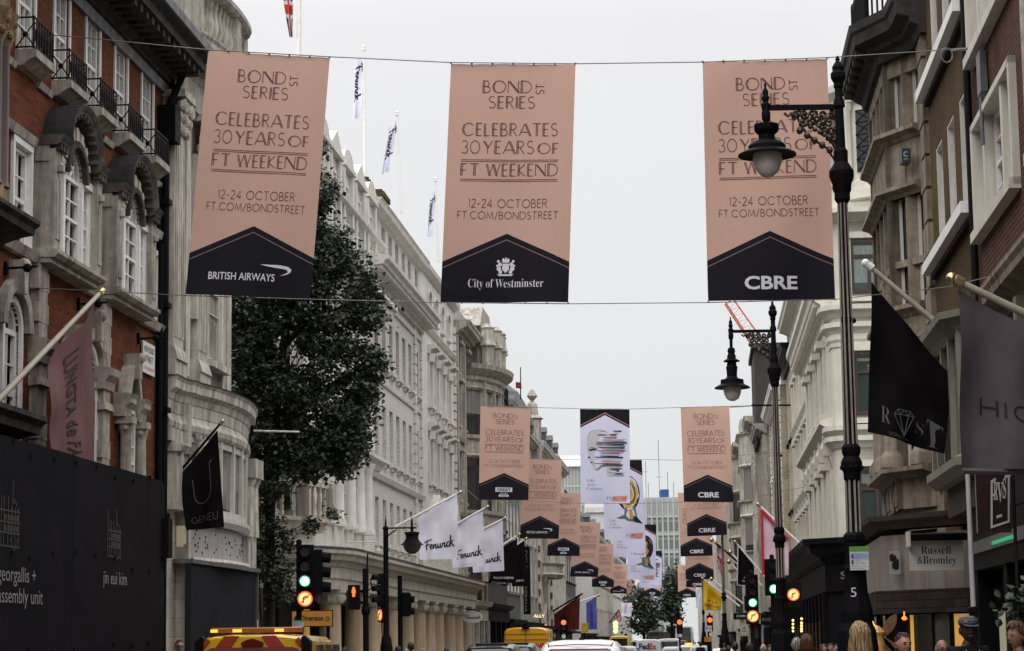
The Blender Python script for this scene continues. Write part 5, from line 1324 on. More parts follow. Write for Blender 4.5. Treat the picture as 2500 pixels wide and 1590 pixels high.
house('slab_house', 'dark slab fronted house beside the quoined brick house', 'R', 124.2, 134, 13.2, greystone, greystone, [(4.2, 6.0), (7.2, 9.0), (10, 11.4)], 3, 1.1, 3.0, black, corn=.7, zg=-.5, piers=.25, o0=.5)
t, fr = fthing('dark_slab', 'blank dark upright slab rising above the right roofs', 'chimney', 'R', 128, 12)
w = MB(fr); w.box(128.5, 136.5, -.6, .95, 12.6, 18.2); w.loops([[(128.2, -.8, z), (136.8, -.8, z), (136.8, 1.1, z), (128.2, 1.1, z)] for z in (18.0, 18.3)]); w.build('slab', mat('dark render', (.05, .045, .043), (.035, .032, .03), 1, .8), t)
far = [
 ('bay_house', 'pale carved stone house with stacked bays on the right', 134.2, 152, 14.6, greystone, cream_t, [(3.9, 5.9), (6.9, 8.9), (10, 12)], 4, 1.2, True),
 ('carved_house', 'tall grey carved stone house past the stacked bays', 152.2, 172, 14.6, greystone, greystone, [(3.4, 5.4), (6.4, 8.4), (9.6, 11.6)], 5, 1.2, True),
 ('ribbed_house', 'cream house with narrow upright ribs behind the flags', 172.2, 196, 14.0, cream, cream_t, [(3.0, 5.0), (6.0, 8.0), (9.0, 10.8)], 7, 1.0, False),
 ('arcaded_house', 'buff house with arched top windows far on the right', 196.2, 232, 12.5, mat('buff render', (.42, .37, .29), (.36, .32, .25), 1, .7), cream_t, [(2.6, 4.2), (5.4, 7.0), (8.0, 9.6)], 8, 1.2, False),
 ('far_white_house', 'plain white house front far down the right side', 232.4, 280, 11.0, stucco, stucco, [(2.0, 3.6), (4.8, 6.6), (7.6, 9.4)], 8, 1.4, False),
 ('farthest_house', 'farthest white house on the right side of the street', 280.4, 340, 10.0, stucco, stucco, [(1.4, 3.0), (4.2, 5.8), (6.8, 8.4)], 8, 1.8, False),
]
for n_, l_, a0, a1, H, wm, tm, rows, cols, ww, bay in far:
    b, fr = house(n_, l_, 'R', a0, a1, H, wm, tm, rows, cols, ww, 2.8 + gz(a0), black, corn=.7, parapet=.5, zg=gz(a1) - .1, hood='flat', strings=tuple(r[1] + .45 for r in rows), piers=.2, o0=.0225 * ((a0 + a1) / 2 - 105))
    bo_ = .0225 * ((a0 + a1) / 2 - 105)
    if bay:
        m_ = (a0 + a1) / 2; bw = [(m_ - 4, bo_), (m_ - 2.6, bo_ + .8), (m_ + 2.6, bo_ + .8), (m_ + 4, bo_)]
        w = MB(fr)
        for z0, z1 in zip([r[1] for r in rows], [r[0] for r in rows[1:]] + [H - .4]): w.sweep(bw, [(-.3, z0), (0, z0), (.15, z0 + .15), (.03, z0 + .3), (.03, z1 - .2), (.25, z1 - .05), (.25, z1), (-.3, z1)], closedprof=True)
        for k in range(7): a = m_ - 2.6 + 5.2 * k / 6; w.box(a - .12, a + .12, bo_ + .6, bo_ + .84, rows[0][0], H - .4)
        w.loops([[(a, o, z) for a, o in bw] for z in (H - .3, H + .5)])
        w.build('bay', tm, b)
        w = MB(fr); w.sweep([(a, o - .08) for a, o in bw], [(0, rows[0][0]), (0, H - .4)]); w.build('bay_glass', glass, b)

# ---- what closes the street: white slab tower, glass offices, crane
def block(name, label, v, x0, x1, ytop, m, depth=14, base=-4, cat='building'):
    p, q = W(x0, ytop, v), W(x1, ytop, v); t = thing(name, label, cat, (p.x, v, base))
    w = MB(); w.box(0, q.x - p.x, 0, depth, 0, p.z - base); w.build('wall', m, t); return t, q.x - p.x, p.z - base
t, wd_, ht = block('office_tower', 'pale modern office tower with window bands closing the street', 420, 1576, 1656, 1215, mat('pale concrete', (.42, .44, .42), (.37, .39, .375), .3, .7))
w = MB(); n = 6
for k in range(7):
    z = ht - 4.6 - k * 3.3
    if z < 1: break
    for i in range(n): x = wd_ * (i + .12) / n; w.box(x, x + wd_ / n * .76, -.06, .02, z - 1.6, z)
w.build('window_bands', glassg, t)
w = MB(); 
for i in range(n + 1): w.box(wd_ * i / n - .15, wd_ * i / n + .15, -.5, 0, 0, ht)
for k in range(8): w.box(0, wd_, -.4, 0, ht - 3.8 - k * 3.3, ht - 3.4 - k * 3.3)
w.build('frame', mat('pale concrete', (.42, .44, .42)), t)
w = MB(); w.box(wd_ * .5, wd_ * .74, 2, 6, ht, ht + 1.6); w.build('roof_plant', mat('blue plant room', (.03, .08, .2)), t)
w = MB()
for x, h in ((.05, 7), (.12, 3), (.46, 11), (.72, 5), (.9, 3)): w.tube([(wd_ * x, 3, ht), (wd_ * x, 3, ht + h)], .045, 5)
for x, h in ((.05, 5), (.46, 4)): w.tube([(wd_ * x - .6, 3, ht + h), (wd_ * x + .6, 3, ht + h)], .03, 4)
w.build('aerials', iron, t)
t, wd_, ht = block('glass_office', 'green grey glazed office roof behind the peach banners', 340, 1362, 1425, 1140, mat('grey green glazing', (.30, .34, .32), (.26, .30, .285), .5, .25))
w = MB()
for k in range(9): w.box(wd_ * k / 8 - .08, wd_ * k / 8 + .08, -.12, 0, 0, ht)
for k in range(6): w.box(0, wd_, -.1, 0, ht - 2.8 * k - .3, ht - 2.8 * k)
w.build('frame', mat('steel grey', (.42, .44, .43)), t)
w = MB(); w.loops([[(-.5, -.5, ht), (wd_ + .5, -.5, ht), (wd_ + .5, 14, ht), (-.5, 14, ht)], [(.5, 4, ht + 2), (wd_ - .5, 4, ht + 2), (wd_ - .5, 12, ht + 2), (.5, 12, ht + 2)]]); w.build('roof', mat('pale roof sheet', (.5, .52, .5)), t)
t, wd_, ht = block('far_white_block', 'big plain pale grey wall behind the white picture banners', 370, 1420, 1520, 1240, mat('pale grey render', (.52, .53, .53), (.48, .49, .49), .2, .7))
w = MB(); w.box(-.4, wd_ + .4, -.4, .3, ht - .8, ht); 
for k in range(3): w.box(0, wd_, -.08, 0, ht - 4 - 4 * k, ht - 3.8 - 4 * k)
w.build('coping', stucco, t)
t = thing('tower_crane', 'red and white lattice crane jib above the right hand roofs', 'crane', W(1900, 912, 260))
w = MB(); w2 = MB()
A, B = W(1780, 735, 260), W(1900, 912, 260); o_ = Vector(t.location); ax = (B - A).normalized(); sd_ = Vector((ax.z, 0, -ax.x)); L0 = (B - A).length
for off, y in ((.75, -.6), (.75, .6), (-.75, 0)): w.tube([A + sd_ * off * .7 + Vector((0, y, 0)) - o_, B + sd_ * off + Vector((0, y, 0)) - o_], .09, 5)
n = 12
for k in range(n):
    p = A + ax * L0 * k / n; q = A + ax * L0 * (k + 1) / n
    w2.tube([p + sd_ * .65 - o_, p.lerp(q, .5) - sd_ * .65 - o_, q + sd_ * .65 - o_], .06, 4)
w.build('jib_chords', mat('crane red', (.45, .09, .05), (.38, .07, .045), 3), t); w2.build('jib_lattice', mat('crane white', (.62, .45, .42)), t)
w = MB(); p = A + ax * L0 * .72; w.loops([[p + sd_ * .8 - o_, p - sd_ * .8 - o_, p + ax * 4.5 - sd_ * .8 - o_, p + ax * 4.5 + sd_ * .8 - o_], [x + Vector((0, 1, 0)) for x in (p + sd_ * .8 - o_, p - sd_ * .8 - o_, p + ax * 4.5 - sd_ * .8 - o_, p + ax * 4.5 + sd_ * .8 - o_)]]); w.build('ballast', MATS['crane red'], t)
# ================================================================== BANNERS ACROSS THE STREET
def chevmat(name, main, dark, line, tip, side, top=False, gap=.024, lw=.006):
    m, t, b = nodes(name); L = t.links.new
    uv = t.nodes.new('ShaderNodeUVMap'); s = t.nodes.new('ShaderNodeSeparateXYZ'); L(uv.outputs[0], s.inputs[0])
    def mt(op, a, c=None):
        n = t.nodes.new('ShaderNodeMath'); n.operation = op
        for k, x in enumerate((a, c)):
            if x is None: continue
            if isinstance(x, (int, float)): n.inputs[k].default_value = x
            else: L(x, n.inputs[k])
        return n.outputs[0]
    d = mt('ABSOLUTE', mt('SUBTRACT', s.outputs[0], .5))
    edge = mt('ADD', mt('MULTIPLY', d, 2 * (side - tip)), tip)
    q = mt('SUBTRACT', edge, s.outputs[1]) if top else mt('SUBTRACT', s.outputs[1], edge)
    isd = mt('GREATER_THAN', q, 0.0)
    isl = mt('MULTIPLY', mt('GREATER_THAN', q, gap), mt('LESS_THAN', q, gap + lw))
    co = t.nodes.new('ShaderNodeTexCoord'); n = t.nodes.new('ShaderNodeTexNoise'); n.inputs['Scale'].default_value = 60; n.inputs['Detail'].default_value = 2
    L(co.outputs['Object'], n.inputs['Vector'])
    mr = t.nodes.new('ShaderNodeMapRange'); mr.inputs['To Min'].default_value = .9; mr.inputs['To Max'].default_value = 1.1; L(n.outputs[0], mr.inputs[0])
    x1 = t.nodes.new('ShaderNodeMixRGB'); x1.inputs[1].default_value = (*main, 1); x1.inputs[2].default_value = (*dark, 1); L(isd, x1.inputs[0])
    x2 = t.nodes.new('ShaderNodeMixRGB'); x2.inputs[2].default_value = (*line, 1); L(x1.outputs[0], x2.inputs[1]); L(isl, x2.inputs[0])
    x3 = t.nodes.new('ShaderNodeMixRGB'); x3.blend_type = 'MULTIPLY'; x3.inputs[0].default_value = 1; L(x2.outputs[0], x3.inputs[1]); L(mr.outputs[0], x3.inputs[2])
    L(x3.outputs[0], b.inputs['Base Color']); b.inputs['Roughness'].default_value = .8; b.inputs['Specular IOR Level'].default_value = .2
    b.inputs['Sheen Weight'].default_value = .1
    MATS[name] = m; return m
NAVY = (.0045, .004, .009)
peach = chevmat('peach banner cloth', (.51, .333, .268), NAVY, (.22, .15, .15), .713, .832, lw=.0035)
art = chevmat('lavender banner cloth', (.60, .605, .78), NAVY, (.4, .22, .18), .063, .20, True, .018, .01)
plum = mat('plum print', (.12, .05, .055), rough=.8)
silver = mat('pale print', (.62, .61, .68), rough=.7)
GRP = 'banners hung across the street'
def lines_text(P, h, mb, double=True, th=.06):
    A = lambda s, u0, u1, tb, hh, **k: P.add(mb, h, stroke(s, th, .17, double, **k), u0, u1, tb, hh)
    A('BOND', .265, .655, .121, .050); P.add(mb, h, stroke('ST.', .10, .17, False), .69, .755, .126, .052 , rot=90)
    A('SERIES', .315, .685, .186, .049)
    A('CELEBRATES', .115, .875, .303, .052); 
    A('30', .115, .26, .378, .053); A('YEARS', .285, .69, .378, .053); A('OF', .72, .885, .378, .043)
    for t in (.404, .411, .486, .493): P.rect(mb, h, .115, .885, t, t + .0024)
    A('FT', .115, .26, .472, .050); A('WEEKEND', .315, .885, .472, .050)
    P.add(mb, h, stroke('12-24 OCTOBER', .08, .2, False), .19, .81, .604, .034)
    P.add(mb, h, stroke('FT.COM/BONDSTREET', .085, .2, False), .105, .90, .652, .03)
def logo_cbre(P, h, mb): P.add(mb, h, txt('CBRE', .028), .29, .71, .952, .052)
def logo_ba(P, h, mb):
    P.add(mb, h, txt('BRITISH AIRWAYS', .008), .17, .70, .935, .030)
    P.poly(mb, h, [(.58, .868), (.74, .868), (.80, .873), (.83, .884), (.82, .896), (.79, .905), (.74, .911), (.80, .896), (.795, .886), (.76, .882), (.70, .879), (.63, .874)])
def logo_great(P, h, mb):
    P.rect(mb, h, .33, .67, .868, .915, n=3); mb.cur = 1; P.add(mb, h, txt('GREAT', .02), .36, .64, .906, .030, .008); mb.cur = 0
    P.add(mb, h, txt('BRITAIN', .006), .43, .57, .938, .012); P.rect(mb, h, .40, .60, .944, .966, n=3)
    mb.cur = 1; P.add(mb, h, txt('LONDON'), .43, .57, .962, .013, .008); mb.cur = 0
def logo_city(P, h, mb):
    P.add(mb, h, txt(mathletters('City of Westminster', 'bold'), -.012), .21, .80, .937, .036)
    c = .5; Q = lambda pts, o=.004: P.poly(mb, h, [(c + x, y - .024) for x, y in pts], o)
    Q([(-.025, .862), (.025, .862), (.028, .886), (.0, .902), (-.028, .886)]); Q([(-.03, .848), (-.02, .838), (-.01, .846), (0, .834), (.01, .846), (.02, .838), (.03, .848), (.026, .858), (-.026, .858)])
    for s in (-1, 1):
        for k, (x, y, r) in enumerate(((.045, .866, .016), (.052, .884, .018), (.040, .897, .015), (.058, .853, .011), (.066, .872, .009))): Q([(s * (x + r * math.cos(a)), y + r * .55 * math.sin(a)) for a in [i * math.pi / 4 for i in range(8)]], .004 + k * .0008)
    Q([(-.065, .906), (.065, .906), (.05, .914), (-.05, .914)], .009)
def art_face(P, h, mb, root):     # an abstract grey head cut into book-like slices
    g = [mat('print grey %d' % k, (v, v, v * 1.08), rough=.8) for k, v in enumerate((.48, .30, .15, .04))] + [mat('print red', (.35, .04, .05), rough=.8), mat('print navy', (.03, .03, .12), rough=.8)]
    prof = [(.20, .24), (.155, .29), (.13, .34), (.125, .385), (.145, .43), (.16, .46), (.155, .49), (.15, .52), (.20, .545), (.205, .565), (.235, .575), (.225, .59), (.245, .605), (.26, .635), (.29, .655), (.36, .65), (.43, .62), (.52, .61)]
    b = MB(); pts = prof + [(.55, .72), (.66, .72), (.64, .6), (.62, .5), (.64, .4), (.62, .3), (.55, .235), (.36, .215)]
    P.poly(b, h, pts, .004); b.build('portrait', g[0], root)
    b = MB(); P.poly(b, h, [(.30, .655), (.36, .65), (.43, .62), (.52, .61), (.54, .68), (.52, .61), (.60, .52), (.56, .58), (.42, .605)], .005); P.poly(b, h, [(.13, .33), (.16, .29), (.2, .24), (.36, .215), (.27, .245), (.2, .27)], .005); b.build('portrait', g[2], root)
    rr = random.Random(5); bs = [MB() for _ in g]
    t = .228; i = 0
    while t < .715:
        hgt = rr.uniform(.007, .017); low = t > .6
        u0 = rr.uniform(.24, .46) + (.26 if low else 0); u1 = (.80 if t < .3 else .92 if t < .46 else .84) + rr.uniform(-.08, .05)
        k = rr.choice((0, 0, 1, 2, 3, 3)) if i % 5 else 4 if i % 10 else 5
        P.poly(bs[k], h, [(u0, t), (u1, t - .003), (u1 + rr.uniform(-.02, .02), t + hgt * .5), (u1, t + hgt), (u0 + .06, t + hgt * .7)], .0055 + .0004 * (i % 9))
        t += hgt * rr.uniform(.9, 1.35); i += 1
    for k, b in enumerate(bs): b.build('portrait', g[k], root)
    b = MB(); P.poly(b, h, [(.15, .435), (.27, .415), (.36, .425), (.30, .437), (.2, .447)], .010); P.poly(b, h, [(.165, .425), (.22, .405), (.32, .402), (.22, .413)], .010); P.poly(b, h, [(.2, .56), (.27, .565), (.21, .575)], .010); P.poly(b, h, [(.15, .505), (.2, .51), (.19, .522), (.16, .52)], .010); b.build('portrait', g[3], root)
def art_ring(P, h, mb, root):     # an abstract ringed head in ochre, teal and black
    cols = [(.02, .02, .03), (.60, .36, .06), (.05, .12, .12), (.66, .42, .10), (.30, .26, .3)]
    for k, c in enumerate(cols):
        b = MB(); r = .36 - k * .06
        P.poly(b, h, [(.62 + r * math.cos(a) * .8, .42 + r * .62 * math.sin(a)) for a in [i * math.pi / 14 for i in range(28)]], .004 + k * .0012); place_w(b.build('portrait', mat('ring print %d' % k, c, rough=.8), root), root)
    b = MB(); P.poly(b, h, [(.52, .6), (.78, .58), (.82, .72), (.95, .80), (.62, .77), (.30, .73), (.5, .69)], .0105); place_w(b.build('portrait', mat('ring print teal', (.08, .16, .16), rough=.8), root), root)
    b = MB(); P.poly(b, h, [(.62, .62), (.70, .62), (.72, .74), (.64, .74)], .012); place_w(b.build('portrait', mat('ring print orange', (.6, .25, .03), rough=.8), root), root)
    b = MB(); P.poly(b, h, [(.72, .70), (.80, .72), (.95, .80), (.74, .78)], .013); place_w(b.build('portrait', mat('ring print 0', (.02, .02, .03)), root), root)
def place_w(o, root): return o       # already relative to the root
def banner(label, tl, tr, br, bl, v, kind, logo=None, detail=2, seed=0, wave=.03):
    Pp = [W(*p, v) for p in (tl, tr, br, bl)]
    t = thing('street_banner', label, 'banner', (Pp[0] + Pp[1]) / 2, 0, GRP)
    P = Patch(*Pp, ripple=wave, seed=seed, wave=lambda u, s: .055 * math.sin(3.1 * u + seed) * (.3 + .7 * s) + .022 * math.sin(8 * u + 3 * s + seed) * (.4 + .6 * s) + .03 * math.exp(-9 * (1 - s)) * math.sin(5 * u + seed) - (.01 + .008 * math.cos(38 * u)) * math.exp(-14 * s) )
    cl = P.mesh('cloth', peach if kind == 'peach' else art, t, 28, 36)
    if kind == 'peach':
        mb = MB(); lines_text(P, t, mb, detail == 2, .06 if detail == 2 else .085 if detail == 1 else .11); mb.build('lettering', plum, t)
        if logo: mb = MB(); logo(P, t, mb); mb.build('logo', [silver, MATS.get('navy print') or mat('navy print', NAVY)], t)
    else:
        (art_face if kind == 'face' else art_ring)(P, t, None, t)
        mb = MB()
        for s, u1, tb in (('Life.', .30, .775), ('Arts.', .32, .818), ('Culture.', .455, .861)): P.add(mb, t, txt(mathletters(s, 'bold'), -.012), .125, u1, tb, .030)
        P.add(mb, t, txt(mathletters('FT', 'bold'), -.01), .53, .63, .963, .034); mb.build('lettering', mat('grey print', (.16, .16, .18)), t)
        mb = MB(); P.poly(mb, t, [(.66, .925), (.96, .918), (.92, .985), (.62, .978)]); mb.build('salmon_tab', mat('salmon print', (.60, .27, .2), rough=.8), t)
        mb = MB(); P.add(mb, t, txt(mathletters('Weekend', 'bold'), -.008), .645, .92, .963, .030, .008); mb.build('tab_lettering', mat('dark red print', (.25, .03, .03)), t)
    if detail == 2:
        mb = MB()
        for e, s in ((0, 0), (1, 0)):
            for k in range(7): p = P.pt(k / 6, s) - t.location; mb.ball(p + Vector((0, -.012, .012)), .017, 6, 4)
        for k in range(7): p = P.pt(k / 6, 1) - t.location; mb.ball(p + Vector((0, -.01, -.008)), .014, 6, 4)
        mb.build('eyelets', mat('steel ring', (.2, .2, .2), rough=.4, metal=.6), t)
    return t
N_ = 'front row'
banner('large peach banner with the airline name, nearest row, in front of the cream corner house', (509, 125), (805, 141), (757, 729), (454, 720), 33, 'peach', logo_ba, 2, 1)
banner('large peach banner with the city crest in the middle of the nearest row', (1101, 155), (1405, 158), (1387, 740), (1075, 737), 33, 'peach', logo_city, 2, 4, .045)
banner('large peach banner partly behind the lantern of the nearest lamp post', (1715, 154), (2020, 143), (2040, 730), (1728, 737), 33, 'peach', logo_cbre, 2, 8, .05)
banner('mid-size peach banner with GREAT logo, second row beside the stone house', (1173, 991), (1295, 996), (1290, 1221), (1169, 1220), 82, 'peach', logo_great, 1, 2)
banner('lavender banner with a grey sliced head in full view in the second row', (1416, 999), (1537, 1000), (1538, 1229), (1418, 1228), 82, 'face', None, 1, 3)
banner('mid-size peach banner right of the sliced head, above the far hanging lantern', (1662, 996), (1780, 993), (1790, 1226), (1670, 1225), 82, 'peach', logo_cbre, 1, 5)
banner('peach airline banner of the third row, half covered by the GREAT banner', (1278, 1120), (1372, 1123), (1364, 1316), (1269, 1315), 104, 'peach', logo_ba, 1, 6)
banner('lavender banner with ochre rings just behind the sliced head', (1471, 1124), (1567, 1123), (1576, 1317), (1476, 1318), 104, 'ring', None, 1, 7)
banner('peach banner behind the far hanging lantern in the third row', (1672, 1125), (1768, 1123), (1775, 1306), (1678, 1310), 103, 'peach', logo_cbre, 0, 9)
banner('peach GREAT banner right of the third row airline banner', (1340, 1203), (1418, 1205), (1415, 1358), (1336, 1357), 127, 'peach', logo_great, 0, 10)
banner('lavender banner showing only its lower text below the second ringed one', (1494, 1205), (1571, 1206), (1577, 1361), (1498, 1360), 127, 'face', None, 0, 11)
banner('peach banner whose pale left strip shows beside the third row one', (1655, 1203), (1733, 1202), (1740, 1357), (1662, 1359), 127, 'peach', logo_cbre, 0, 12)
banner('small peach airline banner above the dark red flags', (1400, 1274), (1466, 1276), (1460, 1409), (1392, 1408), 146, 'peach', logo_ba, 0, 13)
banner('small lavender ringed banner low over the middle of the street', (1530, 1280), (1602, 1281), (1601, 1416), (1532, 1415), 145, 'ring', None, 0, 14)
banner('small peach banner just above the yellow flag', (1671, 1275), (1738, 1275), (1743, 1414), (1674, 1415), 145, 'peach', logo_cbre, 0, 15)
banner('small peach GREAT banner above the blue flag', (1445, 1327), (1498, 1328), (1499, 1434), (1445, 1433), 183, 'peach', logo_great, 0, 16)
banner('tiny lavender banner behind the small ringed one', (1560, 1345), (1616, 1345), (1615, 1436), (1560, 1435), 180, 'face', None, 0, 17)
banner('tiny peach banner tucked under the one above the yellow flag', (1678, 1336), (1729, 1336), (1729, 1434), (1675, 1434), 181, 'peach', logo_cbre, 0, 18)
banner('tiny peach banner over the union flag on the left', (1492, 1378), (1532, 1378), (1530, 1450), (1490, 1449), 245, 'peach', logo_ba, 0, 19)
banner('tiny peach banner in front of the dark far trees', (1572, 1381), (1614, 1381), (1613, 1457), (1572, 1456), 240, 'peach', logo_great, 0, 20)
banner('tiny peach banner beside the round far tree on the right', (1654, 1379), (1697, 1379), (1699, 1459), (1656, 1459), 240, 'peach', logo_cbre, 0, 21)
banner('tiniest peach banner above the small white hanging flag', (1516, 1416), (1551, 1416), (1548, 1471), (1516, 1471), 305, 'peach', logo_ba, 0, 22)
banner('tiniest lavender banner low at the far end of the street', (1588, 1415), (1620, 1415), (1620, 1470), (1588, 1470), 305, 'face', None, 0, 23)
wirem = mat('grey wire rope', (.16, .16, .165), (.08, .08, .085), 30, .5)
def wire(label, pts, r=.008, sag=0):
    q = [W(*p) for p in pts]; o0 = q[0]; w = MB(); P = []
    for a, b_ in zip(q, q[1:]):
        for k in range(6): P.append(a.lerp(b_, k / 6) - o0)
    P.append(q[-1] - o0); w.tube(P, r, 5)
    o = w.build('wire_rope', wirem, None, None, o0); tag(o, label, 'wire', 'wires carrying the banners'); return o
wire('top wire rope carrying the nearest row of large banners', [(30, 78, 34.3), (200, 92, 34), (509, 122, 33), (805, 139, 33), (1101, 153, 33), (1405, 156, 33), (1715, 152, 33), (2020, 141, 33), (2280, 124, 33), (2412, 113, 32.9)], .0085)
wire('bottom wire rope under the nearest row of large banners', [(30, 700, 34.3), (454, 722, 33), (757, 731, 33), (1075, 739, 33), (1387, 742, 33), (1728, 739, 33), (2040, 731, 33), (2320, 700, 33), (2445, 668, 31.6)], .007)
wire('top wire rope of the second row with the sliced head banner', [(1105, 985, 88), (1173, 990, 82), (1295, 995, 82), (1416, 998, 82), (1537, 999, 82), (1662, 995, 82), (1780, 992, 82), (1830, 991, 82)], .011)
wire('bottom wire rope of the second row with the sliced head banner', [(1105, 1165, 88), (1169, 1221, 82), (1290, 1222, 82), (1418, 1229, 82), (1538, 1230, 82), (1670, 1226, 82), (1790, 1226, 82), (1960, 1190, 80)], .009)
wire('wire rope of the third row across the pale sky', [(1200, 1112, 109), (1278, 1119, 104), (1372, 1122, 104), (1471, 1123, 104), (1567, 1122, 104), (1672, 1124, 104), (1890, 1105, 104)], .011)
t = thing('bracket_bar', 'white steel bar holding the second row wire on the right houses', 'bracket', W(1855, 990, 84)); w = MB(); w.tube([W(1780, 993, 82) - t.location, W(1832, 990, 83) - t.location], .05, 6); w.build('bar', white, t); w = MB(); w.tube([W(1832, 990, 83) - t.location, Vector((1.2, .6, .05))], .04, 6); w.build('anchor', iron, t)
t = thing('wire_shackle', 'shackle and coil where the top wire meets the red brick house', 'shackle', W(2412, 113, 32.8)); w = MB()
w.tube([Vector((-.55, .02, -.06)), Vector((-.3, .0, -.035)), Vector((.0, .0, 0)), Vector((.1, .05, .01))], .022, 6); w.tube([Vector((-.62 + .085 * math.cos(a), 0, -.13 + .11 * math.sin(a))) for a in [i * math.pi / 8 for i in range(17)]], .014, 5); w.tube([Vector((.08, 0, .05)), Vector((.1, .02, -.06))], .03, 6); w.build('shackle', wirem, t)

# ================================================================== FLAGS
FG = 'flags on angled wall poles'
def flag(label, pole, tl, tr, br, bl, m, v=None, text=(), group=FG, pr=.035, pm=None, fin=None, rip=.10, nu=20, nv=24, folds=.03, name='flag', nf=5.0):
    Q = lambda p: W(*p) if len(p) == 3 else W(*p, v)
    pp = [Q(p) for p in pole] if pole else None
    c = [Q(p) for p in (tl, tr, br, bl)]
    o0 = pp[0] if pp else c[0]
    t = thing(name, label, 'flag', o0, 0, group)
    if pp:
        w = MB(); w.tube([p - o0 for p in pp], pr, 8, pr * .75); w.build('pole', pm or mat('cream pole paint', (.38, .34, .265), (.30, .265, .205), 4, .5), t, 60)
        w = MB(); e = pp[-1] - o0; d = (pp[-1] - pp[0]).normalized(); w.ball(e + d * pr * 1.0, pr * 1.3, 10, 7); w.tube([e - d * pr * 1.5, e + d * pr * .3], pr * 1.3, 8); w.build('finial', fin or mat('gold finial', (.55, .45, .25), rough=.25, metal=.9), t, 60)
    sd = len(bpy.data.objects) % 17
    P = Patch(*c, ripple=rip, seed=sd, wave=lambda u, s: folds * math.sin(nf * u * 2 + 1.6 * s + sd) * (.25 + .75 * s) + folds * .5 * math.sin(nf * 3.1 * u + sd) * s)
    P.mesh('cloth', m, t, nu, nv)
    for (tx, u0, u1, tb, h, mm, *rot) in text:
        w = MB(); P.add(w, t, tx, u0, u1, tb, h, .012, *(rot or [0])); w.build('lettering', mm, t)
    return t, P
whitecloth = mat('white flag cloth', (.70, .70, .81), (.64, .64, .755), 2.5, .8)
blackcloth = mat('black flag cloth', (.006, .0055, .0065), (.009, .008, .009), 2, .9, spec=.02)
pinkcloth = mat('dusty pink flag cloth', (.165, .088, .084), (.135, .072, .07), 2, .85)
greycloth = mat('mauve grey flag cloth', (.105, .088, .10), (.085, .07, .08), 2.2, .85)
redcloth = mat('dark red flag cloth', (.10, .018, .012), (.07, .012, .01), 2, .85)
bluecloth = mat('blue flag cloth', (.10, .115, .42), (.08, .09, .34), 2, .8)
yellowcloth = mat('yellow flag cloth', (.66, .40, .02), (.55, .33, .018), 2, .8)
dgrey = mat('dim grey print', (.085, .085, .088), rough=.7)
flag('dusty pink flag with vertical dark lettering behind the site hoarding', [(-12, 985, 31.2), (246, 714, 35.3)], (117, 893, 32.6), (236, 738, 35.2), (240, 1175, 35.2), (119, 1150, 32.6), pinkcloth, text=[(txt('LUNGTA de FANCY', .022), .36, .58, .13, .98, mat('dark plum print', (.035, .018, .022)), -90)], pr=.05, rip=.12, folds=.05)
flag('black flag with a thin pale letter U hanging at the bow front', [(404, 1193), (541, 1031)], (437, 1163), (532, 1050), (547, 1288), (455, 1295), blackcloth, 43.3, [(stroke('U', .035), .30, .76, .66, .40, dgrey), (txt('+'), .70, .84, .27, .06, dgrey), (stroke('GENEU', .10, .25, False), .17, .86, .90, .085, dgrey)], pr=.03, pm=black, folds=.05, nf=3.5)
for lab, pole, c, v, u in (('white store flag with black script, nearest of the three', [(965, 1287), (1121, 1203)], ((1021, 1264), (1116, 1209), (1118, 1364), (1024, 1367)), 71, .12), ('white store flag with black script, middle one of the three', [(1090, 1294), (1188, 1238)], ((1098, 1294), (1179, 1246), (1186, 1382), (1105, 1387)), 81, .10), ('white store flag with black script, farthest of the three', [(1155, 1304), (1231, 1266)], ((1148, 1310), (1227, 1272), (1231, 1394), (1155, 1398)), 90, .10)):
    flag(lab, pole, *c, whitecloth, v, [(FENW, u, .92, .79, .19, ink)], pr=.045, pm=white, fin=mat('silver finial', (.5, .5, .5), rough=.25, metal=.8), folds=.05, nf=6)
flag('black designer flag under the GREAT banner, nearer of two', [(1205, 1345), (1266, 1306)], (1205, 1348), (1263, 1315), (1259, 1425), (1195, 1420), blackcloth, 97, [(txt('DOLCE & GABBANA', 0), .14, .92, .90, .055, silver)], pr=.05, pm=white)
flag('black designer flag behind the nearer black designer flag', [(1240, 1345), (1283, 1316)], (1246, 1345), (1280, 1320), (1291, 1432), (1250, 1432), blackcloth, 103, [(txt('GABBANA', 0), .25, .75, .88, .05, silver)], pr=.05, pm=white)
t = thing('blade_sign', 'tall black blade sign with small pale vertical letters left of the striped house', 'sign', W(1288, 1500, 112)); w = MB(); p, q = W(1276, 1335, 112) - t.location, W(1296, 1500, 112) - t.location; w.box(p.x, q.x, -.1, .1, q.z, p.z); w.build('board', black, t)
P = Patch(*[W(*x, 111.85) for x in ((1280, 1340), (1288, 1340), (1288, 1498), (1280, 1498))]); w = MB(); P.add(w, t, txt('DOLCE & GABBANA'), .1, .9, .03, .95, .02, -90); w.build('lettering', mat('dim silver', (.2, .2, .2)), t)
flag('dark red flag above the red traffic light, nearer of two', [(1349, 1493), (1420, 1450)], (1353, 1500), (1396, 1468), (1392, 1540), (1353, 1534), redcloth, 150, pr=.06, pm=black)
flag('dark red flag beside the blue flag', [(1372, 1490), (1419, 1452)], (1386, 1480), (1416, 1457), (1414, 1538), (1388, 1538), redcloth, 158, pr=.05, pm=black)
flag('blue flag with dark upright letters in front of the white panels', [(1415, 1470), (1460, 1454)], (1431, 1472), (1456, 1457), (1458, 1537), (1432, 1538), bluecloth, 168, [(txt('RAVINDER'), .35, .62, .15, .75, mat('dark blue print', (.02, .02, .1)), -90)], pr=.07, pm=white)
ujm = {}
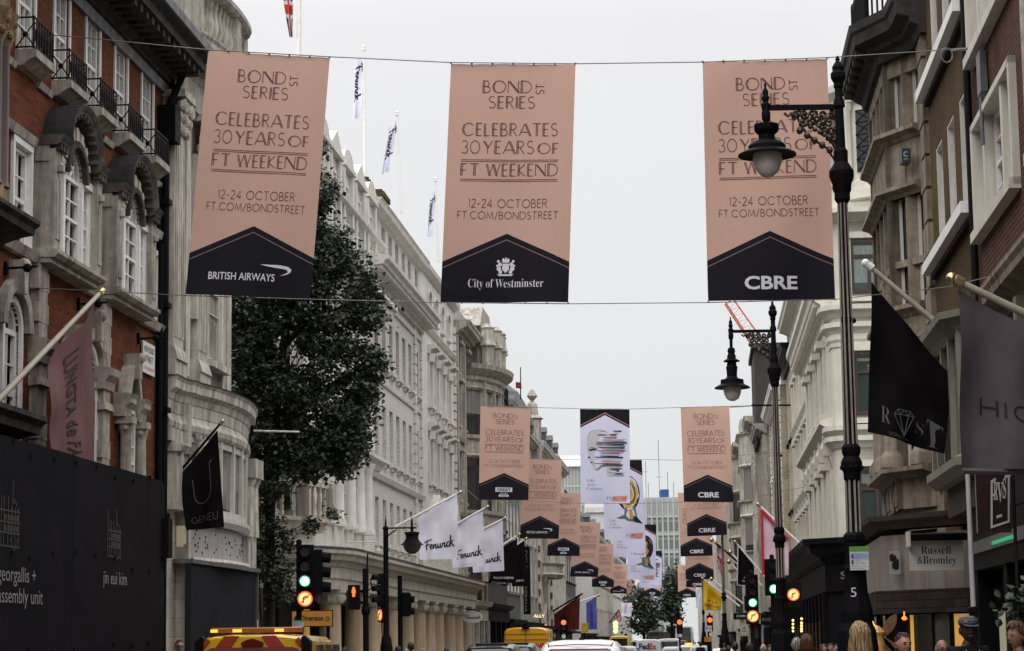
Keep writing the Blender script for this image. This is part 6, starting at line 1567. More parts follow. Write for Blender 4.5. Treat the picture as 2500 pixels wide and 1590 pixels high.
def union_mat():
    m, t, b = nodes('union flag cloth'); L = t.links.new
    uv = t.nodes.new('ShaderNodeUVMap'); s = t.nodes.new('ShaderNodeSeparateXYZ'); L(uv.outputs[0], s.inputs[0])
    def mt(op, a, c=None):
        n = t.nodes.new('ShaderNodeMath'); n.operation = op
        for k, x in enumerate((a, c)):
            if x is None: continue
            if isinstance(x, (int, float)): n.inputs[k].default_value = x
            else: L(x, n.inputs[k])
        return n.outputs[0]
    x = mt('SUBTRACT', s.outputs[0], .5); y = mt('SUBTRACT', s.outputs[1], .5); ax, ay = mt('ABSOLUTE', x), mt('ABSOLUTE', y)
    dg = mt('ABSOLUTE', mt('SUBTRACT', ax, ay))
    def mixn(f, a, c):
        n = t.nodes.new('ShaderNodeMixRGB'); L(f, n.inputs[0])
        if isinstance(a, tuple): n.inputs[1].default_value = (*a, 1)
        else: L(a, n.inputs[1])
        n.inputs[2].default_value = (*c, 1); return n.outputs[0]
    wh, rd, bl = (.6, .58, .6), (.42, .045, .035), (.02, .025, .10)
    c = mixn(mt('LESS_THAN', dg, .10), bl, wh); c = mixn(mt('LESS_THAN', dg, .04), c, rd)
    mn = mt('MINIMUM', ax, ay); c = mixn(mt('LESS_THAN', mn, .16), c, wh); c = mixn(mt('LESS_THAN', mn, .09), c, rd)
    L(c, b.inputs['Base Color']); b.inputs['Roughness'].default_value = .8
    return m
uj = union_mat()
flag('furled union flag high on a roof pole at the top edge', [(728, 420), (731, -60)], (684, -45), (714, -45), (716, 91), (706, 88), uj, 60, pr=.075, pm=white, rip=.2, folds=.08, group='flags on roof poles', name='roof_flag')
flag('small union flag on the left pavement side far down the street', [(1488, 1522), (1510, 1489)], (1497, 1503), (1512, 1487), (1519, 1516), (1499, 1524), uj, 190, pr=.05, pm=black)
flag('hanging union flag beside the black flags on the right', [(1800, 1372), (1748, 1326)], (1750, 1330), (1766, 1343), (1764, 1412), (1752, 1385), uj, 108, pr=.05, pm=iron, rip=.2)
for lab, pole, c, v in (('white script flag on the roof pole nearest the peach airline banner', [(891, 425), (888, 118)], ((866, 150), (888, 133), (882, 284), (860, 293)), 70), ('white script flag on the middle roof pole of the store', [(981, 520), (969, 278)], ((951, 308), (972, 290), (955, 415), (932, 425)), 80), ('white script flag on the roof pole beside the crest banner', [(1071, 640), (1063, 439)], ((1050, 478), (1065, 462), (1057, 578), (1043, 579)), 90)):
    flag(lab, pole, *c, whitecloth, v, [(FENW, .15, .9, .10, .62, ink, -90)], pr=.05, pm=white, rip=.10, folds=.05, fin=white, group='flags on roof poles', name='roof_flag')
flag('small white hanging flag with red writing far down the left side', None, (1517, 1472), (1543, 1472), (1541, 1505), (1517, 1505), whitecloth, 210, [(txt('HALLS'), .3, .6, .15, .6, mat('dull red print', (.3, .05, .05)), -90)])
flag('black jewellery flag with diamond print under a wooden pole on the right', [(2410, 893), (2120, 648)], (2128, 688), (2332, 926), (2304, 1109), (2120, 1054), blackcloth, 33, [
    (txt(mathletters('R', 'bold'), -.02), .16, .27, .905, .13, dgrey), (txt(mathletters('S', 'bold'), -.02), .62, .72, .875, .12, dgrey), (txt(mathletters('T', 'bold'), -.02), .74, .95, .97, .30, dgrey), (txt('LONDON'), .26, .54, .985, .03, dgrey)], pr=.05, fin=white, folds=.09, nf=3.5, rip=.2)[0]
t = bpy.data.objects[[o.name for o in bpy.data.objects if o.name.startswith('flag') and 'diamond' in o.get('label', '')][0]]
P = Patch(*[W(*p, 32.9) for p in ((2128, 688), (2332, 926), (2304, 1109), (2120, 1054))]); w = MB()
for a, b_ in (((.33, .80), (.58, .74)), ((.33, .80), (.47, .95)), ((.58, .74), (.47, .95)), ((.38, .745), (.53, .715)), ((.33, .80), (.38, .745)), ((.58, .74), (.53, .715)), ((.40, .785), (.47, .95)), ((.51, .76), (.47, .95)), ((.38, .745), (.40, .785)), ((.53, .715), (.51, .76)), ((.455, .73), (.40, .785)), ((.455, .73), (.51, .76))):
    w.tube([P.pt(*a) - t.location, P.pt(*b_) - t.location], .007, 4)
w.build('diamond_print', dgrey, t)
flag('mauve grey flag with thin black lettering at the right edge', [(2620, 822), (2334, 685)], (2340, 706), (2612, 862), (2615, 1150), (2350, 1143), greycloth, 26, [(stroke('HIGH', .10, .35, False), .20, .86, .672, .10, ink), (stroke('-', .03), .10, .98, .628, .02, ink)], pr=.055, rip=.22, folds=.07, nf=4)
t = bpy.data.objects[[o.name for o in bpy.data.objects if o.name.startswith('flag') and 'mauve' in o.get('label', '')][0]]
w = MB(); w.tube([W(2350, 1150, 26) - t.location, W(2615, 1156, 26) - t.location], .04, 6); w.build('hem', greycloth, t)
flag('red edged pink flag between the two lamp posts on the right', [(1992, 1365), (1853, 1233)], (1859, 1245), (1925, 1318), (1925, 1405), (1862, 1403), mat('pale pink flag cloth', (.62, .44, .52), (.56, .40, .47), 2, .8), 68, pr=.04, pm=white)
t = bpy.data.objects[[o.name for o in bpy.data.objects if o.name.startswith('flag') and 'red edged' in o.get('label', '')][0]]
w = MB(); L0 = t.location; w.tube([W(1859, 1245, 67.9) - L0, W(1863, 1404, 67.9) - L0], .045, 5); w.tube([W(1859, 1245, 67.9) - L0, W(1925, 1318, 67.9) - L0], .045, 5); w.build('red_border', mat('red border', (.42, .03, .05)), t)
flag('black flag with a white edge beside the right green light', [(1875, 1418), (1796, 1324)], (1802, 1331), (1840, 1373), (1840, 1430), (1800, 1428), blackcloth, 98, [(txt('ANN'), .4, .7, .80, .06, silver), (txt('HINOWELL'), .3, .8, .90, .05, silver)], pr=.045, pm=white)
t = bpy.data.objects[[o.name for o in bpy.data.objects if o.name.startswith('flag') and 'white edge' in o.get('label', '')][0]]
w = MB(); L0 = t.location; w.tube([W(1802, 1331, 97.9) - L0, W(1800, 1429, 97.9) - L0, W(1840, 1431, 97.9) - L0], .02, 4); w.build('white_border', silver, t)
flag('yellow watchmaker flag with a winged emblem under the small banners', [(1806, 1481), (1716, 1413)], (1717, 1416), (1762, 1454), (1760, 1491), (1717, 1490), yellowcloth, 122, [(txt('BREITLING'), .08, .94, .86, .11, ink), (txt('>|<'), .2, .8, .68, .15, ink)], pr=.05, pm=white, folds=.08)
flag('small white flag in front of the far right houses', [(1716, 1448), (1698, 1434)], (1699, 1438), (1712, 1446), (1711, 1486), (1699, 1484), whitecloth, 178, pr=.04, pm=white)
for lab, a, b_, v in (('bare white angled pole above the yellow flag', (1738, 1318), (1806, 1382), 112), ('bare white angled pole below the hanging union flag', (1737, 1414), (1815, 1474), 118), ('bare white angled pole near the black flag with white edge', (1783, 1348), (1860, 1430), 101), ('bare white angled pole over the dark right shops', (1780, 1372), (1850, 1442), 104)):
    o0 = W(*b_, v); w = MB(); w.tube([Vector((0, 0, 0)), W(*a, v) - o0], .045, 6); t = thing('angled_pole', lab, 'flagpole', o0, 0, 'bare angled poles'); w.build('pole', white, t); w = MB(); w.ball(W(*a, v) - o0, .11, 8, 6); w.build('finial', MATS['gold finial'], t)
# small red flag on the far roof
flag('tiny red pennant on a roof mast left of the second row', [(1271, 975), (1271, 897)], (1259, 933), (1272, 934), (1274, 949), (1259, 948), mat('claret cloth', (.16, .02, .025)), 128, pr=.035, pm=iron, group='flags on roof poles', name='roof_flag')

# ================================================================== LAMP POSTS
cream_rib = mat('cream rib paint', (.34, .31, .27), (.24, .215, .19), 10, .5, streak=(.12, .1, .09))
frost = mat('frosted lamp glass', (.78, .77, .77), (.62, .61, .61), 8, .25, spec=.6)
def lamp_post(label, v, px, variant=1, zoff=0):
    p = W(px, 1450, v); t = thing('lamp_post', label, 'street lamp', (p.x, v, .12 + gz(v)), 0, 'ornate lamp posts')
    z = -.12 - gz(v)
    w = MB(); w.lathe((0, 0, z), [(.33, .12), (.33, .22), (.28, .3), (.24, .9), (.22, 1.5), (.2, 1.7), (.165, 1.78), (.17, 1.9), (.16, 1.95), (.125, 2.1), (.115, 2.3), (.125, 2.35), (.105, 2.4), (.10, 2.63), (.115, 2.65), (.115, 2.7), (.08, 2.74)], 8); w.build('base', black, t)
    w = MB(); w.lathe((0, 0, z), [(.07, 2.7), (.068, 3.3)], 16); w.lathe((0, 0, z), [(.066, 3.6), (.05, 6.32)], 16); w.build('shaft', black, t, 50)
    w = MB()
    for k in range(8):
        a = k * math.pi / 4 + .2; c, s = math.cos(a), math.sin(a)
        w.tube([(c * .072, s * .072, z + 2.72), (c * .07, s * .07, z + 3.3)], .014, 5); w.tube([(c * .068, s * .068, z + 3.6), (c * .051, s * .051, z + 6.3)], .0135, 5, .010)
    w.build('ribs', cream_rib, t)
    w = MB(); w.mark(); w.lathe((0, 0, z), [(.07, 3.26), (.09, 3.3), (.09, 3.36), (.115, 3.42), (.115, 3.48), (.085, 3.54), (.1, 3.58), (.1, 3.64), (.07, 3.68)], 16)
    for k in range(10): a = k * math.pi / 5; w.ball((.1 * math.cos(a), .1 * math.sin(a), z + 3.42), .03, 6, 4)
    w.mark(); w.lathe((0, 0, z), [(.055, 6.28), (.085, 6.33), (.085, 6.4), (.1, 6.43), (.105, 6.5), (.135, 6.58), (.135, 6.64), (.1, 6.70), (.075, 6.74), (.078, 6.86), (.055, 6.9), (.05, 7.1), (.045, 7.34), (.065, 7.36), (.06, 7.42), (.043, 7.46), (.043, 7.56), (.055, 7.58), (.05, 7.62), (.082, 7.68), (.082, 7.73), (.06, 7.76), (.065, 7.8), (.035, 7.85), (.02, 7.87), (.028, 7.89), (.005, 7.93)], 16)
    w.mark(); w.lathe((0, 0, z), [(.06, 4.98), (.066, 4.98), (.066, 5.04), (.06, 5.04)], 12); w.ball((.075, -.01, z + 5.0), .03, 6, 4)
    w.each('collar', black, t, 24)
    w = MB(); w.loops([[(x, y, z + zz) for y, zz in ((-.022, 7.33), (.022, 7.33), (.022, 7.385), (-.022, 7.385))] for x in (.02, -.82)])
    w.lathe((-.8, 0, z), [(.03, 7.05), (.03, 7.2), (.045, 7.22), (.05, 7.3), (.04, 7.32), (.05, 7.36), (.05, 7.40), (.03, 7.42), (.045, 7.47), (.03, 7.5), (.035, 7.54), (.012, 7.58), (.014, 7.62), (.003, 7.64)], 10); w.build('arm', black, t, 40)
    w = MB(); rr = random.Random(3)
    def spiral(cx, cz, r, turns, a0, flip=1):
        pts = [(cx + flip * r * (1 - .75 * k / 20) * math.cos(a0 + turns * 2 * math.pi * k / 20), .012 * math.sin(k), z + cz + r * (1 - .75 * k / 20) * math.sin(a0 + turns * 2 * math.pi * k / 20)) for k in range(21)]
        w.tube(pts, .018, 5)
    for cx, cz, r, f in [(-.09 - .095 * i - .03 * (j % 2), 7.27 - .085 * j, .05, 1 if (i + j) % 2 else -1) for j in range(5) for i in range(4 - j + (j < 2))]:
        spiral(cx, cz, r, 1.2, rr.random() * 6, f)
        w.ball((cx + rr.uniform(-.03, .03), 0, z + cz + rr.uniform(-.03, .03)), .02, 5, 4)
    w.tube([(-.48, 0, z + 7.3), (-.42, 0, z + 7.14), (-.3, 0, z + 7.0), (-.15, 0, z + 6.9), (-.06, 0, z + 6.75), (-.05, 0, z + 6.62)], .014, 5)
    w.tube([(-.45, 0, z + 7.33), (-.3, 0, z + 7.2), (-.14, 0, z + 7.06), (-.04, 0, z + 6.85)], .016, 5)
    for k in range(6): w.ball((-.44 + .08 * k, 0, z + 7.10 - .055 * k), .038, 6, 4, 1.2)
    for k in range(8): w.ball((-.42 + .05 * k, .0, z + 7.2 - .03 * k), .03, 6, 4)
    w.tube([(-.52, 0, z + 7.3), (-.56, 0, z + 7.26), (-.60, 0, z + 7.3)], .018, 5)
    w.build('scroll_bracket', irongold, t)
    if variant == 1:
        w = MB(); w.lathe((-.8, 0, z), [(.03, 7.12), (.10, 7.16), (.135, 7.17), (.135, 7.11), (.125, 7.09), (.09, 7.06), (.09, 7.0), (.15, 6.98), (.19, 6.95), (.205, 6.93), (.205, 6.89), (.25, 6.875), (.315, 6.84), (.318, 6.825), (.2, 6.84), (.15, 6.85), (.02, 6.86)], 28); w.build('hood', black, t, 35)
        w = MB(); w.lathe((-.8, 0, z), [(.155, 6.85), (.16, 6.80), (.152, 6.74), (.13, 6.68), (.095, 6.63), (.055, 6.595), (.012, 6.58)], 24); w.build('globe', frost, t, 60)
    else:
        w = MB(); w.lathe((-.8, 0, z), [(.03, 7.05), (.06, 7.04), (.075, 6.98), (.06, 6.94), (.08, 6.9), (.085, 6.84), (.155, 6.80), (.155, 6.785), (.085, 6.77), (.095, 6.7), (.11, 6.68), (.1, 6.6), (.095, 6.5), (.13, 6.46), (.215, 6.44), (.22, 6.36), (.33, 6.30), (.335, 6.28), (.22, 6.30), (.02, 6.31)], 28); w.build('hood', black, t, 35)
        w = MB(); w.lathe((-.8, 0, z), [(.165, 6.30), (.17, 6.25), (.155, 6.17), (.12, 6.09), (.06, 6.045), (.01, 6.035)], 24); w.build('globe', frost, t, 60)
    return t
LP1 = lamp_post('tall black lamp post, number 5, nearest on the right with a teardrop lantern', 24, 2090, 1)
w = MB(); z = -.12; P = Patch((-.055, -.128, 2.30), (.0, -.128, 2.30), (.0, -.128, 2.12), (-.055, -.128, 2.12)); 
V, F, _ = txt('5'); base = 0
for x, y in V: w.v.append((-.075 + .06 * x, -.132, 1.93 + .1 * y))
for f in F: w.f.append(f); w.mi.append(0)
w.build('number', silver, LP1)
lamp_post('black lamp post with a round globe in front of the ivory corner building', 42.1, 1907, 2)
lamp_post('far black lamp post whose lantern hangs in front of a peach banner', 103.5, 1767, 1)
lamp_post('farthest right lamp post near the yellow flag', 165, 1716, 1)
t = thing('lamp_post', 'plain black lamp post with a short arm in front of the colonnade', 'street lamp', (W(943, 1500, 62).x, 62, .12), 0, 'ornate lamp posts')
w = MB(); w.lathe((0, 0, -.12), [(.17, .12), (.17, 1.5), (.13, 1.75), (.085, 1.85), (.075, 2.2), (.07, 4.7), (.09, 4.72), (.09, 4.76), (.03, 4.8), (.02, 4.95), (.004, 5.08)], 12); w.build('post', black, t, 40)
w = MB(); w.tube([(0, 0, 4.62), (.85, 0, 4.62)], .025, 6); w.tube([(0, 0, 4.3), (.1, 0, 4.45), (.3, 0, 4.58)], .02, 5); w.lathe((.72, 0, 0), [(.03, 4.5), (.05, 4.62), (.03, 4.68), (.03, 4.78), (.005, 4.92)], 8); w.build('arm', black, t)
w = MB(); w.lathe((.72, 0, 0), [(.05, 4.52), (.2, 4.5), (.2, 4.44), (.17, 4.42), (.17, 4.32), (.22, 4.24), (.30, 4.17), (.32, 4.15), (.2, 4.16), (.02, 4.17)], 24); w.build('hood', black, t, 35)
w = MB(); w.lathe((.72, 0, 0), [(.25, 4.16), (.23, 4.06), (.17, 3.97), (.08, 3.91), (.01, 3.9)], 20); w.build('globe', mat('smoked lamp glass', (.05, .05, .052), (.09, .09, .09), 3, .12), t, 60)

def notice(label, x0, x1, y0, y1, v):
    o0 = W((x0 + x1) / 2, y1, v); t = thing('notice', label, 'notice', o0)
    P = Patch(*[W(*p, v) for p in ((x0, y0), (x1, y0), (x1, y1), (x0, y1))])
    p, q = W(x0, y0, v) - o0, W(x1, y1, v) - o0
    w = MB(); w.box(p.x, q.x, .0, .012, q.z, p.z); w.build('board', mat('white notice board', (.60, .60, .62), rough=.5), t)
    w = MB(); P.rect(w, t, 0, 1, 0, .2, .003); w.build('header', mat('green header', (.11, .30, .04), rough=.5), t)
    w = MB(); P.rect(w, t, .05, .95, .27, .52, .003); w.build('blue_field', mat('pale blue field', (.34, .42, .62)), t)
    w = MB(); P.poly(w, t, [(.1, .50), (.1, .36), (.15, .30), (.2, .36), (.2, .50)], .006); w.build('bottle_icon', mat('dark blue icon', (.03, .06, .25)), t)
    w = MB()
    for s, u0, u1, tb, h in (('Recycling', .3, .6, .33, .04), ('Cans and bottles', .3, .9, .40, .035), ('Paper', .3, .55, .47, .035), ('Waste', .3, .55, .6, .05), ('06:00 - 11:00', .3, .75, .68, .035), ('18:00 - 20:00', .3, .8, .75, .035), ('Put your bags out at the right time', .05, .95, .86, .04), ('Keep the street clean', .05, .75, .94, .035)): P.add(w, t, txt(s), u0, u1, tb, h, .006)
    P.rect(w, t, .1, .2, .58, .76, .006); w.build('lettering', mat('notice ink', (.05, .05, .08)), t)
notice('white recycling notice with green header on the nearest lamp post', 2074, 2122, 1335, 1392, 23.82)
notice('small notice with green header in front of the orange diversion sign', 715, 741, 1515, 1537, 45.8)

# ================================================================== TRAFFIC SIGNALS AND SIGNS
gl_ = emat('green signal lens', (.42, 1.0, .72), 2.4); gl_rim = emat('green lens rim', (.02, .85, .35), 1.2)
rl_ = emat('red signal lens', (1.0, .10, .03), 2.5); al_ = emat('lit sign face', (1.0, .74, .26), .95); off = mat('dark lens', (.014, .012, .013), rough=.3)
sigred = emat('lit red ring', (.95, .12, .03), .75)
def disc(mb, c, r, y0, y1, n=20): mb.loops([[(c[0] + r * math.cos(2 * math.pi * k / n), y, c[1] + r * math.sin(2 * math.pi * k / n)) for k in range(n)] for y in (y0, y1)])
def signal(label, v, px, ztop, turn=0.0, sign=True, lit='g', pole=True, w_=.34, asp=3, poff=.0, back=False, zb=None):
    x = (px - CX) / FPX * v; p = W(px, 1500, v)
    t = thing('traffic_light', label, 'traffic light', (p.x, v, gz(v) + .12), turn, 'traffic lights')
    z0 = -.12 - gz(v); zt = ztop + z0; hh = .295
    zb_ = zt - asp * hh - (.42 if sign else .02)
    w = MB(); w.box(-w_ / 2, w_ / 2, -.02, .0, zb_, zt); w.build('backing_board', black, t)
    w = MB()
    for k in range(asp): zc = zt - .15 - k * hh; w.loops([[(a * .125, y, zc + b_ * .14) for a, b_ in ((-1, -.9), (-.9, -1), (.9, -1), (1, -.9), (1, .9), (.9, 1), (-.9, 1), (-1, .9))] for y in (-.14, -.02)])
    if sign: w.box(-.16, .16, -.1, -.02, zb_ + .02, zb_ + .4)
    w.build('housing', black, t)
    w = MB()
    for k in range(asp):
        zc = zt - .15 - k * hh
        for i in range(9):
            a, b_ = math.pi * (i - .5) / 8, math.pi * (i + .5) / 8
            w.poly([(.115 * math.cos(a), -.13, zc + .115 * math.sin(a)), (.115 * math.cos(b_), -.13, zc + .115 * math.sin(b_)), (.118 * math.cos(b_), -.30, zc + .118 * math.sin(b_)), (.118 * math.cos(a), -.30, zc + .118 * math.sin(a))])
            w.poly([(.121 * math.cos(a), -.13, zc + .121 * math.sin(a)), (.121 * math.cos(b_), -.13, zc + .121 * math.sin(b_)), (.124 * math.cos(b_), -.30, zc + .124 * math.sin(b_)), (.124 * math.cos(a), -.30, zc + .124 * math.sin(a))])
    w.build('visor', black, t)
    for k in range(asp):
        zc = zt - .15 - k * hh; on = (lit == 'g' and k == asp - 1) or (lit == 'r' and k == 0)
        w = MB(); disc(w, (0, zc), .088 if on else .1, -.165, -.13); w.build('lens', (gl_ if lit == 'g' else rl_) if on else off, t)
        if on and lit == 'g': w = MB(); disc(w, (0, zc), .108, -.16, -.13); w.build('lens_rim', gl_rim, t)
    if sign:
        zc = zb_ + .21
        w = MB(); disc(w, (0, zc), .155, -.115, -.1, 28); s = w.build('turn_sign', sigred, t)
        w = MB(); disc(w, (0, zc), .125, -.121, -.105, 28); w.build('sign_face', al_, s)
        w = MB(); w.tube([(-.035, -.126, zc - .085), (-.035, -.126, zc + .01), (-.015, -.126, zc + .035), (.03, -.126, zc + .04)], .015, 6); w.loops([[(.03, y, zc + .075), (.075, y, zc + .04), (.03, y, zc + .005)] for y in (-.135, -.12)]); w.build('arrow', black, s)
        w = MB(); w.tube([(-.095, -.13, zc - .095), (.095, -.13, zc + .095)], .013, 5); w.build('bar', sigred, s)
    if pole:
        w = MB(); w.tube([(poff, .08, 0), (poff, .08, zt + .05)], .057, 10); w.lathe((poff, .08, 0), [(.057, zt + .04), (.065, zt + .06), (.05, zt + .1), (.01, zt + .12)], 10)
        for z in (zt - .2, zb_ + .1): w.box(min(0, poff) - .03, max(0, poff) + .03, -.02, .09, z, z + .05)
        w.build('pole', black, t)
    if back:                       # a second head on the same pole turned along the side street
        w = MB(); w.loops([[(.2 + a * .13, y, zt - .55 + b_ * .45) for a, b_ in ((-1, -1), (1, -1), (1, 1), (-1, 1))] for y in (.02, .26)])
        for k in range(3): w.tube([(.3, .14, zt - .25 - .3 * k), (.5, .14, zt - .27 - .3 * k)], .11, 10)
        w.build('side_head', black, t)
    return t
signal('green traffic light above a no right turn sign, in front of the colonnade corner', 46, 746, 3.63, 0, True, 'g', poff=-.14, back=True)
signal('dark traffic light seen edge on beside the plain lamp post', 60, 937, 3.45, -1.15, True, '', pole=False)
signal('green traffic light with lit turn sign left of the second lamp post', 60, 1837, 3.28, 0, True, 'g')
signal('green traffic light half hidden behind the second lamp post', 56, 1889, 3.55, 0, False, 'g', w_=.4)
t = thing('turn_sign_box', 'lit no right turn sign right of the second lamp post', 'sign', W(1937, 1452, 55.5)); w = MB(); w.box(-.22, .2, .0, .1, -.3, .3); w.build('box', black, t)
w = MB(); disc(w, (0, 0), .15, -.012, .0, 28); s = w.build('ring', sigred, t); w = MB(); disc(w, (0, 0), .12, -.018, -.005, 28); w.build('face', al_, s)
w = MB(); w.tube([(-.035, -.026, -.085), (-.035, -.026, .01), (-.015, -.026, .035), (.05, -.026, .04)], .015, 6); w.build('arrow', black, s); w = MB(); w.tube([(-.09, -.03, -.09), (.09, -.03, .09)], .012, 5); w.build('bar', sigred, s)
w = MB(); w.tube([(-.24, .05, .4), (-.24, .05, -(W(1937, 1452, 55.5).z) + .1)], .05, 8); w.build('pole', black, t)
t = thing('crossing_light', 'red man pedestrian signal on a black post left of the plain lamp post', 'crossing light', (W(893, 1500, 52).x, 52, .12), 0, 'traffic lights')
w = MB(); w.tube([(0, 0, 0), (0, 0, 3.2)], .07, 10); w.lathe((0, 0, 0), [(.085, 2.15), (.1, 2.2), (.1, 2.28), (.085, 2.33)], 10); w.tube([(.03, 0, 3.1), (.05, 0, 3.55)], .02, 5); w.tube([(.05, -.05, 2.7), (.14, -.05, 2.75), (.12, -.05, 2.95), (.2, -.05, 3.05)], .015, 5); w.build('pole', black, t)
w = MB(); w.loops([[(-.26 + a * .135, y, 2.55 + b_ * .28) for a, b_ in ((-1, -.92), (-.9, -1), (.9, -1), (1, -.92), (1, .92), (.9, 1), (-.9, 1), (-1, .92))] for y in (-.2, .05)]); w.box(-.13, 0, -.03, .03, 2.4, 2.46); w.box(-.13, 0, -.03, .03, 2.66, 2.72); w.build('head', black, t)
w = MB(); disc(w, (-.26, 2.755), .028, -.225, -.2, 12); w.loops([[(-.26 + a, y, 2.73 - b_) for a, b_ in ((-.035, .0), (.035, .0), (.045, .08), (.03, .09), (.028, .17), (-.028, .17), (-.03, .09), (-.045, .08))] for y in (-.225, -.2)]); w.build('red_man', rl_, t)
t = thing('traffic_light', 'traffic light turned away on its own pole right of the plain lamp post', 'traffic light', (W(977, 1500, 63).x, 63, .12), 0, 'traffic lights')
w = MB(); w.tube([(0, 0, 0), (0, 0, 3.35)], .07, 10); w.build('pole', black, t)
w = MB(); w.loops([[(.19 + a * .12, y, 2.55 + b_ * .33) for a, b_ in ((-1, -1), (.6, -1), (1, -.8), (1, .8), (.6, 1), (-1, 1))] for y in (-.12, .14)])
for k in range(2): w.tube([(.28, 0, 2.7 - .33 * k), (.40, 0, 2.68 - .33 * k)], .10, 10)
w.build('housing', black, t)
def pole_light(label, x, y, v, m, r, hood=True):
    c = W(x, y, v); t = thing('traffic_light', label, 'traffic light', (c.x, v, gz(v)), 0, 'traffic lights'); z = c.z - gz(v)
    w = MB(); w.tube([(0, .2, 0), (0, .2, z + .45)], .06, 8); w.build('pole', black, t)
    w = MB(); w.box(-.2, .2, -.02, .12, z - .75, z + .3); w.build('housing', black, t)
    w = MB(); disc(w, (0, z), r, -.05, -.02); w.build('lens', m, t)
    w = MB(); disc(w, (0, z - .3), .1, -.05, -.02); disc(w, (0, z - .6), .1, -.05, -.02); w.build('dark_lens', off, t)
pole_light('red traffic light in front of the dark red flags', 1376, 1520, 118, rl_, .13)
pole_light('red traffic light low over the middle of the far street', 1659, 1519, 150, rl_, .16)
pole_light('red traffic light below the yellow flag', 1733, 1514, 150, rl_, .16)
def board(name, label, cat, x0, x1, y0, y1, v, m, texts=(), border=None, pole=None, th=.03, dy=0):
    o0 = W((x0 + x1) / 2, y1, v); t = thing(name, label, cat, o0)
    P = Patch(*[W(*p, v) for p in ((x0, y0), (x1, y0), (x1, y1), (x0, y1))]); p, q = W(x0, y0, v) - o0, W(x1, y1, v) - o0
    w = MB(); w.box(p.x, q.x, .0, th, q.z, p.z); w.build('plate', m, t)
    if border:
        w = MB(); bw = (q.x - p.x) * .02; w.box(p.x - bw, q.x + bw, .002, th + .004, q.z - bw, p.z + bw); w.build('border', border, t)
    for (s, u0, u1, tb, h, mm) in texts:
        w = MB(); P.add(w, t, s if isinstance(s, tuple) else txt(s, .008), u0, u1, tb, h, .006); w.build('lettering', mm, t)
    if pole is not None:
        w = MB(); w.tube([(pole, th + .05, gz(v) - o0.z), (pole, th + .05, p.z)], .04, 8); w.build('pole', black, t)
    return t, P
orange = mat('orange sign sheet', (.55, .25, .025), (.5, .22, .02), 3, .5)
t, P = board('diversion_sign', 'orange diversion sign with black border behind the green light', 'sign', 713, 811, 1493, 1528, 51, orange, [(txt('Diversion', .025), .22, .78, .64, .36, ink), (txt('O', .02), .83, .93, .66, .30, ink)], black, .35)
w = MB(); P.poly(w, t, [(.04, .5), (.12, .2), (.12, .38), (.18, .38), (.18, .62), (.12, .62), (.12, .8)], .008); w.build('arrow', ink, t)
ylw = mat('yellow sign sheet', (.66, .42, .02), rough=.5)
board('parking_notice', 'tall yellow parking notice below the blue flag', 'sign', 1419, 1436, 1521, 1545, 120, ylw, [('PARKING', .1, .9, .2, .1, ink), ('SUSPENDED', .1, .9, .38, .1, ink), ('MON - SUN', .1, .9, .56, .1, ink), ('NO WAITING', .1, .9, .74, .1, ink), ('ANY TIME', .1, .9, .92, .1, ink)], None, 0.0)
board('camera_sign', 'small yellow sign with black marks beside the yellow van', 'sign', 1330, 1349, 1537, 1549, 112, ylw, [('O', .15, .45, .75, .5, ink), ('i', .68, .85, .85, .7, ink)], None, 0.0)
board('parking_sign', 'blue parking sign below the yellow flag', 'sign', 1721, 1738, 1528, 1542, 118, mat('pale sign sheet', (.55, .57, .62)), [('P', .15, .45, .85, .7, mat('blue print', (.02, .04, .3))), ('>', .6, .9, .85, .7, ink)], black, 0.0)
board('direction_sign', 'small orange sign with black square under the parking sign', 'sign', 1720, 1738, 1555, 1567, 100, orange, [('D', .2, .5, .75, .5, ink)], None, 0.0)
board('bank_sign', 'white board with a round bank emblem on the right pavement', 'sign', 1806, 1828, 1521, 1553, 88, mat('beige board', (.42, .37, .31)), [('HSBC', .14, .86, .72, .14, mat('grey letters', (.12, .12, .12))), ('O', .08, .92, .85, .72, mat('pale disc', (.55, .53, .5))), ('X', .32, .68, .45, .2, mat('grey letters', (.12, .12, .12)))], None, 0.0)
board('shop_sign', 'black shop sign with pale capitals beside the second lamp post', 'sign', 1857, 1886, 1501, 1526, 80, black, [('BOSS', .15, .85, .60, .28, mat('dim silver', (.2, .2, .2)))])
board('shop_sign', 'dark fascia with small dotted capitals behind the right green light', 'sign', 1790, 1856, 1497, 1512, 84, black, [('CORNELIANI', .12, .92, .66, .35, silver)])
board('shop_sign', 'black blade with two stacked letters left of the right green light', 'sign', 1817, 1829, 1455, 1490, 76, black, [('N', .3, .8, .4, .22, silver), ('B', .3, .8, .75, .22, silver)])
t, P = board('lit_shop_sign', 'glowing pale shop letters under the striped house', 'sign', 1286, 1326, 1498, 1510, 137.5, greystone); w = MB(); P.add(w, t, txt('BALLY', .015), .28, 1.1, .8, .6, .03); w.build('letters', emat('glowing letters', (1, .84, .5), 1.1), t)
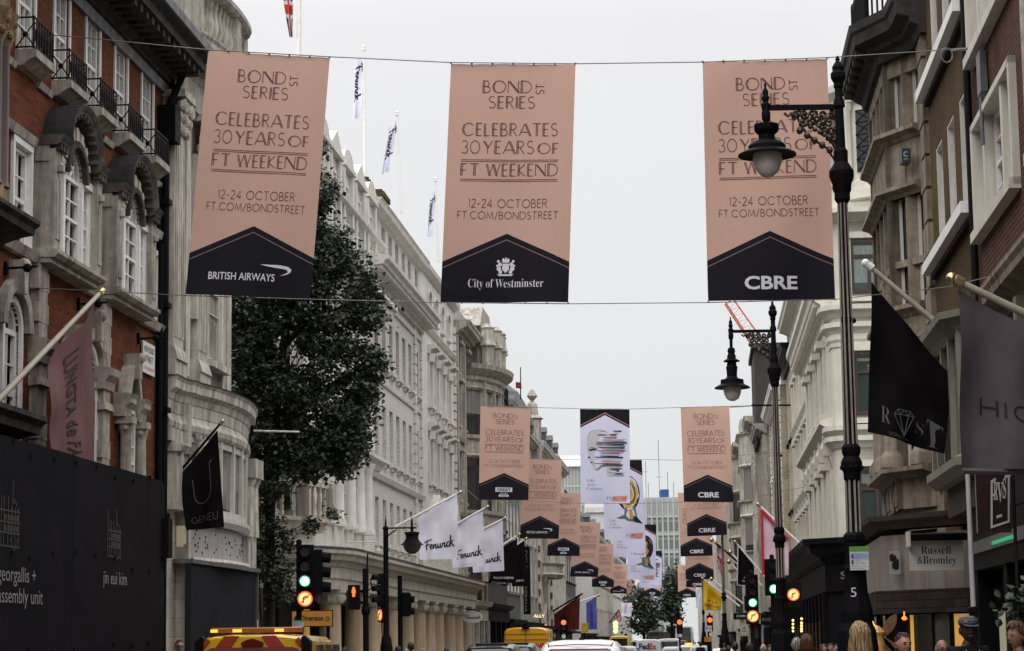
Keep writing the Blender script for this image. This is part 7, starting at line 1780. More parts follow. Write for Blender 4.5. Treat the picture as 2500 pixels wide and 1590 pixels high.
# shop name board facing up the street
t, P = board('shoe_shop_sign', 'pale grey shop name board with black serif letters on the right', 'sign', 2219, 2354, 1319, 1392, 35.9, mat('pale grey sign paint', (.66, .645, .635), (.60, .59, .58), 3, .6), [
    (txt(mathletters('Russell', 'bold'), -.010), .22, .76, .46, .27, ink), (txt(mathletters('&Bromley', 'bold'), -.010), .15, .86, .79, .27, ink)])
w = MB(); p = W(2216, 1302, 35.9) - t.location; q = W(2356, 1319, 35.9) - t.location; w.loops([[(x, y, z) for y, z in ((.02, p.z), (-.22, p.z - .03), (-.22, q.z + .02), (-.19, q.z), (.02, q.z))] for x in (p.x, q.x)]); w.build('awning_box', black, t)
w = MB(); w.box(p.x - .03, p.x, -.25, .03, q.z - .1, p.z + .02); w.build('end_cap', offwhite, t)
t, P = board('scratched_sign', 'pale board with blacked out marks left of the shoe shop board', 'sign', 2171, 2199, 1345, 1402, 37.6, mat('pale board', (.40, .385, .365), (.34, .32, .30), 5, .6))
w = MB(); rr = random.Random(2)
for k in range(16): u, s = rr.uniform(.1, .75), rr.uniform(.2, .6); P.poly(w, t, [(u - .12, s), (u + .05, s - .1), (u + .14, s + .05), (u + .1, s + .22), (u - .1, s + .2)], .004 + k * .0006)
w.build('black_marks', ink, t)
# hanging jewellery sign
gp = mat('dark gloss panel', (.035, .025, .03), (.07, .03, .03), 1.5, .08)
t, P = board('jewellery_sign', 'dark glossy hanging sign with tall white letters at the right edge', 'sign', 2381, 2470, 1150, 1300, 27.5, gp, [], None, None, .06)
w = MB()
for s, u0, u1, tb, h in (('R', .50, .62, .47, .30), ('S', .75, .84, .44, .32), ('V', .60, .76, .50, .32)): P.add(w, t, txt(mathletters(s, 'bold'), .01), u0, u1, tb, h, .008)
P.poly(w, t, [(.42, .16), (.475, .14), (.475, .90), (.42, .93)], .006); P.poly(w, t, [(.42, .16), (.56, .11), (.56, .155), (.42, .205)], .0065); P.poly(w, t, [(.475, .38), (.53, .36), (.53, .4), (.475, .42)], .007)
P.poly(w, t, [(.89, .10), (.94, .09), (.94, .82), (.89, .835)], .006); P.poly(w, t, [(.80, .08), (1.0, .03), (1.0, .08), (.80, .125)], .0065); P.poly(w, t, [(.42, .90), (.94, .80), (.94, .835), (.42, .94)], .0068); P.poly(w, t, [(.58, .73), (.73, .70), (.73, .745), (.58, .775)], .007)
w.build('lettering', mat('sign white', (.66, .66, .64)), t)
t, fr = fthing('sign_post', 'black upright post beside the dark glossy hanging sign', 'post', 'R', 31, 0); p = W(2479, 1300, 27.4) - t.location; 
w = MB(); L0 = t.location; a, c = W(2471, 1140, 27.4), W(2489, 1490, 27.4); w.box(a.x, c.x, 27.35, 27.5, 0.15, a.z); place_rel(w.build('post', black, t), t)
t = thing('white_pole', 'slim white upright pole in front of the shoe shop at right', 'pole', (W(2377, 1500, 31).x, 31, .12)); zt = W(2369, 1158, 31).z - .12; zb = W(2376, 1490, 31).z - .12
w = MB(); w.tube([(0, 0, zb), (0, 0, zt)], .034, 10); w.build('pole', mat('pole white', (.50, .49, .52), (.42, .41, .44), 6, .4), t, 60); w = MB(); w.tube([(0, 0, 0), (0, 0, zb)], .05, 10); w.lathe((0, 0, zb), [(.055, -.05), (.08, -.03), (.08, .03), (.05, .05)], 10); w.build('socket', black, t)
t, fr = fthing('alarm_box', 'dark alarm box with a pale letter on the canted stone bay', 'alarm', 'R', 41.5, 9.95)
w = MB(); c = W(2212, 380, 40.9); w.box(c.x - .085, c.x + .08, c.y - .05, c.y + .25, c.z - .14, c.z + .13); place_rel(w.build('box', mat('dark teal plastic', (.012, .03, .035), rough=.4), t), t)
P = Patch((c.x - .07, c.y - .052, c.z + .12), (c.x + .05, c.y - .052, c.z + .12), (c.x + .05, c.y - .052, c.z - .12), (c.x - .07, c.y - .052, c.z - .12)); P.n = Vector((0, -1, 0)); w = MB(); P.add(w, thing_holder(t), txt('C', .02), .1, .75, .62, .4, .003); P.add(w, thing_holder(t), txt('ALARM'), .1, .8, .88, .14, .003); place_rel(w.build('lettering', mat('pale teal print', (.35, .45, .45)), t), t)
# green cross of the pharmacy in the side street, seen through the tree
t = thing('pharmacy_cross', 'green neon cross half hidden behind the tree', 'sign', W(690, 1145, 57.5)); w = MB()
pts = [(-.13, .45), (.13, .45), (.13, .13), (.42, .13), (.42, -.13), (.13, -.13), (.13, -.45), (-.13, -.45), (-.13, -.13), (-.42, -.13), (-.42, .13), (-.13, .13), (-.13, .45)]
w.tube([(x * .85, 0, z * .85) for x, z in pts], .022, 6); w.build('tube', emat('green neon tube', (.03, 1, .12), 2.2), t); w = MB(); w.loops([[(x * .8, y, z * .8) for x, z in pts[:-1]] for y in (.03, .1)]); w.build('panel', mat('dark green panel', (.02, .06, .04)), t); w = MB(); w.tube([(-.1, .06, .5), (-.1, .06, .75), (-.9, .06, .78)], .03, 5); w.build('bracket', iron, t)
t = thing('projecting_rod', 'thin white horizontal rod sticking out from the bow front before the tree', 'bracket', W(615, 1052, 49.5)); w = MB(); w.tube([(0, 0, 0), (1.05, 0, -.04)], .025, 6); w.build('rod', offwhite, t); w = MB(); w.box(-.04, .03, -.04, .04, -.12, .12); w.build('plate', iron, t)
t = thing('cctv_camera', 'white camera on a bracket arm above the store entablature', 'camera', W(923, 1354, 64)); w = MB(); w.tube([(-.87, 0, .33), (-.8, 0, .36), (0, 0, .36), (0, 0, .12)], .025, 6); w.build('arm', offwhite, t); w = MB(); w.ball((0, 0, 0), .09, 12, 8); w.lathe((0, 0, 0), [(.05, .16), (.095, .12), (.1, .02)], 12); w.build('dome', mat('camera shell', (.45, .44, .4), rough=.3), t)
t = thing('floodlight', 'grey wing shaped floodlight arm below the colonnade beam', 'floodlight', W(1128, 1497, 88)); w = MB(); w.loops([[(-.75, -.1, .18), (-.75, .1, .18), (-.75, .1, .23), (-.75, -.1, .23)], [(0, -.14, -.06), (0, .14, -.06), (0, .14, 0), (0, -.14, 0)]]); w.build('housing', mat('grey shell', (.28, .28, .28), rough=.4), t)
# ================================================================== TREES AND PLANTS
leafm, lt_, lb_ = nodes('tree leaf')
def _leaf():
    L = lt_.links.new; co = lt_.nodes.new('ShaderNodeTexCoord')
    n = lt_.nodes.new('ShaderNodeTexNoise'); n.inputs['Scale'].default_value = 1.6; n.inputs['Detail'].default_value = 6; L(co.outputs['Object'], n.inputs['Vector'])
    r_ = lt_.nodes.new('ShaderNodeValToRGB'); e = r_.color_ramp.elements
    e[0].position = .32; e[0].color = (.012, .018, .010, 1); e[1].position = .68; e[1].color = (.075, .095, .058, 1)
    L(n.outputs[0], r_.inputs[0]); L(r_.outputs[0], lb_.inputs['Base Color']); lb_.inputs['Roughness'].default_value = .5; lb_.inputs['Specular IOR Level'].default_value = .35
_leaf(); MATS['tree leaf'] = leafm
barkm = mat('dark bark', (.022, .019, .017), (.035, .03, .026), 9, .9, bump=.5)
def leaf_cloud(clumps, size, rr, n):
    V, F = [], []
    for (c, rad) in clumps:
        for _ in range(n):
            d = Vector((rr.gauss(0, 1), rr.gauss(0, 1), rr.gauss(0, .8))) * rad * .55
            p = c + d; s = size * rr.uniform(.7, 1.3)
            a, b_ = rr.uniform(0, 6.28), rr.uniform(-1.3, .35)
            t = Vector((math.cos(a) * math.cos(b_), math.sin(a) * math.cos(b_), math.sin(b_)))
            side = t.cross(Vector((rr.uniform(-.6, .6), rr.uniform(-.6, .6), 1))).normalized(); nn = t.cross(side)
            k = len(V)
            for (x, y, z) in ((0, 0, 0), (.45, .35, .12), (.42, .7, .1), (0, 1.15, -.05), (-.42, .7, .1), (-.45, .35, .12)): V.append(tuple(p + side * (x * s) + t * (y * s) + nn * (z * s)))
            F += [(k, k + 1, k + 2, k + 3), (k, k + 3, k + 4, k + 5)]
    return V, F
def inpoly(x, y, P):
    c = False
    for (x0, y0), (x1, y1) in zip(P, P[1:] + P[:1]):
        if (y0 > y) != (y1 > y) and x < (x1 - x0) * (y - y0) / (y1 - y0) + x0: c = not c
    return c
def street_tree(label, v, outline, trunk, nclump, per, size, rad, depth, limbs, seed, cat='tree', gaps=()):
    rr = random.Random(seed)
    tb = W(trunk[0], trunk[1], v); base = Vector((tb.x, v, gz(v))); t = thing('street_tree', label, cat, base)
    xs = [p[0] for p in outline]; ys = [p[1] for p in outline]; cl = []
    while len(cl) < nclump:
        x, y = rr.uniform(min(xs), max(xs)), rr.uniform(min(ys), max(ys))
        if not inpoly(x, y, outline): continue
        if any(math.hypot(x - g[0], (y - g[1])) < g[2] and rr.random() < .9 for g in gaps): continue
        p = W(x, y, v + rr.uniform(-1, 1) * depth) - base; cl.append((p, rad * rr.uniform(.6, 1.25)))
    V, F = leaf_cloud(cl, size, rr, per)
    me = bpy.data.meshes.new('crown'); me.from_pydata(V, [], F); me.materials.append(leafm); link('crown', me, t)
    w = MB(); r0_ = trunk[2]
    w.tube([Vector((0, 0, 0)), Vector((0, 0, .4)), Vector((0, .02, 2))] + [W(*p, v) - base for p in trunk[3]], r0_, 9, r0_ * .45)
    for L0 in limbs: w.tube([W(*p, v + rr.uniform(-.3, .3)) - base for p in L0], r0_ * .42, 6, r0_ * .12)
    for (p, r_) in cl[::9]:
        q = p * .35 + Vector((0, 0, p.z * .5)); w.tube([q, (p + q) / 2 + Vector((rr.uniform(-.2, .2), 0, .15)), p], .018, 4, .006)
    w.build('trunk', barkm, t); return t
OUT = [(748, 365), (770, 355), (798, 400), (812, 450), (805, 510), (832, 560), (860, 620), (895, 672), (915, 705), (928, 740), (920, 775), (880, 800), (872, 835), (945, 862), (930, 892), (905, 930), (915, 1000), (910, 1055), (895, 1095), (865, 1120), (850, 1160), (810, 1165), (780, 1175), (720, 1165), (690, 1200), (640, 1210), (600, 1210), (570, 1180), (555, 900), (560, 730), (600, 640), (660, 500), (720, 380)]
street_tree('tall dark green tree behind the first airline banner beside the white store', 53.5, OUT, (656, 1480, .17, [(657, 1340), (660, 1200), (668, 1050), (690, 850), (730, 650), (770, 450)]), 600, 78, .098, .30, 1.1,
    [[(660, 1230), (690, 1200), (725, 1170), (800, 1120)], [(664, 1080), (720, 1000), (820, 930), (920, 880)], [(672, 980), (620, 900), (590, 850)], [(690, 850), (760, 780), (880, 730)], [(720, 700), (790, 600), (860, 560)]], 4,
    gaps=((690, 850, 30), (715, 880, 22), (705, 960, 20), (850, 690, 22), (800, 930, 16), (640, 1290, 40)))
street_tree('leafy lower shoots around the dark trunk in front of the colonnade corner', 53.0, [(605, 1230), (680, 1235), (700, 1290), (780, 1262), (815, 1250), (820, 1262), (740, 1300), (700, 1330), (710, 1390), (730, 1430), (700, 1455), (640, 1470), (605, 1480), (600, 1350)], (640, 1560, .05, [(635, 1480), (630, 1400), (650, 1320)]), 85, 40, .088, .20, .5, [[(640, 1420), (690, 1400), (730, 1390)], [(640, 1340), (700, 1300), (800, 1255)]], 9, gaps=((655, 1330, 26), (640, 1440, 14)))
street_tree('rounded dark tree far down on the right side of the street', 255, [(1630, 1400), (1640, 1388), (1652, 1392), (1658, 1420), (1657, 1470), (1652, 1510), (1628, 1512), (1622, 1470), (1624, 1430)], (1640, 1545, .25, [(1640, 1510), (1640, 1460)]), 110, 34, .3, .9, 2.5, [], 3)
street_tree('dark sprawling tree far down in the middle under the banners', 250, [(1548, 1425), (1575, 1445), (1600, 1470), (1615, 1500), (1612, 1530), (1560, 1540), (1540, 1530), (1545, 1480)], (1572, 1560, .25, [(1572, 1530), (1572, 1490)]), 110, 26, .3, .85, 3, [], 5)
def shrub(label, p, h, n, pot, seed, size=.07):
    rr = random.Random(seed); t = thing('potted_plant', label, 'plant', p)
    cl = [(Vector((rr.uniform(-.08, .08) * h, rr.uniform(-.08, .08) * h, h * rr.uniform(.35, 1))), h * .10) for _ in range(n)]
    V, F = leaf_cloud(cl, size, rr, 26); me = bpy.data.meshes.new('leaves'); me.from_pydata(V, [], F); me.materials.append(leafm); link('foliage', me, t)
    w = MB(); w.lathe((0, 0, 0), [(h * .14, 0), (h * .2, h * .3), (h * .22, h * .32), (h * .18, h * .33)], 12); w.tube([(0, 0, h * .2), (0, 0, h * .8)], h * .03, 5); w.build('pot', pot, t); return t
p = W(2528, 1590, 26.5); shrub('glossy leafy shrub at the lower right edge beside the lit display', Vector((p.x, 26.5, .12)), 2.0, 26, black, 6, .09)
shrub('small conifer in a clay pot on the far left roof', Fr('L', 0).w(139.2, -.05, 14.15), .95, 12, MATS['clay pot'], 7, .11)
shrub('spiky plant in a clay pot left of the conifer on the far roof', Fr('L', 0).w(134.5, -.05, 14.15), .9, 12, MATS['clay pot'], 8, .11)

# ================================================================== VEHICLES
tyre = mat('tyre rubber', (.014, .014, .014), rough=.85); chrome = mat('hub metal', (.4, .4, .4), rough=.3, metal=.9); vglass = mat('vehicle glass', (.012, .013, .015), rough=.04, spec=.7)
redlamp = mat('red lamp plastic', (.30, .012, .01), rough=.2)
def paint(name, c, rough=.22): 
    m = mat(name, c, rough=rough); m.node_tree.nodes['Principled BSDF'].inputs['Coat Weight'].default_value = .5; return m
def hull(mb, st):                    # st: (y, z low, z belt, z top, half width at belt, half width at roof)
    rings = []
    for y, zl, zb, zt, w0, w1 in st:
        h = zt - zb; half = [(w0 * .94, zl), (w0, zl + (zb - zl) * .35), (w0 * 1.0, zb), (w0 * .985 + (w1 - w0) * .12, zb + h * .12), (w1 + (w0 - w1) * .25, zb + h * .66), (w1, zb + h * .86), (w1 * .88, zb + h * .96), (w1 * .5, zt)]
        rings.append([(x, y, z) for x, z in half] + [(-x, y, z) for x, z in half[::-1]])
    return mb.loops(rings)
def wheels(t, ys, w_, r):
    for y in ys:
        for s in (-1, 1):
            m = MB(); c = []
            for rr_, x in ((r * .6, s * (w_ - .02)), (r * .95, s * (w_ - .01)), (r, s * (w_ - .06)), (r, s * (w_ - .2)), (r * .6, s * (w_ - .22))): c.append([(x, y + rr_ * math.cos(k * math.pi / 10), r + rr_ * math.sin(k * math.pi / 10)) for k in range(20)])
            m.loops(c); wo = m.build('wheel', tyre, t, 40)
            m = MB(); m.loops([[(x, y + rr_ * math.cos(k * math.pi / 10), r + rr_ * math.sin(k * math.pi / 10)) for k in range(20)] for rr_, x in ((r * .58, s * (w_ - .03)), (r * .2, s * (w_ - .0)))]); m.build('rim', chrome, wo)
VG = 'vehicles in the street'
def van(label, cat, v, px, w_, H, body, length=4.8, rot=None, rear_glass=True, name='van', belt=None, top=.88):
    x = (px - CX) / FPX * v; t = thing(name, label, cat, (x, v, gz(v)), -math.atan(K) if rot is None else rot, VG)
    h = w_ / 2; b_ = belt or H * .52
    m = MB(); hull(m, [(0.02, .38, b_, H - .05, h * .95, h * top * .93), (.1, .34, b_, H - .015, h, h * top), (.5, .32, b_, H, h, h * top), (length - 1.9, .32, b_, H - .02, h, h * top), (length - 1.4, .32, b_, H - .18, h, h * top * .96), (length - .8, .32, b_ * .98, b_ + .15, h, h * .86), (length - .15, .32, b_ * .82, b_ * .86, h * .94, h * .8), (length, .4, b_ * .66, b_ * .7, h * .86, h * .7)])
    m.build('body', body, t, 35)
    m = MB()
    for s in (-1, 1): m.box(s * h * .97 - .05, s * h * .97 + .05, .0, .12, b_ * .75, b_ * 1.25)
    m.build('tail_light', redlamp, t)
    m = MB(); m.box(-h * .96, h * .96, -.06, .1, .36, .58); m.build('bumper', black, t)
    if rear_glass: m = MB(); m.loops([[(s_ * h * .74, y, z) for s_, z in ((-1, b_ + .06), (1, b_ + .06), (.9, H - .22), (-.9, H - .22))] for y in (-.004, .03)]); m.build('rear_window', vglass, t)
    m = MB()
    for s in (-1, 1):
        m.loops([[(s * (h * .985 + e), y, z) for y, z in ((length - 2.3, b_ + .05), (length - 1.1, b_ + .05), (length - 1.5, H - .3), (length - 2.3, H - .25))] for e in (-.02, .006)])
    m.build('side_window', vglass, t)
    m = MB()
    for s in (-1, 1): m.loops([[(s * (h + .04 + dx), length - 1.35 + dy, b_ + .05 + dz) for dx, dz in ((0, 0), (.16, 0), (.16, .26), (0, .26))] for dy in (0, .1)])
    m.build('mirror', black, t)
    wheels(t, (.85, length - .95), h, .33); return t
def car(label, cat, v, px, w_, H, body, length=4.4, name='car', taxi=False, rot=None):
    x = (px - CX) / FPX * v; t = thing(name, label, cat, (x, v, gz(v)), -math.atan(K) if rot is None else rot, VG)
    h = w_ / 2; b_ = H * .6; rw = .74 if not taxi else .8
    m = MB(); hull(m, [(0, .4, b_ * .9, b_ * .94, h * .9, h * .7), (.12, .3, b_, b_ + .03, h * .97, h * .78), (.45, .26, b_, b_ + .08, h, h * .8), (.75 if not taxi else .5, .26, b_, H - .12, h, h * rw * .98), (1.15, .26, b_, H - .01, h, h * rw), (1.9, .26, b_, H, h, h * rw), (2.7, .26, b_, H - .08, h, h * rw * .97), (3.35, .26, b_, b_ + .06, h, h * .8), (length - .3, .28, b_ * .86, b_ * .9, h * .96, h * .74), (length, .4, b_ * .7, b_ * .74, h * .86, h * .6)])
    m.build('body', body, t, 50)
    m = MB(); m.loops([[(s_ * h, y, z) for s_, y, z in ((-.74, .38 if not taxi else .30, b_ + .1), (.74, .38 if not taxi else .30, b_ + .1), (.60, .70 if not taxi else .47, H - .17), (-.60, .70 if not taxi else .47, H - .17))], [(s_ * h, y + .12, z) for s_, y, z in ((-.74, .38, b_ + .1), (.74, .38, b_ + .1), (.60, .70, H - .17), (-.60, .70, H - .17))]]); m.build('rear_window', vglass, t)
    m = MB()
    for s in (-1, 1): m.loops([[(s * (h * .93 + e - (.13 if z > b_ + .2 else 0)), y, z) for y, z in ((.95, b_ + .07), (3.0, b_ + .07), (2.5, H - .16), (1.15, H - .14))] for e in (-.02, .04)])
    m.build('side_window', vglass, t)
    m = MB()
    for s in (-1, 1): m.box(s * h * .8 - .1, s * h * .8 + .1, -.01, .2, b_ * .78, b_ * .95)
    m.build('tail_light', redlamp, t)
    m = MB(); m.box(-h * .92, h * .92, -.05, .1, .34, .55); m.build('bumper', body, t)
    wheels(t, (.85, length - .85), h, .32); return t
yv = paint('signal yellow paint', (.62, .38, .02)); rs = mat('red reflective sheet', (.30, .035, .02), rough=.35)
t = van('yellow and red striped rescue van with amber light bar at the lower left', 'van', 35, 612, 1.76, 1.80, yv, 4.4, rear_glass=False, name='rescue_van', top=.93)
m = MB()
for x0 in (-.42, .34): 
    m.loops([[(x0 + a, y, z) for a, z in ((-.16, 1.60), (.08, 1.60), (.20, 1.77), (-.02, 1.77))] if x0 < 0 else [(x0 + a, y, z) for a, z in ((-.08, 1.60), (.16, 1.60), (.02, 1.77), (-.20, 1.77))] for y in (-.012, .14)])
for s in (-1, 1): m.loops([[(s * .80, y, 1.62), (s * .72, y, 1.74), (s * .66, y, 1.70), (s * .74, y, 1.6)] for y in (-.012, .14)])
m.build('red_stripe', rs, t)
m = MB(); m.loops([[(a, y, z) for a, z in ((-.76, 1.0), (.76, 1.0), (.74, 1.5), (.70, 1.57), (.62, 1.595), (-.62, 1.595), (-.70, 1.57), (-.74, 1.5))] for y in (-.02, .03)]); m.build('rear_window', mat('red window mesh', (.26, .035, .028), (.16, .025, .02), 120, .5), t)
m = MB(); V, F, _ = txt('AA', .03)
for x, y in V: m.v.append((-.27 + .50 * x, -.026, 1.28 + .26 * y))
for f in F: m.f.append(f); m.mi.append(0)
m.build('lettering', ink, t)
m = MB(); V, F, _ = txt('JOIN US TODAY')
for x, y in V: m.v.append((.14 + .40 * x, -.026, 1.50 + .035 * y))
for f in F: m.f.append(f); m.mi.append(0)
m.build('small_lettering', mat('dull red print', (.3, .05, .05)), t)
m = MB(); m.loops([[(x * .17, y, 1.66 + zz * .045) for x, zz in ((-1, -.6), (-.8, -1), (.8, -1), (1, -.6), (1, .2), (.6, .9), (.1, 1.5), (-.1, 1.5), (-.6, .9), (-1, .2))] for y in (-.05, .05)]); m.build('brake_light', mat('dark red lamp', (.10, .008, .008), rough=.2), t)
m = MB()
for s in (-1, 1): m.loops([[(s * (.78 + a), y, z) for a, z in ((0, .9), (.12, .9), (.12, 1.68), (.02, 1.77), (-.02, 1.74))] for y in (-.03, .16)])
m.build('corner_guard', black, t)
m = MB(); m.loops([[(x, y, z) for y, z in ((.25, 1.82), (.5, 1.82), (.5, 1.885), (.45, 1.90), (.3, 1.90), (.25, 1.885))] for x in (-.70, .72)]); lb = m.build('light_bar', mat('amber plastic', (.40, .12, .02), (.25, .08, .02), 25, .25), t)
m = MB()
for x0, x1 in ((-.71, -.60), (-.36, -.22), (.30, .44)): m.box(x0, x1, .235, .26, 1.83, 1.875)
m.build('flashing_lamp', emat('lit amber lamp', (1, .42, .04), 1.6), lb)
m = MB(); m.tube([(.0, .4, 1.88), (.0, .4, 2.02)], .01, 5); m.build('aerial', offwhite, t)
m = MB()
for k in range(3): m.box(.875 + .004, .89 + .004, .6 + k * .8, 1.25 + k * .8, 1.1, 1.62)
m.build('side_panel_window', mat('pale side window', (.25, .2, .12), (.05, .05, .07), 3, .1), t)

t = van('yellow delivery van with red letters on its rear doors', 'van', 95, 1273, 1.98, 2.22, paint('delivery yellow', (.72, .36, .012)), 5.4, rear_glass=False, name='delivery_van', top=.90)
m = MB()
V, F, _ = txt('DHL', .03)
for x, y in V: m.v.append((.05 + .75 * x + .08 * y, -.03, 1.36 + .2 * y))
for f in F: m.f.append(f); m.mi.append(0)
m.build('lettering', mat('delivery red', (.42, .02, .03)), t)
m = MB(); m.box(-.012, .012, -.02, .0, .6, 2.1); m.box(-.9, .9, -.015, .0, 1.93, 1.95); m.box(-.95, .95, -.015, 0, 1.70, 1.72); m.build('door_seam', mat('seam shadow', (.2, .1, .01)), t)
m = MB(); m.box(-.16, .16, -.1, .06, 2.17, 2.25); m.box(-.08, .08, -.08, .03, 2.13, 2.17); m.build('camera_box', black, t)
whp = paint('white car paint', (.70, .71, .73)); blk = paint('black cab paint', (.010, .010, .013)); slv = paint('silver paint', (.35, .36, .38)); wv = paint('white van paint', (.62, .63, .64))
t = car('white car with shark fin aerial nearest in the middle of the road', 'car', 40, 1397, 1.86, 1.64, whp, 4.6)
m = MB(); m.loops([[(-.008, 1.35, 1.63), (-.008, 1.62, 1.63), (-.008, 1.42, 1.73)], [(.008, 1.35, 1.63), (.008, 1.62, 1.63), (.008, 1.42, 1.73)]]); m.ball((0, 1.45, 1.64), .05, 8, 5); m.build('aerial_fin', black, t)
m = MB()
for s in (-1, 1): m.tube([(s * .56, .8, 1.52), (s * .60, 1.2, 1.60), (s * .61, 1.9, 1.615), (s * .58, 2.7, 1.55)], .014, 5)
m.tube([(-.55, .78, 1.535), (0, .76, 1.56), (.55, .78, 1.535)], .009, 5); m.build('roof_seam', black, t)
m = MB(); m.box(-.52, .52, .56, .62, 1.46, 1.48); m.build('brake_light', redlamp, t)
for lab, v, px in (('black taxi with a long aerial beside the yellow delivery van', 68, 1182), ('black taxi just ahead of the one with the aerial', 76, 1236)):
    t = car(lab, 'taxi', v, px, 1.82, 1.56, blk, 4.6, 'taxi', True)
    if v == 68: m = MB(); m.tube([(-.15, 1.2, 1.54), (-.17, 1.1, 1.86)], .012, 5); m.build('aerial', black, t)
    m = MB(); m.box(-.5, .5, 1.0, 2.4, 1.545, 1.565); m.build('roof_panel', mat('gloss roof', (.10, .10, .115), rough=.2), t)
t = van('white parcel van with purple and orange letters in the far street', 'van', 165, 1569, 1.98, 2.24, wv, 5.2, rear_glass=False, name='parcel_van', top=.9)
m = MB(); V, F, _ = txt('Fed', .03)
for x, y in V: m.v.append((-.68 + .72 * x, -.03, 1.55 + .40 * y))
for f in F: m.f.append(f); m.mi.append(0)
m.build('lettering', mat('purple letters', (.02, .012, .11)), t)
m = MB(); V, F, _ = txt('Ex', .03)
for x, y in V: m.v.append((.06 + .52 * x, -.03, 1.55 + .40 * y))
for f in F: m.f.append(f); m.mi.append(0)
m.build('second_lettering', mat('orange letters', (.55, .07, .01)), t)
for lab, v, px, w_, H, p_, cat in (
    ('white van right of the parcel van', 172, 1619, 1.95, 2.34, wv, 'van'), ('small white van behind the parcel van beside a lamp pole', 205, 1547, 1.9, 2.6, wv, 'van'),
    ('dark lorry under the far trees', 235, 1592, 2.5, 3.7, paint('dark lorry paint', (.02, .022, .022)), 'lorry'), ('dark red van behind the middle red light', 225, 1643, 2.0, 2.6, paint('dark red paint', (.10, .01, .012)), 'van'),
    ('van with a bright yellow roof left of the parcel van', 180, 1499, 1.8, 2.68, paint('yellow roof paint', (.62, .42, .02)), 'van'), ('white van far behind the middle red light', 265, 1656, 2.2, 4.6, wv, 'van')):
    van(lab, cat, v, px, w_, H, p_, 5.0, name='lorry' if cat == 'lorry' else 'van')
for lab, v, px, H, p_, cat, lit in (
    ('silver car left of the parcel van', 150, 1514, 1.70, slv, 'car', False), ('grey saloon car below the white van', 158, 1626, 1.66, slv, 'car', False),
    ('white taxi with lit amber roof sign', 152, 1666, 1.72, whp, 'taxi', True), ('pale car next to the white taxi', 150, 1693, 1.66, slv, 'car', False),
    ('blue white police style car in the far queue', 195, 1678, 1.9, slv, 'car', False), ('white car at the right kerb near the yellow camera sign', 130, 1752, 1.40, whp, 'car', False)):
    t = car(lab, cat, v, px, 1.8, H, p_, 4.4, 'taxi' if cat == 'taxi' else 'car', cat == 'taxi')
    if lit: m = MB(); m.box(-.25, .25, .9, 1.05, H - .02, H + .14); m.build('roof_sign', emat('amber roof sign', (1, .5, .1), 1.2), t)
t = thing('roof_sign_board', 'small pale advertising board above the white car', 'sign', W(1408, 1560, 60)); m = MB(); m.box(-.11, .11, 0, .03, -.05, .14); m.tube([(0, .03, -1.5), (0, .03, 0)], .03, 6); m.build('board', mat('pale board', (.40, .385, .365)), t)
for lab, x, y, v in (('white round sign below the left red light', 1376, 1554, 116), ('white round sign below the middle red light', 1660, 1552, 148), ('white round sign below the right red light', 1733, 1549, 148)):
    c = W(x, y, v); t = thing('round_sign', lab, 'sign', (c.x, v, gz(v)), 0, 'round white signs'); m = MB(); disc(m, (0, c.z - gz(v)), .11, -.2, -.17); m.build('disc', mat('lit white disc', (.75, .74, .7)), t); m = MB(); m.tube([(0, -.1, 0), (0, -.1, c.z - gz(v) + .1)], .04, 6); m.build('pole', black, t)
# string of warm bulbs on two shop fronts
for lab, x, ys, v in (('column of three warm bulbs under the left union flag', 1503, (1522, 1531, 1541), 186), ('thin string of yellow bulbs in the dark shop, left', 1936, (1515, 1524, 1533, 1541), 80), ('thin string of yellow bulbs in the dark shop, right', 1957, (1511, 1521, 1528, 1535, 1541), 77)):
    o0 = W(x, ys[-1], v); t = thing('bulb_string', lab, 'lights', o0); m = MB()
    for y in ys: m.ball(W(x, y, v) - o0, .0011 * v if v > 150 else .045, 8, 6)
    m.build('bulbs', emat('warm bulb', (1, .75, .3), 1.5), t); m = MB(); m.tube([W(x, ys[0] - 4, v + .2) - o0, W(x, ys[-1] + 4, v + .2) - o0], .015, 4); m.build('cord', iron, t)

# ================================================================== PEOPLE
def skinmesh(V, E, rad, sub=2, root=0):
    me = bpy.data.meshes.new('body'); me.from_pydata(V, E, []); o = bpy.data.objects.new('body', me); COL.objects.link(o)
    md = o.modifiers.new('s', 'SKIN'); md.use_smooth_shade = True
    for i, r_ in enumerate(rad): me.skin_vertices[0].data[i].radius = r_ if isinstance(r_, tuple) else (r_, r_); me.skin_vertices[0].data[i].use_root = (i == root)
    s = o.modifiers.new('d', 'SUBSURF'); s.levels = s.render_levels = sub
    bpy.context.view_layer.update(); r_ = bpy.data.meshes.new_from_object(o.evaluated_get(bpy.context.evaluated_depsgraph_get()))
    bpy.data.objects.remove(o); return r_
HH = 1.75
JV = [(0, .01, .96), (0, .0, 1.16), (0, .01, 1.36), (0, .02, 1.47), (0, .0, 1.56), (-.17, .02, 1.42), (-.23, .03, 1.14), (-.25, -.05, .90), (.17, .02, 1.42), (.23, .03, 1.14), (.25, -.05, .90), (-.09, .01, .90), (-.1, -.01, .50), (-.1, .03, .09), (-.11, -.13, .035), (.09, .01, .90), (.1, -.01, .50), (.1, .03, .09), (.11, -.13, .035), (-.25, -.08, .82), (.25, -.08, .82)]
JE = [(0, 1), (1, 2), (2, 3), (3, 4), (2, 5), (5, 6), (6, 7), (2, 8), (8, 9), (9, 10), (0, 11), (11, 12), (12, 13), (13, 14), (0, 15), (15, 16), (16, 17), (17, 18), (7, 19), (10, 20)]
JR = [(.15, .11), (.13, .1), (.15, .105), .06, .055, .06, .045, .032, .06, .045, .032, .085, .058, .04, .035, .085, .058, .04, .035, (.022, .042), (.022, .042)]
body_me = skinmesh(JV, JE, JR)
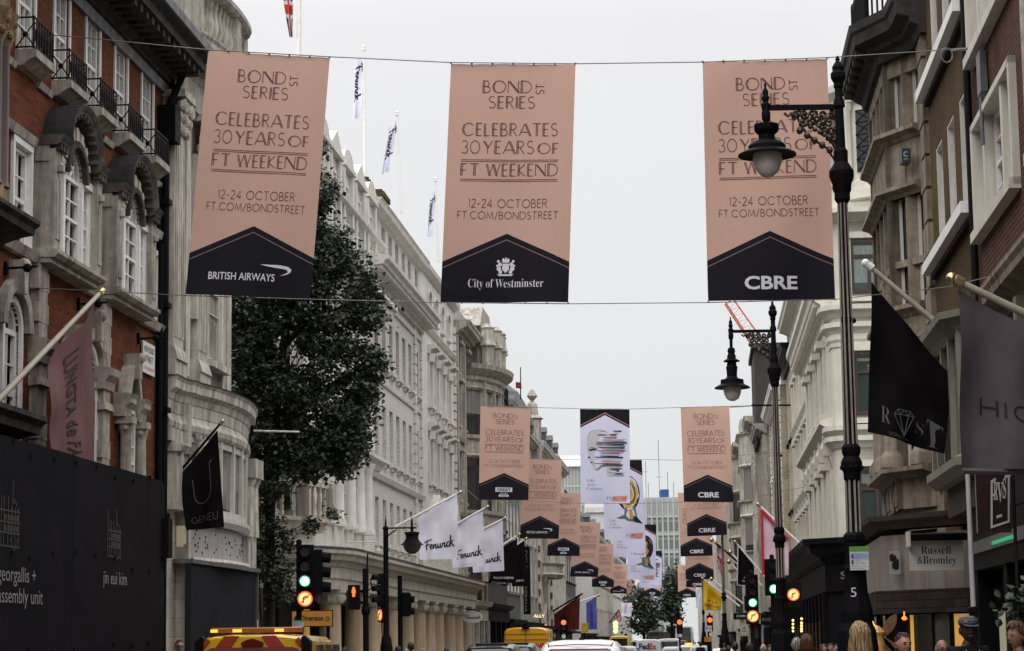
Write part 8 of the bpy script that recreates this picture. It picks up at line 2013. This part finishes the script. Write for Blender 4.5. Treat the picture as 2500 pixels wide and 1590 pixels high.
ci = [0, 1, 2, 3, 5, 6, 7, 8, 9, 10]; cmap = {j: i for i, j in enumerate(ci)}
CV = [JV[j] for j in ci]; CV[3] = (0, .02, 1.46); CE = [(cmap[a], cmap[b_]) for a, b_ in JE if a in cmap and b_ in cmap]
CV.append((0, .01, .78)); CE.append((0, len(CV) - 1))
coat_me = skinmesh(CV, CE, [(.175, .135), (.165, .13), (.18, .13), .085, .082, .064, .05, .082, .064, .05, (.19, .145)])
ti = [0, 11, 12, 13, 15, 16, 17]; tmap = {j: i for i, j in enumerate(ti)}
trou_me = skinmesh([JV[j] for j in ti], [(tmap[a], tmap[b_]) for a, b_ in JE if a in tmap and b_ in tmap], [(.155, .115), .098, .072, .056, .098, .072, .056])
# head and fingers are joined into the one body mesh
def head_geo(mb, c):
    nu, nv = 32, 24; rings = []
    for j in range(nv + 1):
        ph = math.pi * j / nv; r_ = []
        for i in range(nu):
            th = 2 * math.pi * i / nu; sx, sy, sz = math.sin(ph) * math.sin(th), -math.sin(ph) * math.cos(th), math.cos(ph)
            x, y, z = .076 * sx, .098 * sy, .118 * sz
            if sz < 0: x *= 1 - .28 * (-sz) ** 1.4; y *= 1 - .12 * (-sz) if sy < 0 else 1 - .32 * -sz
            f = max(0, -sy)
            if f > 0:
                g = lambda a, b_, s1, s2: math.exp(-((sx - a) / s1) ** 2 - ((sz - b_) / s2) ** 2)
                y -= f * (.026 * g(0, -.18, .13, .15) + .012 * g(0, .02, .10, .2) + .010 * (g(-.32, .16, .28, .07) + g(.32, .16, .28, .07)) + .010 * g(0, -.47, .24, .06) + .007 * g(0, -.56, .2, .05) + .014 * g(0, -.82, .3, .12))
                y += f * .013 * (g(-.36, .02, .18, .1) + g(.36, .02, .18, .1)); y += f * .004 * g(0, -.52, .26, .02)
            r_.append((c[0] + x, c[1] + y, c[2] + z))
        rings.append(r_)
    mb.loops(rings, caps=False)
    for s in (-1, 1): mb.loops([[(c[0] + s * (.076 + d), c[1] + .012 + .024 * q * math.cos(a), c[2] - .005 + .036 * q * math.sin(a)) for a in [k * math.pi / 5 for k in range(10)]] for d, q in ((-.012, .8), (.006, 1), (.012, .95), (.008, .6))])
bm = MB(); bm.v = [tuple(v.co) for v in body_me.vertices]; bm.f = [tuple(p.vertices) for p in body_me.polygons]; bm.mi = [0] * len(bm.f)
HC = (0, -.012, 1.635); head_geo(bm, HC)
for s in (-1, 1):
    for k, (dy, l) in enumerate(((-.045, .07), (-.018, .085), (.006, .088), (.028, .08), (.046, .062))):
        b0 = Vector((s * .25, -.085 + dy * .8, .80)); pts = [b0, b0 + Vector((-s * .004, -.004, -l * .45)), b0 + Vector((-s * .014, -.012, -l * .8)), b0 + Vector((-s * .022, -.018, -l))] if k else [b0 + Vector((0, -.02, .04)), b0 + Vector((-s * .01, -.04, .0)), b0 + Vector((-s * .015, -.045, -.03))]
        bm.tube(pts, .010, 6, .007)
_o = bm.build('body', black, None, 180); BODY = _o.data; bpy.data.objects.remove(_o)
def hair_mesh(kind):
    m = MB(); cx, cy, cz = HC; nu, nv = 36, 18; rr = random.Random(4)
    if kind == 'cap':
        rings = []
        for k, (r_, z) in enumerate(((1.02, .045), (1.14, .06), (1.2, .085), (1.1, .115), (.7, .138), (.2, .146))): rings.append([(cx + .082 * r_ * math.cos(a), cy - .012 * k * .5 + .104 * r_ * math.sin(a), cz + z + .008 * math.sin(a) * (1 if k < 4 else 0)) for a in [i * 2 * math.pi / nu for i in range(nu)]])
        m.loops(rings); m.loops([[(cx + .078 * math.sin(a), cy - .10 - .055 * math.cos(a), cz + .055 - .02 * math.cos(a)) for a in [(-80 + 16 * k) * math.pi / 180 for k in range(11)]], [(cx + .078 * math.sin(a), cy - .09 - .0 * math.cos(a), cz + .064) for a in [(-80 + 16 * k) * math.pi / 180 for k in range(11)]]], closed=False, caps=False); return m
    low = {'short': -.02, 'bald': -.05, 'long': -.95, 'bob': -.55, 'fluffy': -.15}[kind]; thick = {'short': 1.07, 'bald': 1.03, 'long': 1.17, 'bob': 1.15, 'fluffy': 1.28}[kind]
    rings = []
    for j in range(nv + 1):
        q = j / nv; ring = []
        for i in range(nu):
            th = 2 * math.pi * i / nu; back = (1 - math.cos(th)) / 2      # 0 at the face, 1 behind
            front_lim = .50 if kind != 'bald' else .9
            side = math.sin(th) ** 2
            end = front_lim * math.pi * .5 * (1 - back) ** .6 + (math.pi * .5 + .75) * (1 - (1 - back) ** .6)
            lo_, hi_ = {'short': (.34, .70), 'fluffy': (.42, .70), 'bald': (.40, .66), 'long': (.55, .74), 'bob': (.58, .74)}[kind]
            sm = lambda a, b, x: max(0, min(1, (x - a) / (b - a))) ** 2 * (3 - 2 * max(0, min(1, (x - a) / (b - a))))
            end = (.25 + (lo_ - .25) * sm(.08, .36, back) + (hi_ - lo_) * sm(.42, .8, back)) * math.pi
            ph = (.34 * math.pi if kind == 'bald' else 0.0) * 1.0 + (end - (.34 * math.pi if kind == 'bald' else 0)) * q
            if kind == 'bald' and back < .25: ph = .34 * math.pi
            wv_ = 1 + .018 * math.sin(th * 11 + 2 * q) + .012 * math.sin(th * 23)
            x, y, z = .076 * thick * math.sin(ph) * math.sin(th) * wv_, -.100 * thick * math.sin(ph) * math.cos(th) * wv_, .118 * (thick * .97) * math.cos(ph)
            if kind in ('long', 'bob') and back > .28:
                d = max(0, q - .6) / .4; z += d * low * .26 * min(1, (back - .28) * 3); x *= 1 + .22 * d; y *= 1 + .10 * d
            ring.append((cx + x, cy + y + .004, cz + z))
        rings.append(ring)
    m.loops(rings, caps=False)
    if kind in ('long', 'bob', 'fluffy', 'short'):          # separate locks over the shell
        for k in range({'long': 90, 'bob': 60, 'fluffy': 150, 'short': 90}[kind]):
            th = rr.uniform(.9, 2 * math.pi - .9); ph0 = rr.uniform(.02, .45) * math.pi; pts = []; L_ = {'long': .30, 'bob': .13, 'fluffy': .05, 'short': .03}[kind] * rr.uniform(.7, 1.1)
            if kind in ('short', 'fluffy'): th = rr.uniform(0, 6.283); ph0 = rr.uniform(.05, .55 if abs(th - math.pi) < 1.8 else .22) * math.pi
            e = thick + rr.uniform(.0, .09); sw = rr.uniform(-.02, .02)
            for q in range(7):
                ph = ph0 + (.5 * math.pi - ph0) * min(1, q / 3) if kind in ('long', 'bob') else ph0 + q * L_ * 1.6
                x, y, z = .076 * e * math.sin(ph) * math.sin(th), -.1 * e * math.sin(ph) * math.cos(th), .118 * e * .98 * math.cos(ph)
                if q > 3 and kind in ('long', 'bob'): z -= L_ * (q - 3) / 3; x = x * (1 + .30 * (q - 3) / 3) + sw * math.sin(q * 1.4); y *= 1.0 + .1 * (q - 3) / 3
                pts.append((cx + x + rr.uniform(-.003, .003), cy + y + .004, cz + z))
            m.tube(pts, rr.uniform(.006, .013) if kind in ('long', 'bob') else .006, 5, .004)
    return m
HAIR = {}
for k in ('short', 'bald', 'long', 'bob', 'fluffy', 'cap'): _o = hair_mesh(k).build('hair', black, None, 180); HAIR[k] = _o.data; bpy.data.objects.remove(_o)
m = MB(); 
for s in (-1, 1): m.ball((s * .030, HC[1] - .078, HC[2] + .004), .0115, 10, 8)
_o = m.build('eyes', black, None, 180); EYES = _o.data; bpy.data.objects.remove(_o)
m = MB()
for s in (-1, 1): m.tube([(s * (.010 + .043 * k / 4), HC[1] - .098 + .010 * k / 4, HC[2] + .022 + .004 * math.sin(k)) for k in range(5)], .0042, 5)
_o = m.build('brows', black); BROWS = _o.data; bpy.data.objects.remove(_o)
m = MB(); m.tube([(-.024, HC[1] - .094, HC[2] - .058), (-.01, HC[1] - .103, HC[2] - .056), (.01, HC[1] - .103, HC[2] - .056), (.024, HC[1] - .094, HC[2] - .058)], .0045, 6); _o = m.build('lips', black); LIPS = _o.data; bpy.data.objects.remove(_o)
m = MB()
for s in (-1, 1): m.tube([(s * .031 + .024 * math.cos(a), HC[1] - .106, HC[2] + .002 + .017 * math.sin(a)) for a in [i * math.pi / 8 for i in range(17)]], .0024, 5); m.tube([(s * .055, HC[1] - .104, HC[2] + .006), (s * .08, HC[1] + .01, HC[2] + .008)], .0022, 4)
m.tube([(-.008, HC[1] - .107, HC[2] + .006), (.008, HC[1] - .107, HC[2] + .006)], .0022, 4); _o = m.build('glasses', black); SPECS = _o.data; bpy.data.objects.remove(_o)
def skinm(n, c): return mat(n, c, tuple(x * .8 for x in c), 14, .5)
LIGHT, TAN, DARK = skinm('light skin', (.42, .23, .16)), skinm('tan skin', (.30, .16, .105)), skinm('dark skin', (.055, .028, .02))
def hairm(n, c, d):
    m = mat(n, c, d, 45, .45); t = m.node_tree; co = t.nodes.new('ShaderNodeTexCoord'); mp = t.nodes.new('ShaderNodeMapping'); mp.inputs['Scale'].default_value = (70, 70, 5)
    n_ = t.nodes.new('ShaderNodeTexNoise'); n_.inputs['Scale'].default_value = 1; n_.inputs['Detail'].default_value = 3; r_ = t.nodes.new('ShaderNodeValToRGB'); e = r_.color_ramp.elements
    e[0].position = .38; e[0].color = (*[x * .22 for x in c], 1); e[1].position = .62; e[1].color = (*[min(1, x * 1.35) for x in c], 1)
    L = t.links.new; L(co.outputs['Object'], mp.inputs[0]); L(mp.outputs[0], n_.inputs['Vector']); L(n_.outputs[0], r_.inputs[0]); L(r_.outputs[0], t.nodes['Principled BSDF'].inputs['Base Color']); return m
HC_ = {'blonde': hairm('blonde hair', (.30, .20, .09), (.13, .085, .045)), 'black': hairm('black hair', (.010, .008, .008), (.02, .015, .013)), 'brown': hairm('brown hair', (.06, .03, .016), (.03, .016, .01)), 'auburn': hairm('auburn hair', (.09, .03, .012), (.05, .018, .01)), 'grey': hairm('grey hair', (.3, .29, .28), (.2, .19, .18)), 'tweed': brickmat('grey check tweed', (.08, .08, .10), (.04, .04, .055), (.16, .16, .19), .03, .03, .003, bump=.05)}
cloth_cols = {'black': mat('black coat cloth', (.008, .008, .009), (.012, .012, .013), 8, .9, spec=.2), 'grey': mat('grey coat cloth', (.07, .07, .08), (.05, .05, .055), 8, .9), 'navy': mat('navy coat cloth', (.012, .016, .04), rough=.9), 'blue': mat('blue jacket cloth', (.03, .06, .25), rough=.9), 'brown': mat('brown coat cloth', (.06, .04, .025), rough=.9)}
lipm = mat('lip', (.20, .07, .06), rough=.5); eyem = mat('eye', (.02, .015, .012), rough=.1)
def inst(name, me, m, parent):
    k = (me.name, m.name)
    c = _pm.get(k)
    if c is None: c = me.copy(); c.materials.clear(); c.materials.append(m); _pm[k] = c
    return link(name, c, parent)
_pm = {}
def person(label, px, ytop, v, face, hair, hc, skin, coat, specs=False, group='people on the pavements', brow='black'):
    g = gz(v) + .12; top = W(px, ytop, v); s = (top.z - g) / 1.762
    t = thing('person', label, 'person', (top.x, v, g), R(face), group); t.scale = (s, s, s)
    inst('body', BODY, skin, t); inst('coat', coat_me, cloth_cols[coat], t); inst('trousers', trou_me, cloth_cols['black'], t)
    if hair: inst('hair' if hair != 'cap' else 'flat_cap', HAIR[hair], HC_[hc], t)
    if hair == 'cap': inst('hair', HAIR['bald'], HC_['black'], t)
    if v < 60: inst('eyes', EYES, eyem, t); inst('brows', BROWS, HC_[brow], t); inst('lips', LIPS, lipm, t)
    if specs: inst('glasses', SPECS, black, t)
    return t
person('woman with long blonde hair seen from behind below the nearest lamp post', 2099, 1521, 19.5, 172, 'long', 'blonde', LIGHT, 'grey')
person('man with short dark hair facing the camera right of the gilded figure', 2203, 1545, 21.5, 22, 'short', 'brown', LIGHT, 'black')
person('bald man with dark glasses below the shoe shop window', 2298, 1561, 24, 12, 'bald', 'grey', TAN, 'black', True)
t = person('man in a grey check flat cap and black coat with white collar', 2361, 1508, 22, 8, 'cap', 'tweed', DARK, 'black')
m = MB(); m.loops([[(-.07, -.125, 1.44), (-.02, -.15, 1.36), (-.075, -.15, 1.30)], [(-.07, -.13, 1.44), (-.02, -.155, 1.36), (-.075, -.155, 1.30)]]); m.loops([[(.07, -.125, 1.44), (.02, -.15, 1.36), (.075, -.15, 1.30)], [(.07, -.13, 1.44), (.02, -.155, 1.36), (.075, -.155, 1.30)]]); m.build('collar', mat('white shirt', (.6, .6, .62)), t)
person('person with short auburn hair looking left at the right edge', 2482, 1522, 20.5, -58, 'fluffy', 'auburn', TAN, 'black')
for a in (('woman with dark brown hair seen from behind in front of the dark shop', 1969, 1550, 31, 165, 'bob', 'auburn', LIGHT, 'black'), ('grey haired person in blue beside the second lamp post', 1944, 1556, 33, 150, 'short', 'grey', LIGHT, 'blue'),
    ('small woman with auburn hair facing the camera in front of the dark shop', 2010, 1574, 42, 20, 'bob', 'auburn', LIGHT, 'black'), ('brown haired person next to the small auburn haired woman', 2026, 1571, 43, 40, 'short', 'brown', LIGHT, 'black'), ('man with short hair next to the blonde woman facing the camera', 2043, 1573, 41, 0, 'short', 'brown', LIGHT, 'grey'),
    ('bald person left of the second lamp post', 1863, 1572, 48, 160, 'bald', 'grey', LIGHT, 'black'), ('dark haired person below the right green light', 1829, 1571, 50, 150, 'fluffy', 'black', TAN, 'brown'), ('broad person in blue jacket below the white emblem board', 1794, 1567, 46, 175, 'short', 'black', LIGHT, 'navy'),
    ('dark haired person left of the white emblem board', 1778, 1576, 60, 180, 'short', 'black', LIGHT, 'navy'), ('curly haired person beside the broad person in blue', 1880, 1576, 55, 10, 'fluffy', 'brown', LIGHT, 'black')): person(*a)
person('man with glasses at the left pavement beside the site hoarding', 438, 1562, 40, 18, 'short', 'brown', LIGHT, 'black', True)
for a in (('short haired man behind the rescue van', 842, 1580, 50, 170, 'short', 'brown', LIGHT, 'navy'), ('person with big dark curly hair below the colonnade', 1003, 1570, 57, 175, 'fluffy', 'black', TAN, 'black'), ('dark haired person left of the curly haired one', 972, 1578, 56, 165, 'bob', 'black', TAN, 'brown'),
    ('grey haired person in front of the curly haired one', 992, 1583, 53, 180, 'short', 'grey', LIGHT, 'grey'), ('blonde person right of the curly haired one', 1034, 1584, 58, 170, 'bob', 'blonde', LIGHT, 'black'), ('grey haired person at the end of the left group', 1049, 1586, 60, 160, 'short', 'grey', LIGHT, 'black'), ('dark haired person left of the black taxi', 1090, 1584, 64, 175, 'fluffy', 'black', TAN, 'black'),
    ('distant pedestrian in dark clothes left of the parcel van', 1530, 1552, 190, 180, 'short', 'black', TAN, 'black'), ('distant pedestrian in the gap beside the far round tree', 1641, 1511, 300, 180, 'short', 'black', TAN, 'black'), ('distant pedestrian beneath the parking sign', 1710, 1567, 95, 170, 'short', 'black', TAN, 'black'), ('distant pedestrian right of the parking sign', 1768, 1570, 90, 165, 'short', 'brown', LIGHT, 'grey'), ('distant pedestrian left of the yellow roofed van', 1466, 1560, 130, 170, 'short', 'black', TAN, 'black')): person(*a)
# gilded winged figure with a raised torch in the shop window
gold = mat('gilded figure', (.80, .46, .15), (.55, .28, .07), 12, .35, metal=.25); p = W(2150, 1590, 33)
t = thing('gilded_figure', 'gilded winged figure raising a flaming torch behind the blonde woman', 'statue', (p.x, 33, .12))
zb = W(2150, 1590, 33).z - .12; m = MB()
m.lathe((-.02, 0, 0), [(.2, 0), (.16, .5), (.12, .9), (.17, 1.15), (.15, 1.3), (.09, zb)], 14); m.lathe((-.05, 0, zb - .02), [(.10, 0), (.115, .08), (.12, .15), (.09, .21), (.1, .25), (.12, .29), (.07, .36), (.02, .39)], 14)
m.tube([(-.08, -.02, zb + .1), (-.15, -.03, zb + .22), (-.13, -.03, zb + .32)], .035, 7); m.build('body', gold, t, 60)
m = MB()
for (a0, a1, l, wd_) in ((1.0, 1.15, .40, .075), (-.75, .1, .40, .055), (-1.0, .1, .38, .05)):
    c = Vector((.04, .03, zb + .2)); d = Vector((math.cos(a0), 0, math.sin(a0))); q = Vector((-d.z, 0, d.x)); pts = [c + d * l * u + q * wd_ * math.sin(math.pi * u) ** .7 for u in [k / 8 for k in range(9)]] + [c + d * l * u - q * wd_ * math.sin(math.pi * u) ** .7 for u in [k / 8 for k in range(7, 0, -1)]]
    m.loops([[x + Vector((0, .0, 0)) for x in pts], [x + Vector((0, .02, 0)) for x in pts]])
m.build('wing', mat('bronze wing', (.22, .12, .06), (.12, .06, .03), 10, .4, metal=.2), t)
m = MB(); m.lathe((-.13, -.03, zb + .3), [(.02, 0), (.055, .03), (.06, .07), (.045, .10), (.02, .16), (.004, .24)], 10); m.build('flame', emat('flame', (1, .55, .12), 1.5), t)
t = thing('window_reflection_lamp', 'small red and amber lamp reflection glowing in the shoe shop window', 'lamp', W(2208, 1510, 36.2)); m = MB(); m.ball((0, 0, 0), .045, 10, 7, .7); m.tube([(0, 0, .03), (0, 0, .11)], .012, 5); m.build('lamp', emat('amber red lamp', (1, .22, .03), 1.6), t)  # glowing ball stands in for a lamp mirrored in the shop glass
